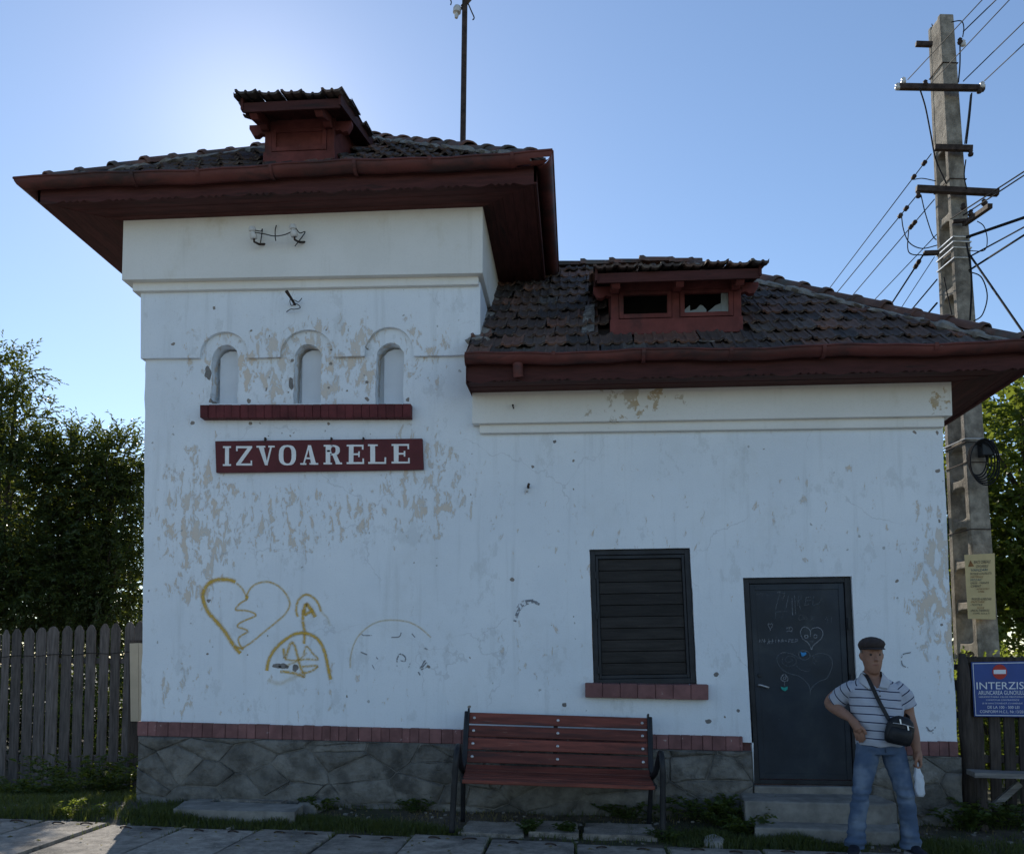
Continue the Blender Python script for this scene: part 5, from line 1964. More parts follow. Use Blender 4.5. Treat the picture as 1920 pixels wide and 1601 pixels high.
def halfs(z):
    t = (z - 0) / pz1
    return 0.30 - 0.15 * t, 0.145 - 0.055 * t           # half width of the perforated face, half thickness


m = MB()


def chord(side):
    rings = []
    for i in range(41):
        z = pz0 + (pz1 - pz0) * i / 40
        hu, hv = halfs(z)
        cw = 0.10 - .03 * (z / pz1)
        c = pc(z)
        o_, i_ = side * hu, side * (hu - cw)
        rings.append([c + eu * o_ + ev * -hv, c + eu * o_ + ev * hv, c + eu * i_ + ev * hv, c + eu * i_ + ev * -hv])
    m.loft(rings)


chord(-1)
chord(1)
zr_ = []
z = W(1800, 1208, PYp).z - .535 * 4
while z < W(1778, 250, PYp).z:
    zr_.append(z)
    z += .535 - .004 * len(zr_)
for z in zr_:
    hu, hv = halfs(z)
    cw = 0.10 - .03 * (z / pz1)
    rings = []
    for k in range(9):                                   # rung that flares into both chords
        t = -1 + 2 * k / 8
        hh = .045 + .055 * abs(t) ** 4
        c = pc(z) + eu * (t * (hu - cw + .012))
        v = hv - .012
        rings.append([c + ev * -v + Vector((0, 0, -hh)), c + ev * v + Vector((0, 0, -hh)), c + ev * v + Vector((0, 0, hh)), c + ev * -v + Vector((0, 0, hh))])
    m.loft(rings)
zt0 = zr_[-1]
rings = []
for z in (zt0, pz1 - .25, pz1 - .06, pz1):
    hu, hv = halfs(z)
    k = .985 if z < pz1 else .8
    c = pc(z)
    rings.append([c + eu * -hu * k + ev * -hv * .98 * k, c + eu * -hu * k + ev * hv * .98 * k, c + eu * hu * k + ev * hv * .98 * k, c + eu * hu * k + ev * -hv * .98 * k])
m.loft(rings)
# thin web closing the rear of the openings' far side stays open: the ladder is one casting
m.build("pole_shaft", M['concrete'], pole, bevel=.012)
for k in range(5):
    c = pc(pz1) + eu * random.uniform(-.1, .1) + ev * random.uniform(-.06, .06)
    MB().tube([c - Vector((0, 0, .05)), c + Vector((random.uniform(-.03, .03), 0, random.uniform(.03, .07)))], .006, 5).build("rebar_end", M['iron'], pole)


def arm(pa, pb, w_, h_, Y=PYp - .28, name="crossarm", material=None, Y2=None):
    a, b = W(pa[0], pa[1], Y), W(pb[0], pb[1], Y if Y2 is None else Y2)
    return MB().bar(a, b, w_, h_).build(name, material or M['iron'], pole, bevel=.006)


arm((1717, 83), (1748, 84), .05, .06)
arm((1680, 163), (1846, 166), .06, .07)
arm((1752, 277), (1823, 279), .06, .07)
arm((1718, 354), (1872, 362), .07, .075)
arm((1808, 420), (1857, 386), .06, .06, PYp - .25, Y2=PYp - .8)
arm((1732, 475), (1760, 474), .06, .05)
arm((1786, 416), (1810, 414), .05, .04)
for px, py in ((1683, 163), (1694, 152), (1735, 157), (1842, 160), (1836, 170), (1806, 82), (1800, 78), (1820, 288), (1806, 388), (1845, 380), (1722, 366), (1848, 384), (1820, 400)):
    p = W(px, py, PYp - .30)
    MB().lathe(p + Vector((0, 0, -.04)), (0, 0, 1), [(0, .012), (.01, .03), (.035, .034), (.05, .02), (.065, .03), (.085, .012)], 9).build("insulator", M['iron'] if random.random() < .7 else M['porcelain'], pole, smooth=True)
for py in (133, 350, 458, 467, 478, 497, 875, 832, 838, 998):
    c = pc(W(1790, py, PYp).z)
    hu, hv = halfs(c.z)
    hu += .006
    hv += .006
    pts = [c + eu * a + ev * b for a, b in ((-hu, -hv), (-hu, hv), (hu, hv), (hu, -hv), (-hu, -hv))]
    bright = py in (458, 467, 478, 497, 832)
    MB().tube(pts, .010 if bright else .007, 6).build("band", M['bolt'] if bright else M['iron'], pole)
jb = W(1846, 843, PYp - .32)
MB().box(jb.x - .07, jb.x + .075, PYp - .42, PYp - .28, jb.z - .09, jb.z + .10).build("junction_box", M['plasticbox'], pole, bevel=.012)
c0 = W(1832, 862, PYp - .38)
for k in range(6):
    pts = []
    rr1, rr2 = .13 + .022 * k + random.uniform(-.01, .01), .19 + .018 * k
    for i in range(29):
        a = 2 * math.pi * i / 28
        pts.append(c0 + Vector((rr1 * math.cos(a) * .8 + .01 * k, -.015 * k * math.sin(a / 2) - .01 * k, rr2 * math.sin(a) - .01 * k)))
    MB().tube(pts, .009, 6, cap=False).build("coiled_cable", M['wire'], pole, smooth=True)
MB().tube([W(1862, 852, PYp - .35), W(1878, 852, PYp - .35)], .01, 6).build("pipe_end", M['bolt'], pole)


def cable(pts, r, material=None):
    MB().tube(smooth3(pts), r, 5).build("jumper_cable", material or M['wire'], pole, smooth=True)


q_ = PYp - .32
cable([W(1724, 165, q_), W(1735, 200, q_), W(1745, 250, q_), W(1755, 300, q_), W(1775, 345, q_)], .010)
cable([W(1822, 175, q_), W(1818, 220, q_), W(1812, 270, q_)], .010)
cable([W(1820, 178, q_), W(1815, 225, q_), W(1809, 270, q_)], .008, M['alu'])
cable([W(1800, 80, q_), W(1800, 120, q_), W(1797, 155, q_)], .009)
cable([W(1784, 42, q_), W(1802, 40, q_), W(1807, 52, q_), W(1805, 70, q_)], .007)
cable([W(1690, 400, q_), W(1694, 430, q_), W(1705, 455, q_), W(1728, 466, q_), W(1757, 460, q_)], .007)
cable([W(1704, 430, q_), W(1702, 465, q_), W(1710, 477, q_), W(1735, 478, q_)], .007)
cable([W(1727, 366, q_), W(1735, 400, q_), W(1748, 440, q_), W(1756, 450, q_)], .007)
cable([W(1714, 337, q_), W(1730, 335, q_), W(1755, 340, q_)], .006)
cable([W(1816, 470, q_), W(1845, 470, q_), W(1851, 450, q_), W(1845, 425, q_), W(1832, 415, q_)], .006)
cable([W(1817, 510, q_), W(1840, 520, q_), W(1851, 555, q_), W(1842, 590, q_), W(1826, 602, q_)], .008)
cable([W(1812, 455, q_), W(1820, 500, q_), W(1822, 540, q_), W(1819, 600, q_)], .012)
cable([W(1811, 300, q_), W(1808, 330, q_), W(1813, 355, q_)], .008)
cable([W(1770, 520, q_), W(1778, 560, q_), W(1785, 590, q_)], .008)
cable([W(1766, 845, q_), W(1772, 900, q_), W(1780, 1000, q_)], .006)

# overhead lines (each its own thing)
def line(a, b, r, label, Ya=PYp - .3, Yb=None, knots=(), sag=0.0, far=True):
    A = W(a[0], a[1], Ya)
    if Yb is None:                       # level line: the depth at which the far point is as high as the near one
        z0, z1_ = W(b[0], b[1], 0).z, W(b[0], b[1], 1).z
        Yb = (A.z - .04 - z0) / (z1_ - z0)
    d = W(b[0], b[1], Yb) - A
    Bv = A + d * max(1.0, 26.0 / d.length) if far else A + d
    pts = [A.lerp(Bv, i / 14) - Vector((0, 0, sag * 4 * (i / 14) * (1 - i / 14))) for i in range(15)]
    o = MB().tube(pts, r, 5).build("overhead_wire", M['alu'] if r < .009 else M['wire'], None, origin=tuple(A), label=label, cat="wire", group="overhead wires at the concrete pole", smooth=True)
    for kx, ky in knots:
        # splice or small strain insulator on the line
        t = ((kx - a[0]) * (b[0] - a[0]) + (ky - a[1]) * (b[1] - a[1])) / ((b[0] - a[0]) ** 2 + (b[1] - a[1]) ** 2)
        best = min((A.lerp(W(b[0], b[1], Yb), s / 200) for s in range(201)), key=lambda p: abs(px_of(p)[0] - kx))
        dd = d.normalized() * .045
        MB().lathe(best - dd, dd, [(0, .012), (.02, .03), (.045, .026), (.07, .03), (.09, .012)], 8).build("strain_insulator", M['iron'], o, smooth=True)
    return o


RINV = ROT.transposed()


def px_of(p):
    d = RINV @ (Vector(p) - CAM)
    return 960 + F_PX * d.x / -d.z, 1140 - F_PX * d.y / -d.z


UP = [((1702, 150), (1842, 0), .008, "overhead wire leaving the second crossarm's outer end"), ((1746, 156), (1893, 0), .008, "overhead wire crossing in front of the pole's upper shaft"),
      ((1806, 60), (1868, 0), .010, "topmost overhead wire at the pole's head"), ((1806, 153), (1920, 42), .009, "dark overhead wire from the second crossarm beside the shaft"),
      ((1846, 152), (1920, 83), .009, "overhead wire from the second crossarm's far tip")]
for a, b, r, lab in UP:
    line(a, b, r * .75, lab)
SIDE = [((1782, 411), (1920, 322), .009, "upper wire of the close pair at the long crossarm"), ((1806, 404), (1920, 329), .009, "lower wire of the close pair at the long crossarm"),
        ((1812, 445), (1920, 408), .019, "thick pale service pipe leaving the pole sideways"), ((1817, 482), (1920, 426), .010, "black service cable just under the thick pipe"),
        ((1817, 507), (1920, 441), .013, "lowest black service cable leaving the pole sideways"), ((1818, 478), (1930, 640), .013, "black cable sloping down from the pole to the eave")]
for a, b, r, lab in SIDE:
    line(a, b, r, lab, Yb=None if a[1] != 478 else 1.0, far=a[1] != 478)
BACK = [((1746, 289), (1552, 545), .009, "highest of the wires descending behind the roof", ((1733, 307), (1713, 336))), ((1718, 368), (1570, 548), .009, "second wire descending behind the roof, with two dark knots", ((1699, 386), (1688, 401))),
        ((1752, 374), (1602, 550), .009, "third wire descending behind the roof, with two knots", ((1715, 416), (1708, 428))), ((1756, 440), (1640, 562), .008, "thin fourth wire descending behind the roof", ()),
        ((1733, 475), (1670, 572), .015, "thick black cable descending behind the roof", ((1722, 490), (1717, 497))), ((1752, 482), (1690, 577), .007, "thin wire just beyond the thick black cable", ()),
        ((1757, 524), (1710, 580), .012, "short black cable low on the pole behind the roof", ()), ((1757, 568), (1738, 590), .016, "short pale cable right above the hip tiles", ())]
for a, b, r, lab, kn in BACK:
    line(a, b, r * .75, lab, knots=kn)

# notice on the pole
ny_ = PYp - .40
nq = [W(1808, 1040, ny_), W(1865, 1037, ny_ - .02), W(1867, 1161, ny_ - .02), W(1815, 1160, ny_)]
no = MB().prism(nq, (0.004, .008, 0)).build("notice_board", M['board'], None, origin=tuple((nq[2] + nq[3]) / 2), bevel=.002, label="yellowed handwritten notice board wired to the concrete pole", cat="notice")


def text_on(s, q4, u0, u1, v0, v1, material, parent, lift, shear=0, name="lettering", nrm=(0, -1, 0)):
    """letters fitted into a part of a quad (u along the top edge, v downwards)"""
    cu = bpy.data.curves.new("lettering", 'FONT')
    cu.body = s
    cu.shear = shear
    cu.resolution_u = 3
    ob = bpy.data.objects.new("lettering", cu)
    COL.objects.link(ob)
    dg = bpy.context.evaluated_depsgraph_get()
    me = bpy.data.meshes.new_from_object(ob.evaluated_get(dg))
    bpy.data.objects.remove(ob)
    co = np.empty(len(me.vertices) * 3)
    me.vertices.foreach_get("co", co)
    co = co.reshape(-1, 3)
    if len(co) == 0:
        return
    mn, mx_ = co.min(0), co.max(0)
    off = wloc(parent)
    nv = Vector(nrm) * lift
    out = np.empty_like(co)
    for i, c in enumerate(co):
        u = u0 + (u1 - u0) * (c[0] - mn[0]) / (mx_[0] - mn[0])
        v = v1 - (v1 - v0) * (c[1] - mn[1]) / (mx_[1] - mn[1])
        p = q4[0].lerp(q4[1], u).lerp(q4[3].lerp(q4[2], u), v) + nv - off
        out[i] = p
    me.vertices.foreach_set("co", out.ravel())
    me.materials.clear()
    me.materials.append(material)
    me.update()
    o = bpy.data.objects.new(name, me)
    return link(o, parent)


for s, u0, u1, v0, v1, mt_ in (("BACE CEREALE", .30, .86, .10, .145, 'inkblack'), ("IZVOARELE", .36, .78, .17, .21, 'inkblack'), ("VANZARI", .20, .76, .225, .265, 'inkblue'), ("PRODUSE CONSTRUCTII", .16, .88, .285, .32, 'inkblack'),
                             ("MATERIALE", .16, .60, .335, .365, 'inkrust'), ("MOZAIC", .15, .56, .38, .415, 'inkblue'), ("GRESIE - FAIANTA", .15, .78, .43, .46, 'inkblack'), ("-CIMENT", .12, .52, .475, .51, 'inkblack'),
                             ("AMESTEC", .34, .80, .525, .55, 'inkrust'), ("LIPIRE", .40, .62, .565, .59, 'inkrust'), ("PRODUSE ALIMENTARE", .16, .86, .675, .71, 'inkblack'), ("-PAPETARIE", .11, .62, .72, .75, 'inkrust'),
                             ("-TEXTILE", .11, .54, .765, .795, 'inkblack'), ("SCULE", .33, .60, .81, .84, 'inkrust'), ("-INCALTAMINTE", .10, .78, .85, .885, 'inkblack'), ("COPII, ADULTI", .19, .78, .90, .93, 'inkblack')):
    text_on(s, nq, u0, u1, v0, v1, M[mt_], no, .006, .25)
MB().prism([nq[0].lerp(nq[1], u).lerp(nq[3].lerp(nq[2], u), v) + Vector((0, -.005, 0)) for u, v in ((.10, .19), (.30, .185), (.19, .09))], (0, .001, 0)).build("emblem", M['inkrust'], no)

# ------------------------------------------------------------------ fences
def picket_top(w, h, t, r):
    """outline of a picket with a shouldered, rounded head"""
    pts = [(-w / 2, 0), (w / 2, 0), (w / 2, h - .07), (w / 2 - .012, h - .055), (w / 2 - .022, h - .028), (.012, h), (-.012, h), (-w / 2 + .022, h - .028), (-w / 2 + .012, h - .055), (-w / 2, h - .07)]
    return pts


fyl = 2.3
pxs = [(0, 13, 1180), (20, 37, 1178), (42, 60, 1177), (63, 82, 1176), (87, 108, 1174), (113, 131, 1173), (137, 154, 1172), (160, 177, 1171), (183, 200, 1169), (206, 223, 1168), (229, 247, 1165), (250, 267, 1164)]
lf = empty("picket_fence", tuple(Vector((W(120, 1490, fyl).x, fyl, ground_z(-5.8, fyl)))), "weathered grey picket fence running up to the tower wall", "fence")
fp = [(W(a, 1300, fyl).x, W(b, 1300, fyl).x, W((a + b) / 2, t, fyl).z) for a, b, t in pxs]
x = fp[0][0] - .02
while x > -9.5:
    w = random.uniform(.095, .125)
    fp.append((x - w, x, fp[0][2] + random.uniform(-.02, .02) - (x + 5.6) * .0))
    x -= w + random.uniform(.022, .04)
x = fp[11][1] + .03
while x < W(268, 1200).x - .12:
    fp.append((x, x + .11, fp[11][2]))
    x += .14
for x0, x1, zt_ in fp:
    zb_ = ground_z((x0 + x1) / 2, fyl) + random.uniform(-.02, .05)
    hh = zt_ - zb_
    cx = (x0 + x1) / 2
    t = random.uniform(-.006, .006)
    pts = [Vector((cx + a + t * b, fyl + random.uniform(-.001, .001), zb_ + b)) for a, b in picket_top(x1 - x0, hh, .02, 0)]
    y_ = fyl + random.uniform(-.008, .006)
    pts = [Vector((p.x + mnoise.noise(p * 8) * .004, y_, p.z)) for p in pts]
    MB().prism(pts, (0, .022, 0)).build("picket", M['picket'], lf, bevel=.003)
for zr__ in (W(100, 1238, fyl).z, W(100, 1420, fyl).z):
    MB().box(-9.6, W(268, 1200).x - .01, fyl + .03, fyl + .07, zr__ - .04, zr__ + .03).build("rail", M['picket'], lf, bevel=.004)
wp = []
for i in range(40):
    t = i / 39
    x = W(-120, 1235, fyl - .02).x * (1 - t) + W(262, 1222, fyl - .02).x * t
    z = W(-120, 1235, fyl - .02).z * (1 - t) + W(262, 1222, fyl - .02).z * t
    wp.append((x, fyl - .016 - .003 * math.sin(i * 1.7), z + .008 * math.sin(i * .9)))
MB().tube(wp, .004, 5).build("fence_wire", M['wire'], lf)
tq = [W(243, 1206, fyl - .08), W(259, 1205, fyl - .08), W(260, 1352, fyl - .08), W(245, 1352, fyl - .08)]
ts = MB().prism(tq, (0, .006, 0))
tq2 = [W(259.5, 1205, fyl - .082), W(270, 1206, fyl - .084), W(270, 1352, fyl - .084), W(260.5, 1352, fyl - .082)]
ts.prism(tq2, (0, .006, 0))
ts.build("metal_strip", M['tan'], None, origin=tuple((tq[2] + tq[3]) / 2), label="tan sheet strip closing the gap between fence and tower corner", cat="panel", bevel=.002)
MB().box(W(243, 1380, fyl).x, W(262, 1380, fyl).x, fyl - .05, fyl - .01, ground_z(-4.9, fyl) - .1, W(250, 1200, fyl).z).build("post", M['oldwood'], lf)

fyr = 0.16
rf = empty("wooden_fence", (W(1850, 1500, fyr).x, fyr, ground_z(3.8, .16)), "dark rough wooden fence at the right end of the station", "fence")
pt = W(1806, 1225, fyr - .08)
m = MB()
pth, rad = [], []
for i in range(13):
    t = i / 12
    z = ground_z(pt.x, fyr) - .1 + (pt.z - ground_z(pt.x, fyr) + .1) * t
    pth.append((W(1806 + 6 * (1 - t), 1300, fyr - .08).x + .006 * math.sin(i * 1.3), fyr - .08, z))
    rad.append(.062 + .006 * math.sin(i * 2.1) - .008 * t - (.025 if i == 12 else 0))
m.tube(pth, rad, 12)
m.build("post", M['oldwood'], rf, smooth=True)
for (yl_, hh, fwd) in ((1237, .06, -.02), (1285, .10, .045), (1341, .06, .045), (1424, .07, .045)):
    a, b = W(1779, yl_ - 1, fyr), W(2060, yl_ + 1, fyr)
    if yl_ == 1237:
        a = W(1800, yl_, fyr)
    MB().bar((a.x, fyr + fwd, a.z), (b.x + .6, fyr + fwd, b.z), .035, hh).build("rail", M['oldwood'], rf, bevel=.006)
    if yl_ == 1237:
        MB().bar((W(1779, 1250, fyr).x, fyr + .045, W(1779, 1250, fyr).z), (b.x, fyr + .045, W(1790, 1250, fyr).z), .035, .055).build("rail", M['oldwood'], rf, bevel=.006)
xs_ = [(1822, 1846), (1857, 1877), (1884, 1904), (1912, 1934), (1942, 1962), (1970, 1990), (1999, 2020), (2028, 2050)]
for i, (a, b) in enumerate(xs_):
    x0, x1 = W(a, 1400, fyr).x, W(b, 1400, fyr).x
    zt_ = W(a, 1236, fyr).z + random.uniform(-.01, .02)
    zb_ = ground_z(x0, fyr) - .03
    pts = [Vector((x0, fyr, zb_)), Vector((x1, fyr, zb_)), Vector((x1, fyr, zt_ - .03)), Vector(((x0 + x1) / 2 + .01, fyr, zt_ + .02)), Vector((x0, fyr, zt_ - .02))]
    pts = edge_noise(pts + [pts[0]], .006, .09)[:-1]
    MB().prism(pts, (0, .024, 0)).build("picket", M['oldwood'], rf, bevel=.003)

# blue prohibition sign
by = fyr - .05
bq = [W(1821, 1241, by), W(1932, 1239, by), W(1932, 1344, by), W(1827, 1343, by)]
bs = MB().prism(bq, (0, .012, 0)).build("warning_sign", M['signblue'], None, origin=tuple((bq[2] + bq[3]) / 2), bevel=.002, label="blue sign reading INTERZIS ARUNCAREA GUNOIULUI on the dark fence", cat="sign")
bl4 = lambda u, v, l=.0035: bq[0].lerp(bq[1], u).lerp(bq[3].lerp(bq[2], u), v) + Vector((0, -l, 0))
bd = MB()
for a in ((.02, .02, .98, .032), (.02, .968, .98, .98), (.02, .032, .03, .968), (.97, .032, .98, .968)):
    bd.prism([bl4(a[0], a[1]), bl4(a[2], a[1]), bl4(a[2], a[3]), bl4(a[0], a[3])], (0, .001, 0))
bd.build("border_line", M['printwhite'], bs)
cx_, cy_ = .475, .185
MB().prism([bl4(cx_ + .125 * math.cos(a), cy_ + .135 * math.sin(a)) for a in [2 * math.pi * k / 28 for k in range(28)]], (0, .001, 0)).build("no_entry_disc", M['printred'], bs)
MB().prism([bl4(cx_ - .105, cy_ - .038, .005), bl4(cx_ + .105, cy_ - .038, .005), bl4(cx_ + .105, cy_ + .038, .005), bl4(cx_ - .105, cy_ + .038, .005)], (0, .001, 0)).build("no_entry_bar", M['printwhite'], bs)
for s, u0, u1, v0, v1 in (("INTERZIS!", .065, .93, .37, .50), ("ARUNCAREA GUNOIULUI", .09, .92, .525, .60), ("NERESPECTAREA CELOR MENȚIONATE", .095, .92, .625, .66), ("CONSTITUIE CONTRAVENȚIE", .22, .80, .68, .715),
                          ("ȘI SE SANCȚIONEAZĂ CU AMENDĂ", .15, .86, .735, .775), ("DE LA 100 - 500 LEI", .24, .80, .80, .85), ("CONFORM H.C.L. Nr.13/2017", .10, .94, .88, .93)):
    text_on(s, bq, u0, u1, v0, v1, M['printwhite'], bs, .0045)

# rough plank seat in front of the dark fence
ps = empty("plank_seat", (W(1870, 1530, -.2).x, -.2, ground_z(3.7, -.2)), "rough grey plank seat on stakes in front of the dark fence", "bench")
a, b = W(1815, 1444, -.2), W(2010, 1447, -.2)
pts = edge_noise([Vector((a.x, -.34, a.z)), Vector((b.x, -.35, b.z - .02)), Vector((b.x, -.08, b.z - .02)), Vector((a.x + .04, -.07, a.z)), Vector((a.x, -.34, a.z))], .012, .1)[:-1]
MB().prism(pts, (0, 0, -.045)).build("seat_plank", M['plank'], ps, bevel=.006)
for px in (1842, 1975):
    p = W(px, 1500, -.2)
    MB().tube([(p.x, -.2, ground_z(p.x, -.2) - .1), (p.x + .01, -.2, a.z - .04)], [.045, .038], 8).build("stake", M['oldwood'], ps, autosmooth=True)
MB().bar(W(1862, 1512, -.1), W(1912, 1468, -.1), .04, .06).build("brace", M['plank'], ps, bevel=.005)
# ------------------------------------------------------------------ leaves, trees, plants
def leaf_arrays(P, D, N_, L, Wd, fold=0.25, curl=0.15):
    """pointed, slightly folded leaves: P base, D direction, N_ normal, L length, Wd width -> verts, tri faces"""
    P, D, N_ = map(np.asarray, (P, D, N_))
    L, Wd = np.asarray(L)[:, None], np.asarray(Wd)[:, None]
    D = D / np.linalg.norm(D, axis=1, keepdims=True)
    S_ = np.cross(D, N_)
    S_ /= np.linalg.norm(S_, axis=1, keepdims=True) + 1e-9
    Nn = np.cross(S_, D)
    mid = P + D * L * .45
    v0 = P
    v1 = mid + S_ * Wd * .5 + Nn * Wd * fold
    v2 = mid + D * L * .55 - Nn * L * curl
    v3 = mid - S_ * Wd * .5 + Nn * Wd * fold
    n = len(P)
    V = np.stack([v0, v1, v2, v3], 1).reshape(-1, 3)
    b = np.arange(n)[:, None] * 4
    Fc = np.concatenate([b + [0, 1, 2], b + [0, 2, 3]], 1).reshape(-1, 3)
    return V, Fc


def rand_dirs(n, rng):
    v = rng.normal(size=(n, 3))
    return v / np.linalg.norm(v, axis=1, keepdims=True)


def tree(name, label, cat, base, blobs, n_twigs, leaf, per, mat_leaf, trunk_r, seed, group=None, droop=.35, shell=.55, limb_n=9, twig_len=(.3, .6)):
    """tapered trunk, limbs, thin twigs, and single leaves set along the twigs"""
    rng = np.random.default_rng(seed)
    root = empty(name, tuple(base), label, cat, group)
    base = Vector(base)
    blobs = [(Vector(c), Vector(r)) for c, r in blobs]
    big = blobs[0]
    m = MB()
    fork = base.lerp(big[0], .45)
    m.tube(smooth3([base - Vector((0, 0, .1)), base.lerp(fork, .5) + Vector((.06, .03, 0)), fork, big[0]], 4), [trunk_r * (1.15 - .8 * i / 12) for i in range(13)], 9)
    tr = m.build("trunk", M['bark'], root, smooth=True)
    tw = MB()
    for i in range(limb_n):
        c, r = blobs[i % len(blobs)]
        d = Vector(rand_dirs(1, rng)[0])
        end = c + Vector((d.x * r.x, d.y * r.y, abs(d.z) * r.z)) * .75
        st = base.lerp(big[0], .35 + .6 * rng.random())
        mid = st.lerp(end, .5) + Vector((0, 0, .15))
        tw.tube(smooth3([st, mid, end], 4), [trunk_r * .45 * (1 - .8 * k / 8) for k in range(9)], 6)
    vol = np.array([r.x * r.y * r.z for _, r in blobs]) ** (2 / 3)
    pick = rng.choice(len(blobs), n_twigs, p=vol / vol.sum())
    d = rand_dirs(n_twigs, rng)
    rad = (shell + (1 - shell) * rng.random(n_twigs) ** .6)
    Pl, Dl, Nl, Ll, Wl = [], [], [], [], []
    for i in range(n_twigs):
        c, r = blobs[pick[i]]
        o = np.array(d[i])
        k = rad[i] * (1 + .16 * mnoise.noise(Vector(o * 2.3) + Vector((seed, 0, 0))))
        p = np.array([c.x + o[0] * r.x * k, c.y + o[1] * r.y * k, c.z + o[2] * r.z * k])
        if p[2] < base.z + .25:
            continue
        dirn = o * .8 + rng.normal(size=3) * .45 + np.array([0, 0, .35])
        dirn /= np.linalg.norm(dirn)
        ln = rng.uniform(*twig_len)
        np_ = per
        prev = p
        pts = []
        dd = dirn.copy()
        for j in range(np_):
            dd = dd + np.array([0, 0, -droop * 1.6 / np_])
            dd /= np.linalg.norm(dd)
            prev = prev + dd * ln / np_
            pts.append(prev)
            side = np.cross(dd, [0, 0, 1]) * (1 if j % 2 else -1) + rng.normal(size=3) * .35
            ld = dd * .75 + side * .75 + np.array([0, 0, -.25 * droop])
            Pl.append(prev)
            Dl.append(ld)
            Nl.append(np.array([0, 0, 1.0]) + rng.normal(size=3) * .45)
            s = rng.uniform(.75, 1.2) * (1 - .35 * j / np_)
            Ll.append(leaf[0] * s)
            Wl.append(leaf[1] * s)
        if i % 3 == 0 and rad[i] > .8:
            tw.tube([p, pts[len(pts) // 2], pts[-1]], [.006, .004, .002], 3, cap=False)
    tw.build("branch", M['bark'], root, smooth=True, fix=False)
    V, Fc = leaf_arrays(np.array(Pl), np.array(Dl), np.array(Nl), Ll, Wl)
    np_mesh("crown", V, Fc, mat_leaf, root)
    return root


def zof(px, py, Y):
    return W(px, py, Y)


gz_ = lambda x, y: ground_z(max(-11.5, min(11.5, x)), min(11, y))
def blobs_px(lst):
    """crown lobes given as (px, py, depth, radius px across, radius px up)"""
    out = []
    for px, py, Y, rx, rz in lst:
        c = W(px, py, Y)
        k = (Y - CAM.y) / F_PX
        out.append(((c.x, Y, c.z), (rx * k, min(rx, rz) * k * .9, rz * k)))
    return out


b1 = blobs_px([(10, 950, 5.6, 130, 160), (15, 800, 5.5, 75, 85), (-110, 840, 5.9, 110, 130), (60, 1090, 5.4, 110, 100), (-90, 1090, 5.5, 130, 110), (15, 715, 5.6, 45, 45)])
tree("plum_tree", "tall plum tree with drooping sprays over the picket fence", "tree", (b1[0][0][0] - .2, 5.6, gz_(b1[0][0][0], 5.6)), b1,
     2700, (.125, .046), 12, M['leafplum'], .13, 3, "plum trees behind the picket fence", shell=.45)
b2 = blobs_px([(195, 960, 6.0, 80, 95), (222, 875, 5.9, 48, 55), (135, 895, 5.8, 75, 75), (215, 1090, 5.7, 70, 100), (130, 1120, 5.7, 90, 80)])
tree("plum_tree", "lower bushy plum tree next to the tower corner", "tree", (b2[0][0][0], 6.0, gz_(b2[0][0][0], 6.0)), b2,
     2300, (.12, .044), 12, M['leafplum'], .1, 5, "plum trees behind the picket fence", shell=.4)
b3 = blobs_px([(110, 1000, 8.4, 150, 110), (-60, 1000, 8.6, 130, 130), (200, 1130, 8.3, 75, 90), (40, 1130, 8.4, 150, 90), (150, 1230, 8.3, 120, 70), (-60, 1230, 8.3, 140, 70)])
tree("plum_tree", "shadowed tree in the gap between the two plum trees", "tree", (b3[0][0][0], 8.5, gz_(b3[0][0][0], 8.5)), b3,
     2200, (.16, .07), 12, M['leafplum'], .13, 8, "plum trees behind the picket fence", shell=.3)
bh = blobs_px([(-140 + 58 * k, 1330 + 14 * (k % 3), 4.7 + .25 * (k % 2), 62, 85 - 8 * (k % 3)) for k in range(8)] + [(-110 + 90 * k, 1450, 4.6, 80, 50) for k in range(5)])
tree("hedge", "dense dark hedge seen through the gaps of the picket fence", "hedge", (bh[4][0][0], 4.8, gz_(bh[4][0][0], 4.8)), bh,
     1500, (.12, .06), 10, M['leafplum'], .04, 61, None, .25, .3, 8)
c4 = zof(1905, 900, 7.2)
tree("broadleaf_tree", "tall broad-leaved tree behind the pole at the photo's right edge", "tree", (c4.x + .5, 7.6, gz_(c4.x, 7.6)),
     [((c4.x + .6, 7.5, 4.3), (2.0, 1.6, 1.9)), ((c4.x + .1, 7.0, 5.1), (1.2, 1.1, 1.1)), ((c4.x - .9, 7.6, 3.4), (1.1, 1.0, 1.3)), ((c4.x + 1.2, 7.0, 3.1), (1.6, 1.2, 1.5)), ((c4.x - .5, 7.4, 2.2), (1.3, 1.0, 1.1))],
     2600, (.15, .11), 9, M['leafmaple'], .17, 11, None, .25, .5, 12)
c5 = zof(1770, 1000, 9.5)
tree("broadleaf_tree", "leafy tree glimpsed between the station corner and the pole", "tree", (c5.x, 9.8, gz_(c5.x, 9.8)),
     [((c5.x, 9.8, 3.6), (1.3, 1.1, 2.0)), ((c5.x + .5, 9.8, 2.0), (1.5, 1.1, 1.5))], 1100, (.15, .10), 9, M['leafmaple'], .12, 12, None, .25, .45, 8)
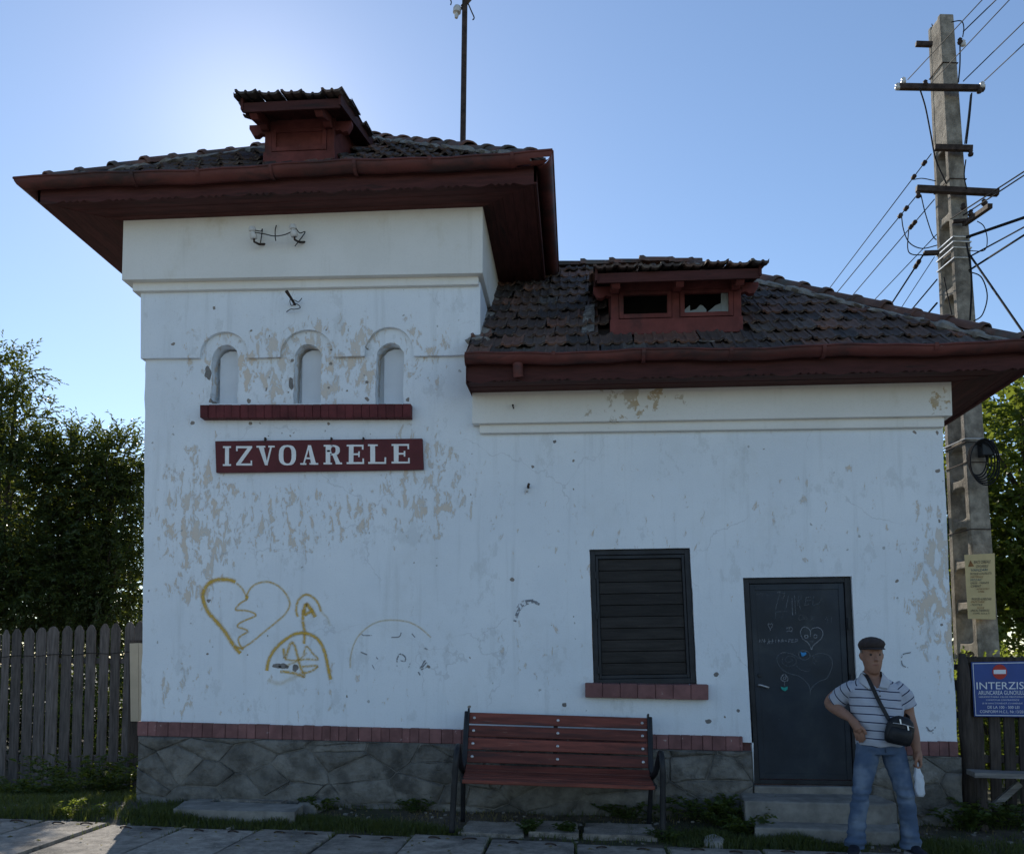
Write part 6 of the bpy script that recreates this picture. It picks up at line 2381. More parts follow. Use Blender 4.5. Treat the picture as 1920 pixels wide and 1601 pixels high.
for i, (px, Y, rx, rz, lab) in enumerate(((1852, 2.35, .42, .5, "sunlit shrub seen through the gaps of the dark fence below the blue sign"), (1935, 3.3, .8, .6, "bright shrub behind the dark fence beyond the blue sign"), (1793, 3.7, .5, .6, "sunlit shrub showing between station corner and fence post"))):
    c = zof(px, 1300, Y)
    g0 = gz_(c.x, Y)
    tree("shrub", lab, "shrub", (c.x, Y, g0), [((c.x, Y, g0 + .75), (rx, .6, rz)), ((c.x + .3, Y - .1, g0 + .5), (rx * .7, .5, rz * .7)), ((c.x - .3, Y, g0 + 1.1), (rx * .6, .5, rz * .7))],
         520, (.085, .05), 9, M['leafshrub'], .03, 20 + i, "shrubs behind the dark fence", .2, .4, 6, (.2, .4))
# shrubs lit by the sun behind the picket fence
for i, (px, Y, rx, rz, lab) in enumerate(((165, 4.0, .7, .6, "light green shrub glimpsed low between the pickets"), (20, 4.2, .9, .6, "shrub behind the pickets at the photo's left edge"))):
    c = zof(px, 1400, Y)
    g0 = gz_(c.x, Y)
    tree("shrub", lab, "shrub", (c.x, Y, g0), [((c.x, Y, g0 + .5), (rx, .4, rz)), ((c.x + .3, Y, g0 + .4), (rx * .7, .35, rz * .7))], 260, (.075, .04), 9, M['leafshrub'], .02, 30 + i, "shrubs behind the picket fence", .2, .4, 5, (.2, .35))


def weed(px, py, Y, hgt, n_st, leaf, label, seed, spread=.16, mat_=None, name="weed"):
    rng = np.random.default_rng(seed)
    p = W(px, py, Y)
    base = Vector((p.x, Y, ground_z(p.x, Y)))
    root = empty(name, tuple(base), label, "plant", "weeds along the station wall")
    st = MB()
    P, D, N_, L, Wd = [], [], [], [], []
    for i in range(n_st):
        a = rng.uniform(0, 6.28)
        r = spread * rng.random() ** .6
        b = base + Vector((math.cos(a) * r * .5, math.sin(a) * r * .35, 0))
        top = b + Vector((math.cos(a) * r * 1.3, math.sin(a) * r * .8, hgt * rng.uniform(.5, 1)))
        mid = b.lerp(top, .5) + Vector((0, 0, hgt * .12))
        path = smooth3([b, mid, top], 5)
        st.tube(path, [.004 * (1 - .06 * k) for k in range(len(path))], 4, cap=False)
        for k in range(2, len(path)):
            for s in range(2):
                P.append(path[k])
                aa = rng.uniform(0, 6.28)
                D.append((math.cos(aa), math.sin(aa), rng.uniform(-.1, .7)))
                N_.append(np.array([0, 0, 1]) + rng.normal(size=3) * .4)
                sc_ = rng.uniform(.7, 1.2)
                L.append(leaf[0] * sc_)
                Wd.append(leaf[1] * sc_)
    st.build("stem", mat_ or M['leafweed'], root, fix=False)
    V, Fc = leaf_arrays(np.array([tuple(p) for p in P]), np.array(D), np.array(N_), L, Wd)
    np_mesh("leaves", V, Fc, mat_ or M['leafweed'], root)


weed(168, 1480, 1.5, .42, 40, (.085, .036), "tall bushy weed growing against the picket fence", 41, .5)
weed(222, 1500, 1.3, .30, 22, (.07, .03), "leafy weed at the fence's tower end", 42, .3)
weed(90, 1505, .8, .2, 24, (.06, .028), "low weed under the pickets at the photo's left", 43, .3)
weed(25, 1510, .8, .24, 24, (.06, .03), "low broad weed at the left edge of the photo", 44, .3)
weed(133, 1545, -.6, .17, 5, (.05, .022), "young bright weed at the platform edge", 45, .09, M['leafshrub'])
weed(192, 1515, -.55, .15, 4, (.05, .02), "single pale weed standing in the grass by the fence", 46, .07, M['leafshrub'])
weed(600, 1500, -.2, .14, 12, (.05, .024), "small weed beside the broken concrete frame", 47, .16)
weed(1345, 1520, -.22, .24, 40, (.065, .035), "bushy dark weed between bench and door steps", 48, .34)
weed(1385, 1545, -.55, .20, 22, (.06, .03), "weed clump growing at the steps' bench side", 49, .2)
weed(1452, 1540, -.62, .10, 14, (.05, .012), "grassy tuft growing on the lower step", 50, .1)
weed(990, 1535, -.75, .12, 12, (.05, .02), "weed sprouting between the paving slabs under the bench", 51, .1)
weed(1076, 1540, -.75, .13, 12, (.05, .02), "weed sprouting at the last gap of the paving slabs", 52, .1)
weed(780, 1500, -.15, .13, 10, (.05, .022), "little weed at the plinth near the bench's left leg", 53, .12)
weed(1180, 1500, -.15, .16, 18, (.055, .026), "dark weed behind the bench's right leg", 54, .25)
weed(1880, 1520, -.15, .26, 30, (.065, .035), "dark weed under the rough plank seat", 55, .35)
weed(1815, 1530, -.2, .22, 22, (.06, .032), "dark weed at the foot of the fence post", 56, .25)
weed(1255, 1558, -.85, .12, 12, (.05, .014), "grass tuft beside the bench's right foot", 57, .12)

# grass strip along the platform edge and the wall foot
rng = np.random.default_rng(77)


def grass(name, n, dens, hgt, material, label, lean=.5):
    P, H, A = [], [], []
    tries = 0
    while len(P) < n and tries < n * 14:
        tries += 1
        x = rng.uniform(-7.5, 5.6)
        e = plat_edge(x)
        y = e + rng.random() * (-e + (.3 if x > -4.1 else 3.2))
        d = dens(x, y, (y - e) / -e)
        if rng.random() > d:
            continue
        P.append((x, y, ground_z(x, y) - .005))
        H.append(hgt * rng.uniform(.45, 1.15) * (.6 + .7 * d))
        A.append(rng.uniform(0, 6.283))
    P, H, A = np.array(P), np.array(H), np.array(A)
    dx, dy = np.cos(A), np.sin(A)
    w = .0035
    side = np.stack([-dy, dx, np.zeros_like(dx)], 1) * w
    ln = lean * rng.uniform(.3, 1.2, len(P))
    m1 = P + np.stack([dx * ln * H * .35, dy * ln * H * .35, H * .6], 1)
    tp = P + np.stack([dx * ln * H, dy * ln * H, H * rng.uniform(.75, 1, len(P))], 1)
    V = np.stack([P - side, P + side, m1 + side * .8, m1 - side * .8, tp], 1).reshape(-1, 3)
    b = np.arange(len(P))[:, None] * 5
    Fc = np.concatenate([b + [0, 1, 2], b + [0, 2, 3], b + [3, 2, 4]], 1).reshape(-1, 3)
    np_mesh(name, V, Fc, material, None, label=label, cat="grass", kind="stuff")


def px_band(x, y):
    return mnoise.noise(Vector((x * 1.1, y * 2.2, 4.4))) + .6 * mnoise.noise(Vector((x * 3.7, y * 4.2, 1.4)))


def d_green(x, y, t):
    n = px_band(x, y)
    d = .75 * math.exp(-((t - .22) / .2) ** 2) + (.5 if x < -3.4 else 0) * math.exp(-((t - .5) / .5) ** 2)
    if -1.0 < x < .75:
        d *= .25                       # trodden in front of the bench
    if .9 < x < 3.2:
        d += .5 * math.exp(-((t - .2) / .18) ** 2)
    if x > 3.2:
        d = .35 * math.exp(-((t - .25) / .3) ** 2)
    d += .25 * math.exp(-((t - .95) / .08) ** 2)
    if x < -4.1 and t > .6:
        d = .55
    return max(0, d * (.75 + 1.1 * n))


def d_dry(x, y, t):
    return max(0, .25 + .9 * px_band(x + 7, y)) * (.6 if t > .3 else .25)


grass("grass", 60000, d_green, .085, M['grass'], "short green grass along the platform edge and wall foot")
grass("dry_grass", 5000, d_dry, .05, M['drygrass'], "thin dry grass on the bare earth", .9)

# fallen leaves on the earth and the slabs, grass blades growing from the slab joints
rl = np.random.default_rng(5)
P, D, N_, L, Wd = [], [], [], [], []
for i in range(520):
    x = rl.uniform(-6.5, 4.8)
    e = plat_edge(x)
    y = e + (rl.uniform(0, -e) if i % 3 else rl.uniform(-1.0, 0))
    if y > -.1 and x > -4.2:
        continue
    z = (ground_z(x, y) if y > e else plat_z(x) + .006) + .008
    a = rl.uniform(0, 6.28)
    P.append((x, y, z))
    D.append((math.cos(a), math.sin(a), rl.uniform(-.1, .25)))
    N_.append((rl.normal() * .3, rl.normal() * .3, 1))
    s = rl.uniform(.5, 1.1)
    L.append(.05 * s)
    Wd.append(.026 * s)
V, Fc = leaf_arrays(np.array(P), np.array(D), np.array(N_), L, Wd)
np_mesh("fallen_leaves", V, Fc, M['drygrass'], None, label="dry fallen leaves scattered on earth and platform slabs", cat="leaves", kind="stuff")
V, Fc = [], []
for x in joints:
    for k in range(26):
        y = plat_edge(x) - abs(rl.normal()) * .22
        if rl.random() < .35:
            continue
        h_ = rl.uniform(.015, .05)
        a = rl.uniform(0, 6.28)
        b = len(V)
        xx = x + rl.normal() * .006
        z = plat_z(x) - .02
        V += [(xx - .003, y, z), (xx + .003, y, z), (xx + math.cos(a) * h_ * .6, y + math.sin(a) * h_ * .6, z + .02 + h_)]
        Fc.append((b, b + 1, b + 2))
np_mesh("joint_grass", V, Fc, M['grass'], None, label="small grass blades growing in the slab joints", cat="grass", kind="stuff")
# ------------------------------------------------------------------ the man by the door
def skin_mat():
    t = NT("tanned skin")
    n = t.noise(9, 4)
    col = t.mix(t.step(n, .3, .7), (.26, .135, .09), (.33, .18, .125))
    t.bump(t.noise(160, 3), .15, .002)
    t.b.inputs['Subsurface Weight'].default_value = .08
    t.b.inputs['Subsurface Radius'].default_value = (.01, .004, .002)
    return t.done(col, .55)


def shirt_mat():
    t = NT("striped polo cloth")
    at = t.n("ShaderNodeAttribute", attribute_name="stripe")
    s = t.math('ADD', at.outputs['Fac'], t.math('MULTIPLY', t.math('SUBTRACT', t.noise(5, 2), .5), .012))
    f = t.math('FRACT', t.math('MULTIPLY', s, 1 / .0635))
    d = t.math('ABSOLUTE', t.math('SUBTRACT', f, .5))
    band_ = t.step(d, .078, .060)
    f2 = t.math('FRACT', t.math('MULTIPLY', s, 1 / .0635 * 3))
    soft = t.math('MULTIPLY', t.step(t.math('ABSOLUTE', t.math('SUBTRACT', f2, .5)), .3, .2), .22)
    col = t.mix(t.noise(14, 3), (.36, .39, .46), (.46, .49, .56))
    col = t.mix(soft, col, (.33, .35, .42))
    col = t.mix(band_, col, (.016, .022, .06))
    t.bump(t.noise(9, 4, .6), .5, .02)
    return t.done(col, .9)


def denim_mat():
    t = NT("faded denim")
    v = t.mapping((30, 30, 3))
    col = t.mix(t.noise(4, 4, .6), (.038, .066, .125), (.085, .125, .195))
    fade = t.noise(5, 3, .5)
    col = t.mix(t.math('MULTIPLY', t.step(fade, .45, .68), .8), col, (.20, .25, .32))
    col = t.mix(t.math('MULTIPLY', t.noise(1, 3, .6, v), .35), col, (.10, .15, .24))
    wr = t.noise(1, 3, .55, t.mapping((9, 9, 26)))
    t.bump(wr, .6, .012)
    return t.done(col, .9)


M['skin'] = skin_mat()
M['shirt'] = shirt_mat()
M['denim'] = denim_mat()
M['collar'] = mat("plain polo collar", (.46, .48, .52), .9, 12, .08, bump=.3)
M['cap'] = mat("dark brown cap cloth", (.045, .035, .034), .9, 20, .25, bump=.4, bscale=80)
M['hair'] = mat("grey hair", (.17, .16, .15), .8, 40, .4, bump=.8, bscale=90)
M['eye'] = mat("dark eye", (.03, .022, .02), .3, 10, .1, bump=0)
M['lip'] = mat("lip", (.26, .10, .08), .5, 10, .1, bump=0)
M['shoe'] = mat("dark trainer", (.014, .016, .025), .6, 14, .3, bump=.3)
M['sole'] = mat("pale sole", (.45, .45, .47), .7, 14, .15, bump=.1)
M['bag'] = mat("black bag nylon", (.012, .013, .016), .5, 12, .3, bump=.5, bscale=20, bdist=.01)
M['plastic'] = mat("white plastic bag", (.62, .66, .72), .35, 9, .1, bump=.8, bscale=14, bdist=.02)


def ell(c, a, b, u=(1, 0, 0), v=(0, 1, 0), n=20, sq=1.0):
    c, u, v = Vector(c), Vector(u), Vector(v)
    f = lambda x: math.copysign(abs(x) ** sq, x)
    return [c + u * (a * f(math.cos(2 * math.pi * k / n))) + v * (b * f(math.sin(2 * math.pi * k / n))) for k in range(n)]


def zloft(m, rows, n=22, sq=.9):
    m.loft([ell((cx, cy, z), a, b, n=n, sq=sq) for z, cx, cy, a, b in rows])


def fuse(m, voxel, iters=3, fac=.5):
    me = m.mesh("tmp", (0, 0, 0))
    o = bpy.data.objects.new("tmp", me)
    COL.objects.link(o)
    r = o.modifiers.new("r", 'REMESH')
    r.mode = 'VOXEL'
    r.voxel_size = voxel
    r.use_smooth_shade = True
    if iters:
        s = o.modifiers.new("s", 'SMOOTH')
        s.iterations = iters
        s.factor = fac
    dg = bpy.context.evaluated_depsgraph_get()
    out = bpy.data.meshes.new_from_object(o.evaluated_get(dg))
    bpy.data.objects.remove(o)
    bpy.data.meshes.remove(me)
    return out


HX = -.05
body = MB()
# head
zloft(body, [(1.432, HX, -.055, .020, .018), (1.445, HX, -.048, .042, .040), (1.468, HX, -.036, .056, .062), (1.50, HX, -.026, .066, .078), (1.54, HX, -.018, .074, .090), (1.585, HX, -.010, .078, .097),
             (1.63, HX, -.004, .078, .100), (1.665, HX, 0, .070, .092), (1.69, HX, .002, .054, .072), (1.705, HX, .002, .022, .03)], 24, 1)
body.loft([ell((HX, -.098, 1.592), .010, .012), ell((HX, -.108, 1.572), .012, .014), ell((HX, -.122, 1.548), .018, .016), ell((HX, -.112, 1.538), .014, .01)])
body.tube([(HX - .05, -.078, 1.604), (HX - .025, -.096, 1.609), (HX, -.098, 1.604), (HX + .025, -.096, 1.609), (HX + .05, -.078, 1.604)], .010, 8)
body.tube([(HX - .022, -.094, 1.508), (HX, -.101, 1.510), (HX + .022, -.094, 1.508)], .009, 8)
body.tube([(HX - .015, -.076, 1.455), (HX + .015, -.076, 1.455)], .016, 8)
for s in (-1, 1):
    body.loft([ell((HX + s * .075, -.005, 1.545), .008, .012), ell((HX + s * .083, .002, 1.565), .011, .020), ell((HX + s * .086, .005, 1.59), .011, .024), ell((HX + s * .080, .004, 1.608), .008, .015)])
    body.tube([(HX + s * .04, -.078, 1.548), (HX + s * .052, -.062, 1.54)], .016, 8)
# neck, trunk
zloft(body, [(1.38, HX + .006, .02, .085, .07), (1.42, HX, .01, .066, .066), (1.47, HX, 0, .056, .060), (1.51, HX, 0, .055, .06)], 18)
zloft(body, [(.84, 0, 0, .165, .11), (.95, 0, -.008, .172, .122), (1.05, -.01, -.012, .175, .127), (1.15, -.02, -.008, .180, .124), (1.25, -.03, .0, .188, .118), (1.33, -.036, .004, .18, .104), (1.385, -.042, .01, .12, .08), (1.41, -.044, .01, .07, .06)])


def limb(m, pts, rad, n=14):
    P = smooth_path([(*p, r) for p, r in zip(pts, rad)], 5)
    m.tube([p[:3] for p in P], [p[3] for p in P], n)


armL = [(-.185, .01, 1.318), (-.27, .11, 1.27), (-.335, .18, 1.195), (-.30, .06, 1.14), (-.245, -.055, 1.085)]
limb(body, armL, [.060, .058, .049, .048, .033])
armR = [(.115, .01, 1.318), (.205, .015, 1.22), (.235, .02, 1.10), (.252, -.02, .96), (.262, -.055, .845)]
limb(body, armR, [.060, .056, .048, .047, .032])
# hand pushed into the pocket: palm, four fingers going down inside the denim, thumb outside
limb(body, [(-.245, -.055, 1.085), (-.222, -.092, 1.045), (-.198, -.115, .995)], [.030, .036, .034])
limb(body, [(-.238, -.085, 1.06), (-.210, -.108, 1.01), (-.182, -.118, .985)], [.022, .026, .024])
for k, (dx, dy, L_) in enumerate(((-.030, .018, .075), (-.012, .004, .09), (.008, -.006, .088), (.024, -.010, .07))):
    b_ = Vector((-.198 + dx, -.112 + dy, .985))
    limb(body, [b_ + Vector((0, .004, .02)), b_ + Vector((.012, .002, -L_ * .45)), b_ + Vector((.026, .022, -L_))], [.011, .0105, .009], 9)
limb(body, [(-.212, -.108, 1.04), (-.178, -.142, 1.012), (-.160, -.146, .985), (-.150, -.140, .962)], [.015, .013, .012, .010], 9)
# hanging hand closed round the neck of a plastic bag
limb(body, [(.262, -.055, .845), (.268, -.066, .80), (.268, -.072, .755)], [.029, .033, .030])
limb(body, [(.262, -.045, .825), (.262, -.045, .79), (.264, -.050, .755)], [.022, .027, .026])
for k, (dy, L_) in enumerate(((-.036, .070), (-.014, .078), (.006, .074), (.024, .060))):
    b_ = Vector((.274, -.060 + dy, .752))
    limb(body, [b_ + Vector((0, 0, .02)), b_ + Vector((.006, 0, -L_ * .42)), b_ + Vector((-.014, .002, -L_ * .72)), b_ + Vector((-.034, .004, -L_ * .55))], [.0105, .0100, .0092, .008], 9)
limb(body, [(.262, -.088, .815), (.240, -.112, .775), (.236, -.104, .735), (.242, -.092, .712)], [.014, .013, .0115, .009], 9)
# legs inside the denim
for s, K, A in ((-1, (-.165, -.02, .48), (-.208, .03, .07)), (1, (.178, -.03, .47), (.226, .03, .07))):
    limb(body, [(s * .09, 0, .88), ((s * .09 + K[0]) / 2, -.01, .68), K, ((K[0] + A[0]) / 2, .01, .27), A], [.085, .075, .055, .05, .036])
base_p = W(1655, 1588, -1.13)
mroot = Vector((base_p.x, -1.13, plat_z(base_p.x) + .002))
bm_ = fuse(body, .0058, 2)
bm_.name = "person"
bm_.materials.clear()
bm_.materials.append(M['skin'])
man = bpy.data.objects.new("person", bm_)
man.location = mroot
link(man, None, "standing man in flat cap, striped polo shirt and jeans, hand in pocket", "person")


def wear(name, me, material, label=None, smooth=True, parent=man):
    me.name = name
    me.materials.clear()
    me.materials.append(material)
    if smooth:
        me.polygons.foreach_set("use_smooth", [True] * len(me.polygons))
    o = bpy.data.objects.new(name, me)
    return link(o, parent, label)


# polo shirt
sh = MB()
zloft(sh, [(.865, .005, -.004, .188, .134), (.90, .004, -.008, .190, .138), (.96, 0, -.014, .190, .143), (1.04, -.01, -.02, .191, .147), (1.13, -.02, -.014, .197, .142), (1.22, -.03, -.004, .206, .136), (1.30, -.036, .002, .210, .124),
           (1.355, -.04, .008, .188, .105), (1.395, -.042, .01, .130, .088), (1.43, -.045, .008, .082, .076)], 28)
SL = [Vector((-.185, .01, 1.325)), Vector((-.250, .075, 1.275)), Vector((-.305, .135, 1.205))]
SR = [Vector((.115, .01, 1.325)), Vector((.190, .012, 1.26)), Vector((.226, .015, 1.165))]
limb(sh, SL, [.074, .076, .080], 18)
limb(sh, SR, [.074, .076, .080], 18)
sm_ = fuse(sh, .0085, 4)
bm2 = bmesh.new()
bm2.from_mesh(sm_)
nv = len(bm2.verts)
lay_ = bm2.verts.layers.float.new("stripe")
axL, axR = (SL[2] - SL[0]).normalized(), (SR[2] - SR[0]).normalized()
kill = []
for v in bm2.verts:
    p = v.co.copy()
    tw = .20 - max(0, p.z - 1.28) * .9
    if p.x < -.04 - tw and p.z > 1.13:
        v[lay_] = (p - SL[0]).dot(axL) + .02
    elif p.x > -.035 + tw - .012 and p.z > 1.12:
        v[lay_] = (p - SR[0]).dot(axR) + .02
    else:
        v[lay_] = p.z + .012 * math.sin(p.x * 9) - .3 * max(0, p.z - 1.30) * abs(p.x - HX)
    # cloth folds
    f = mnoise.noise(Vector((p.x * 5, p.y * 5, p.z * 11))) * .009 + mnoise.noise(Vector((p.x * 13 + p.z * 9, p.y * 9, p.z * 16))) * .006
    if p.z < .97:
        f += .006 * math.sin(p.x * 40 + p.y * 25) * (1 - max(0, p.z - .86) / .11)
    v.co += v.normal * f
    if p.y < -.02 and p.z > 1.325 and abs(p.x - HX - .005) < (p.z - 1.325) * .62:
        kill.append(v)
bmesh.ops.delete(bm2, geom=kill, context='VERTS')
# open the sleeve ends and the hem
kill = [v for v in bm2.verts if (v.co - SL[2]).dot(axL) > .012 and v.co.x < -.21 and (v.co - SL[2]).length < .13 or ((v.co - SR[2]).dot(axR) > .012 and v.co.x > .15 and v.co.z < 1.2 and (v.co - SR[2]).length < .12)]
bmesh.ops.delete(bm2, geom=kill, context='VERTS')
bm2.to_mesh(sm_)
bm2.free()
shirt = wear("shirt", sm_, M['shirt'], "light grey polo shirt with thin navy stripes")
co = MB()
for s in (-1, 1):
    P = [(HX + s * .0, .072, 1.462), (HX + s * .055, .045, 1.462), (HX + s * .074, -.01, 1.455), (HX + s * .060, -.062, 1.425), (HX + s * .020, -.112, 1.338)]
    Q = [(HX + s * .0, .098, 1.42), (HX + s * .078, .062, 1.415), (HX + s * .112, -.01, 1.405), (HX + s * .118, -.085, 1.372), (HX + s * .070, -.138, 1.322)]
    n = len(P)
    k = len(co.v)
    co.v += P + Q + [(p[0], p[1], p[2] - .008) for p in P] + [(q_[0], q_[1] + .004, q_[2] - .008) for q_ in Q]
    for i in range(n - 1):
        co.f += [(k + i, k + i + 1, k + n + i + 1, k + n + i), (k + 2 * n + i, k + 3 * n + i, k + 3 * n + i + 1, k + 2 * n + i + 1), (k + n + i, k + n + i + 1, k + 3 * n + i + 1, k + 3 * n + i)]
wear("collar", co.mesh("collar"), M['collar'], parent=shirt)
for zz_ in (1.30, 1.265):
    wear("button", MB().lathe((HX + .012, -.143, zz_), (0, -1, .1), [(0, .006), (.003, .006), (.004, .002)], 8).mesh("button"), M['eye'], parent=shirt)

# jeans
je = MB()
zloft(je, [(.80, .0, .0, .16, .115), (.85, 0, .0, .182, .128), (.92, 0, -.002, .180, .130), (.975, 0, -.004, .172, .124)], 26)
limb(je, [(-.086, 0, .87), (-.125, -.008, .68), (-.165, -.02, .48), (-.190, .004, .27), (-.210, .022, .055)], [.100, .087, .070, .068, .080], 18)
limb(je, [(.086, 0, .87), (.132, -.010, .68), (.178, -.03, .47), (.206, .002, .27), (.228, .022, .055)], [.100, .087, .070, .068, .080], 18)
jm = fuse(je, .009, 4)
for v in jm.vertices:
    p = v.co
    k = 1.0 if p.z < .6 else .5
    w = .016 * math.exp(-((p.z - .45) / .10) ** 2) + .020 * math.exp(-((p.z - .12) / .12) ** 2) + .006 * math.exp(-((p.z - .80) / .08) ** 2) + .003
    v.co = p + v.normal * (w * mnoise.noise(Vector((p.x * 7, p.y * 9, p.z * 24))) + .004 * mnoise.noise(p * 18))
jeans = wear("jeans", jm, M['denim'], "faded blue jeans")
bt = MB()
bt.loft([ell((0, -.003, z), a, b, n=28, sq=.9) for z, a, b in ((.945, .180, .132), (.985, .176, .128))], cap=False)
wear("waistband", bt.mesh("waistband"), M['denim'], parent=jeans)
wear("fly_seam", MB().tube([(.006, -.132, .955), (.004, -.136, .89), (.0, -.128, .82)], .005, 6).mesh("fly_seam"), M['denim'], parent=jeans)

# cap
cp = MB()
cp.loft([ell((HX, .006, 1.630), .084, .106, n=28), ell((HX, .002, 1.650), .096, .114, n=28), ell((HX, -.008, 1.674), .103, .124, n=28), ell((HX, -.008, 1.698), .092, .110, n=28), ell((HX, -.002, 1.718), .068, .082, n=28), ell((HX, 0, 1.731), .035, .042, n=28), ell((HX, 0, 1.735), .006, .008, n=28)])
cap_o = wear("cap", cp.mesh("cap"), M['cap'], "dark flat cap")
vi = MB()
rings = []
for i in range(15):
    t = math.pi * (1.08 + .84 * i / 14)
    inner = Vector((HX + .084 * math.cos(t), .0 + .104 * math.sin(t), 1.650))
    outer = Vector((HX + .094 * math.cos(t), -.012 + .150 * math.sin(t), 1.632 + .006 * abs(math.cos(t))))
    rings.append([inner, outer, outer - Vector((0, 0, .006)), inner - Vector((0, 0, .008))])
vi.loft(rings)
wear("visor", vi.mesh("visor"), M['cap'], parent=cap_o)
hr = MB()
rows = []
for z, a, b in ((1.545, .066, .084), (1.57, .080, .098), (1.60, .084, .105), (1.64, .083, .107)):
    rows.append([Vector((HX + a * math.cos(t), .0 + b * math.sin(t), z)) for t in [math.pi * (-.06 + 1.12 * k / 18) for k in range(19)]])
for i in range(len(rows) - 1):
    k0 = len(hr.v)
    hr.v += [tuple(p) for p in rows[i]] + [tuple(p) for p in rows[i + 1]]
    hr.f += [(k0 + j, k0 + j + 1, k0 + 19 + j + 1, k0 + 19 + j) for j in range(18)]
wear("hair", hr.mesh("hair"), M['hair'])
for s in (-1, 1):
    wear("eye", MB().lathe((HX + s * .030, -.0905, 1.590), (0, -1, 0), [(0, .014), (.006, .012), (.010, .004)], 10).mesh("eye"), M['eye'])
wear("mouth", MB().tube([(HX - .024, -.099, 1.5085), (HX, -.109, 1.510), (HX + .024, -.099, 1.5085)], .0035, 6).mesh("mouth"), M['lip'])


# shoes
def shoe(hx, hy, tx, ty):
    h, t = Vector((hx, hy, 0)), Vector((tx, ty, 0))
    d = (t - h).normalized()
    s = Vector((-d.y, d.x, 0))
    L_ = (t - h).length
    up, so = MB(), MB()
    rings, r2 = [], []
    for k, (u, w, hh) in enumerate(((0, .022, .055), (.06, .034, .085), (.25, .038, .098), (.42, .040, .085), (.6, .045, .062), (.8, .046, .048), (.94, .034, .04), (1, .014, .03))):
        c = h + d * (L_ * u)
        rings.append([c + s * (w * math.cos(2 * math.pi * j / 14)) + Vector((0, 0, .018 + hh * .5 + hh * .5 * math.sin(2 * math.pi * j / 14))) for j in range(14)])
        r2.append([c + s * (w + .004), c - s * (w + .004), c - s * (w + .002) + Vector((0, 0, .024)), c + s * (w + .002) + Vector((0, 0, .024))])
    up.loft(rings)
    o = wear("shoe", up.mesh("shoe"), M['shoe'])
    so.loft(r2)
    wear("sole", so.mesh("sole"), M['sole'], parent=o, smooth=False)


shoe(-.185, .075, -.285, -.165)
shoe(.222, .09, .262, -.175)

# shoulder bag hanging from its strap across his chest
bgp = Vector((.085, -.205, 1.00))
bag = empty("shoulder_bag", tuple(mroot + bgp - Vector((0, 0, .11))), "small black shoulder bag hanging at the man's hip", "bag")


def bput(m, name, material, smooth=True, bevel=0, voxel=None):
    me = fuse(m, voxel, 3) if voxel else m.mesh(name)
    off = wloc(bag) - mroot
    me.transform(Matrix.Translation(-off))
    me.name = name
    me.materials.clear()
    me.materials.append(material)
    if smooth:
        me.polygons.foreach_set("use_smooth", [True] * len(me.polygons))
    return link(bpy.data.objects.new(name, me), bag)


tl = .22
R2 = Matrix.Rotation(tl, 3, 'Y')
bb = MB()
rings = []
for z, a, b in ((-.112, .07, .018), (-.10, .098, .034), (-.04, .108, .046), (.03, .104, .046), (.075, .088, .040), (.10, .060, .028), (.112, .03, .012)):
    rings.append([bgp + R2 @ Vector((a * math.copysign(abs(math.cos(t)) ** .6, math.cos(t)), b * math.copysign(abs(math.sin(t)) ** .7, math.sin(t)), z)) for t in [2 * math.pi * k / 24 for k in range(24)]])
bb.loft(rings)
bput(bb, "bag_body", M['bag'])
pk = MB()
rings = []
for z, a, b in ((-.095, .075, .012), (-.085, .085, .022), (-.03, .088, .026), (.01, .082, .022), (.02, .075, .010)):
    rings.append([bgp + Vector((0, -.035, 0)) + R2 @ Vector((a * math.copysign(abs(math.cos(t)) ** .5, math.cos(t)), b * math.sin(t), z)) for t in [2 * math.pi * k / 20 for k in range(20)]])
pk.loft(rings)
bput(pk, "front_pocket", M['bag'])
bput(MB().tube([bgp + R2 @ Vector((-.08, -.052, .045)), bgp + R2 @ Vector((0, -.058, .052)), bgp + R2 @ Vector((.08, -.052, .045))], .004, 6), "zip", M['steel'])
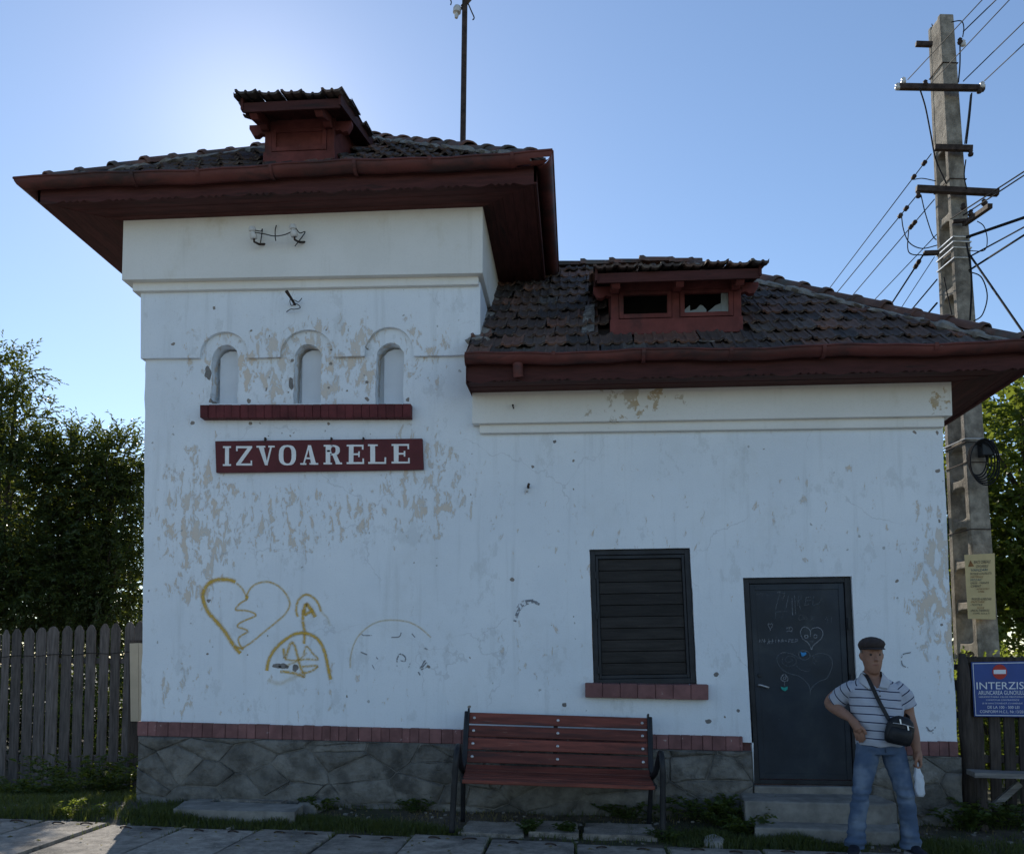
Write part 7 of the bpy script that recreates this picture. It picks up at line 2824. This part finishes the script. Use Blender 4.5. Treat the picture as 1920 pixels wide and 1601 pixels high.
for dx, dz in ((-.035, .085), (.03, .05)):
    bput(MB().bar(bgp + R2 @ Vector((dx, -.056, dz)), bgp + R2 @ Vector((dx + .012, -.060, dz - .035)), .010, .004, (0, -1, 0)), "zip_pull", M['bolt'], False)


def strap_ribbon(pts, w):
    P = smooth3(pts, 8)
    m = MB()
    rings = []
    for i, p in enumerate(P):
        d = (P[min(i + 1, len(P) - 1)] - P[max(i - 1, 0)]).normalized()
        out = Vector((p.x + .02, p.y, 0)).normalized()
        if p.z > 1.40:
            out = Vector((0, 0, 1))
        s = d.cross(out).normalized() * w
        o_ = out * .003
        rings.append([p - s - o_, p + s - o_, p + s + o_, p - s + o_])
    m.loft(rings)
    return m


bput(strap_ribbon([(-.115, .09, 1.40), (-.118, .0, 1.440), (-.112, -.085, 1.408), (-.095, -.134, 1.34), (-.060, -.160, 1.24), (-.020, -.175, 1.15), (.020, -.195, 1.06), (.035, -.20, 1.03)], .015), "strap", M['bag'], False)
bput(strap_ribbon([(.165, -.185, 1.05), (.195, -.11, 1.09), (.195, .03, 1.12), (.12, .14, 1.18), (0, .155, 1.28), (-.09, .125, 1.37), (-.115, .09, 1.40)], .013), "strap", M['bag'], False)

# slim white plastic bag in the hanging hand
bgw = MB()
rings = []
for i in range(13):
    t = i / 12
    z = .745 - .27 * t
    r = .010 + .030 * math.sin(min(1, t * 1.15) * math.pi * .62) ** 1.2 * (1 if t < .93 else .6)
    rings.append([Vector((.256 + .018 * t + r * math.cos(a) * (1 + .45 * mnoise.noise(Vector((math.cos(a) * 2, math.sin(a) * 2, t * 6)))), -.076 + .7 * r * math.sin(a) * (1 + .45 * mnoise.noise(Vector((math.cos(a) * 2 + 4, math.sin(a) * 2, t * 6)))), z)) for a in [2 * math.pi * k / 18 for k in range(18)]])
bgw.loft(rings)
me = bgw.mesh("plastic_bag")
pb0 = Vector((.27, -.076, .475))
me.transform(Matrix.Translation(-pb0))
me.materials.append(M['plastic'])
me.polygons.foreach_set("use_smooth", [True] * len(me.polygons))
pb = bpy.data.objects.new("plastic_bag", me)
pb.location = mroot + pb0
link(pb, None, "slim white plastic bag hanging from the man's hand", "bag")
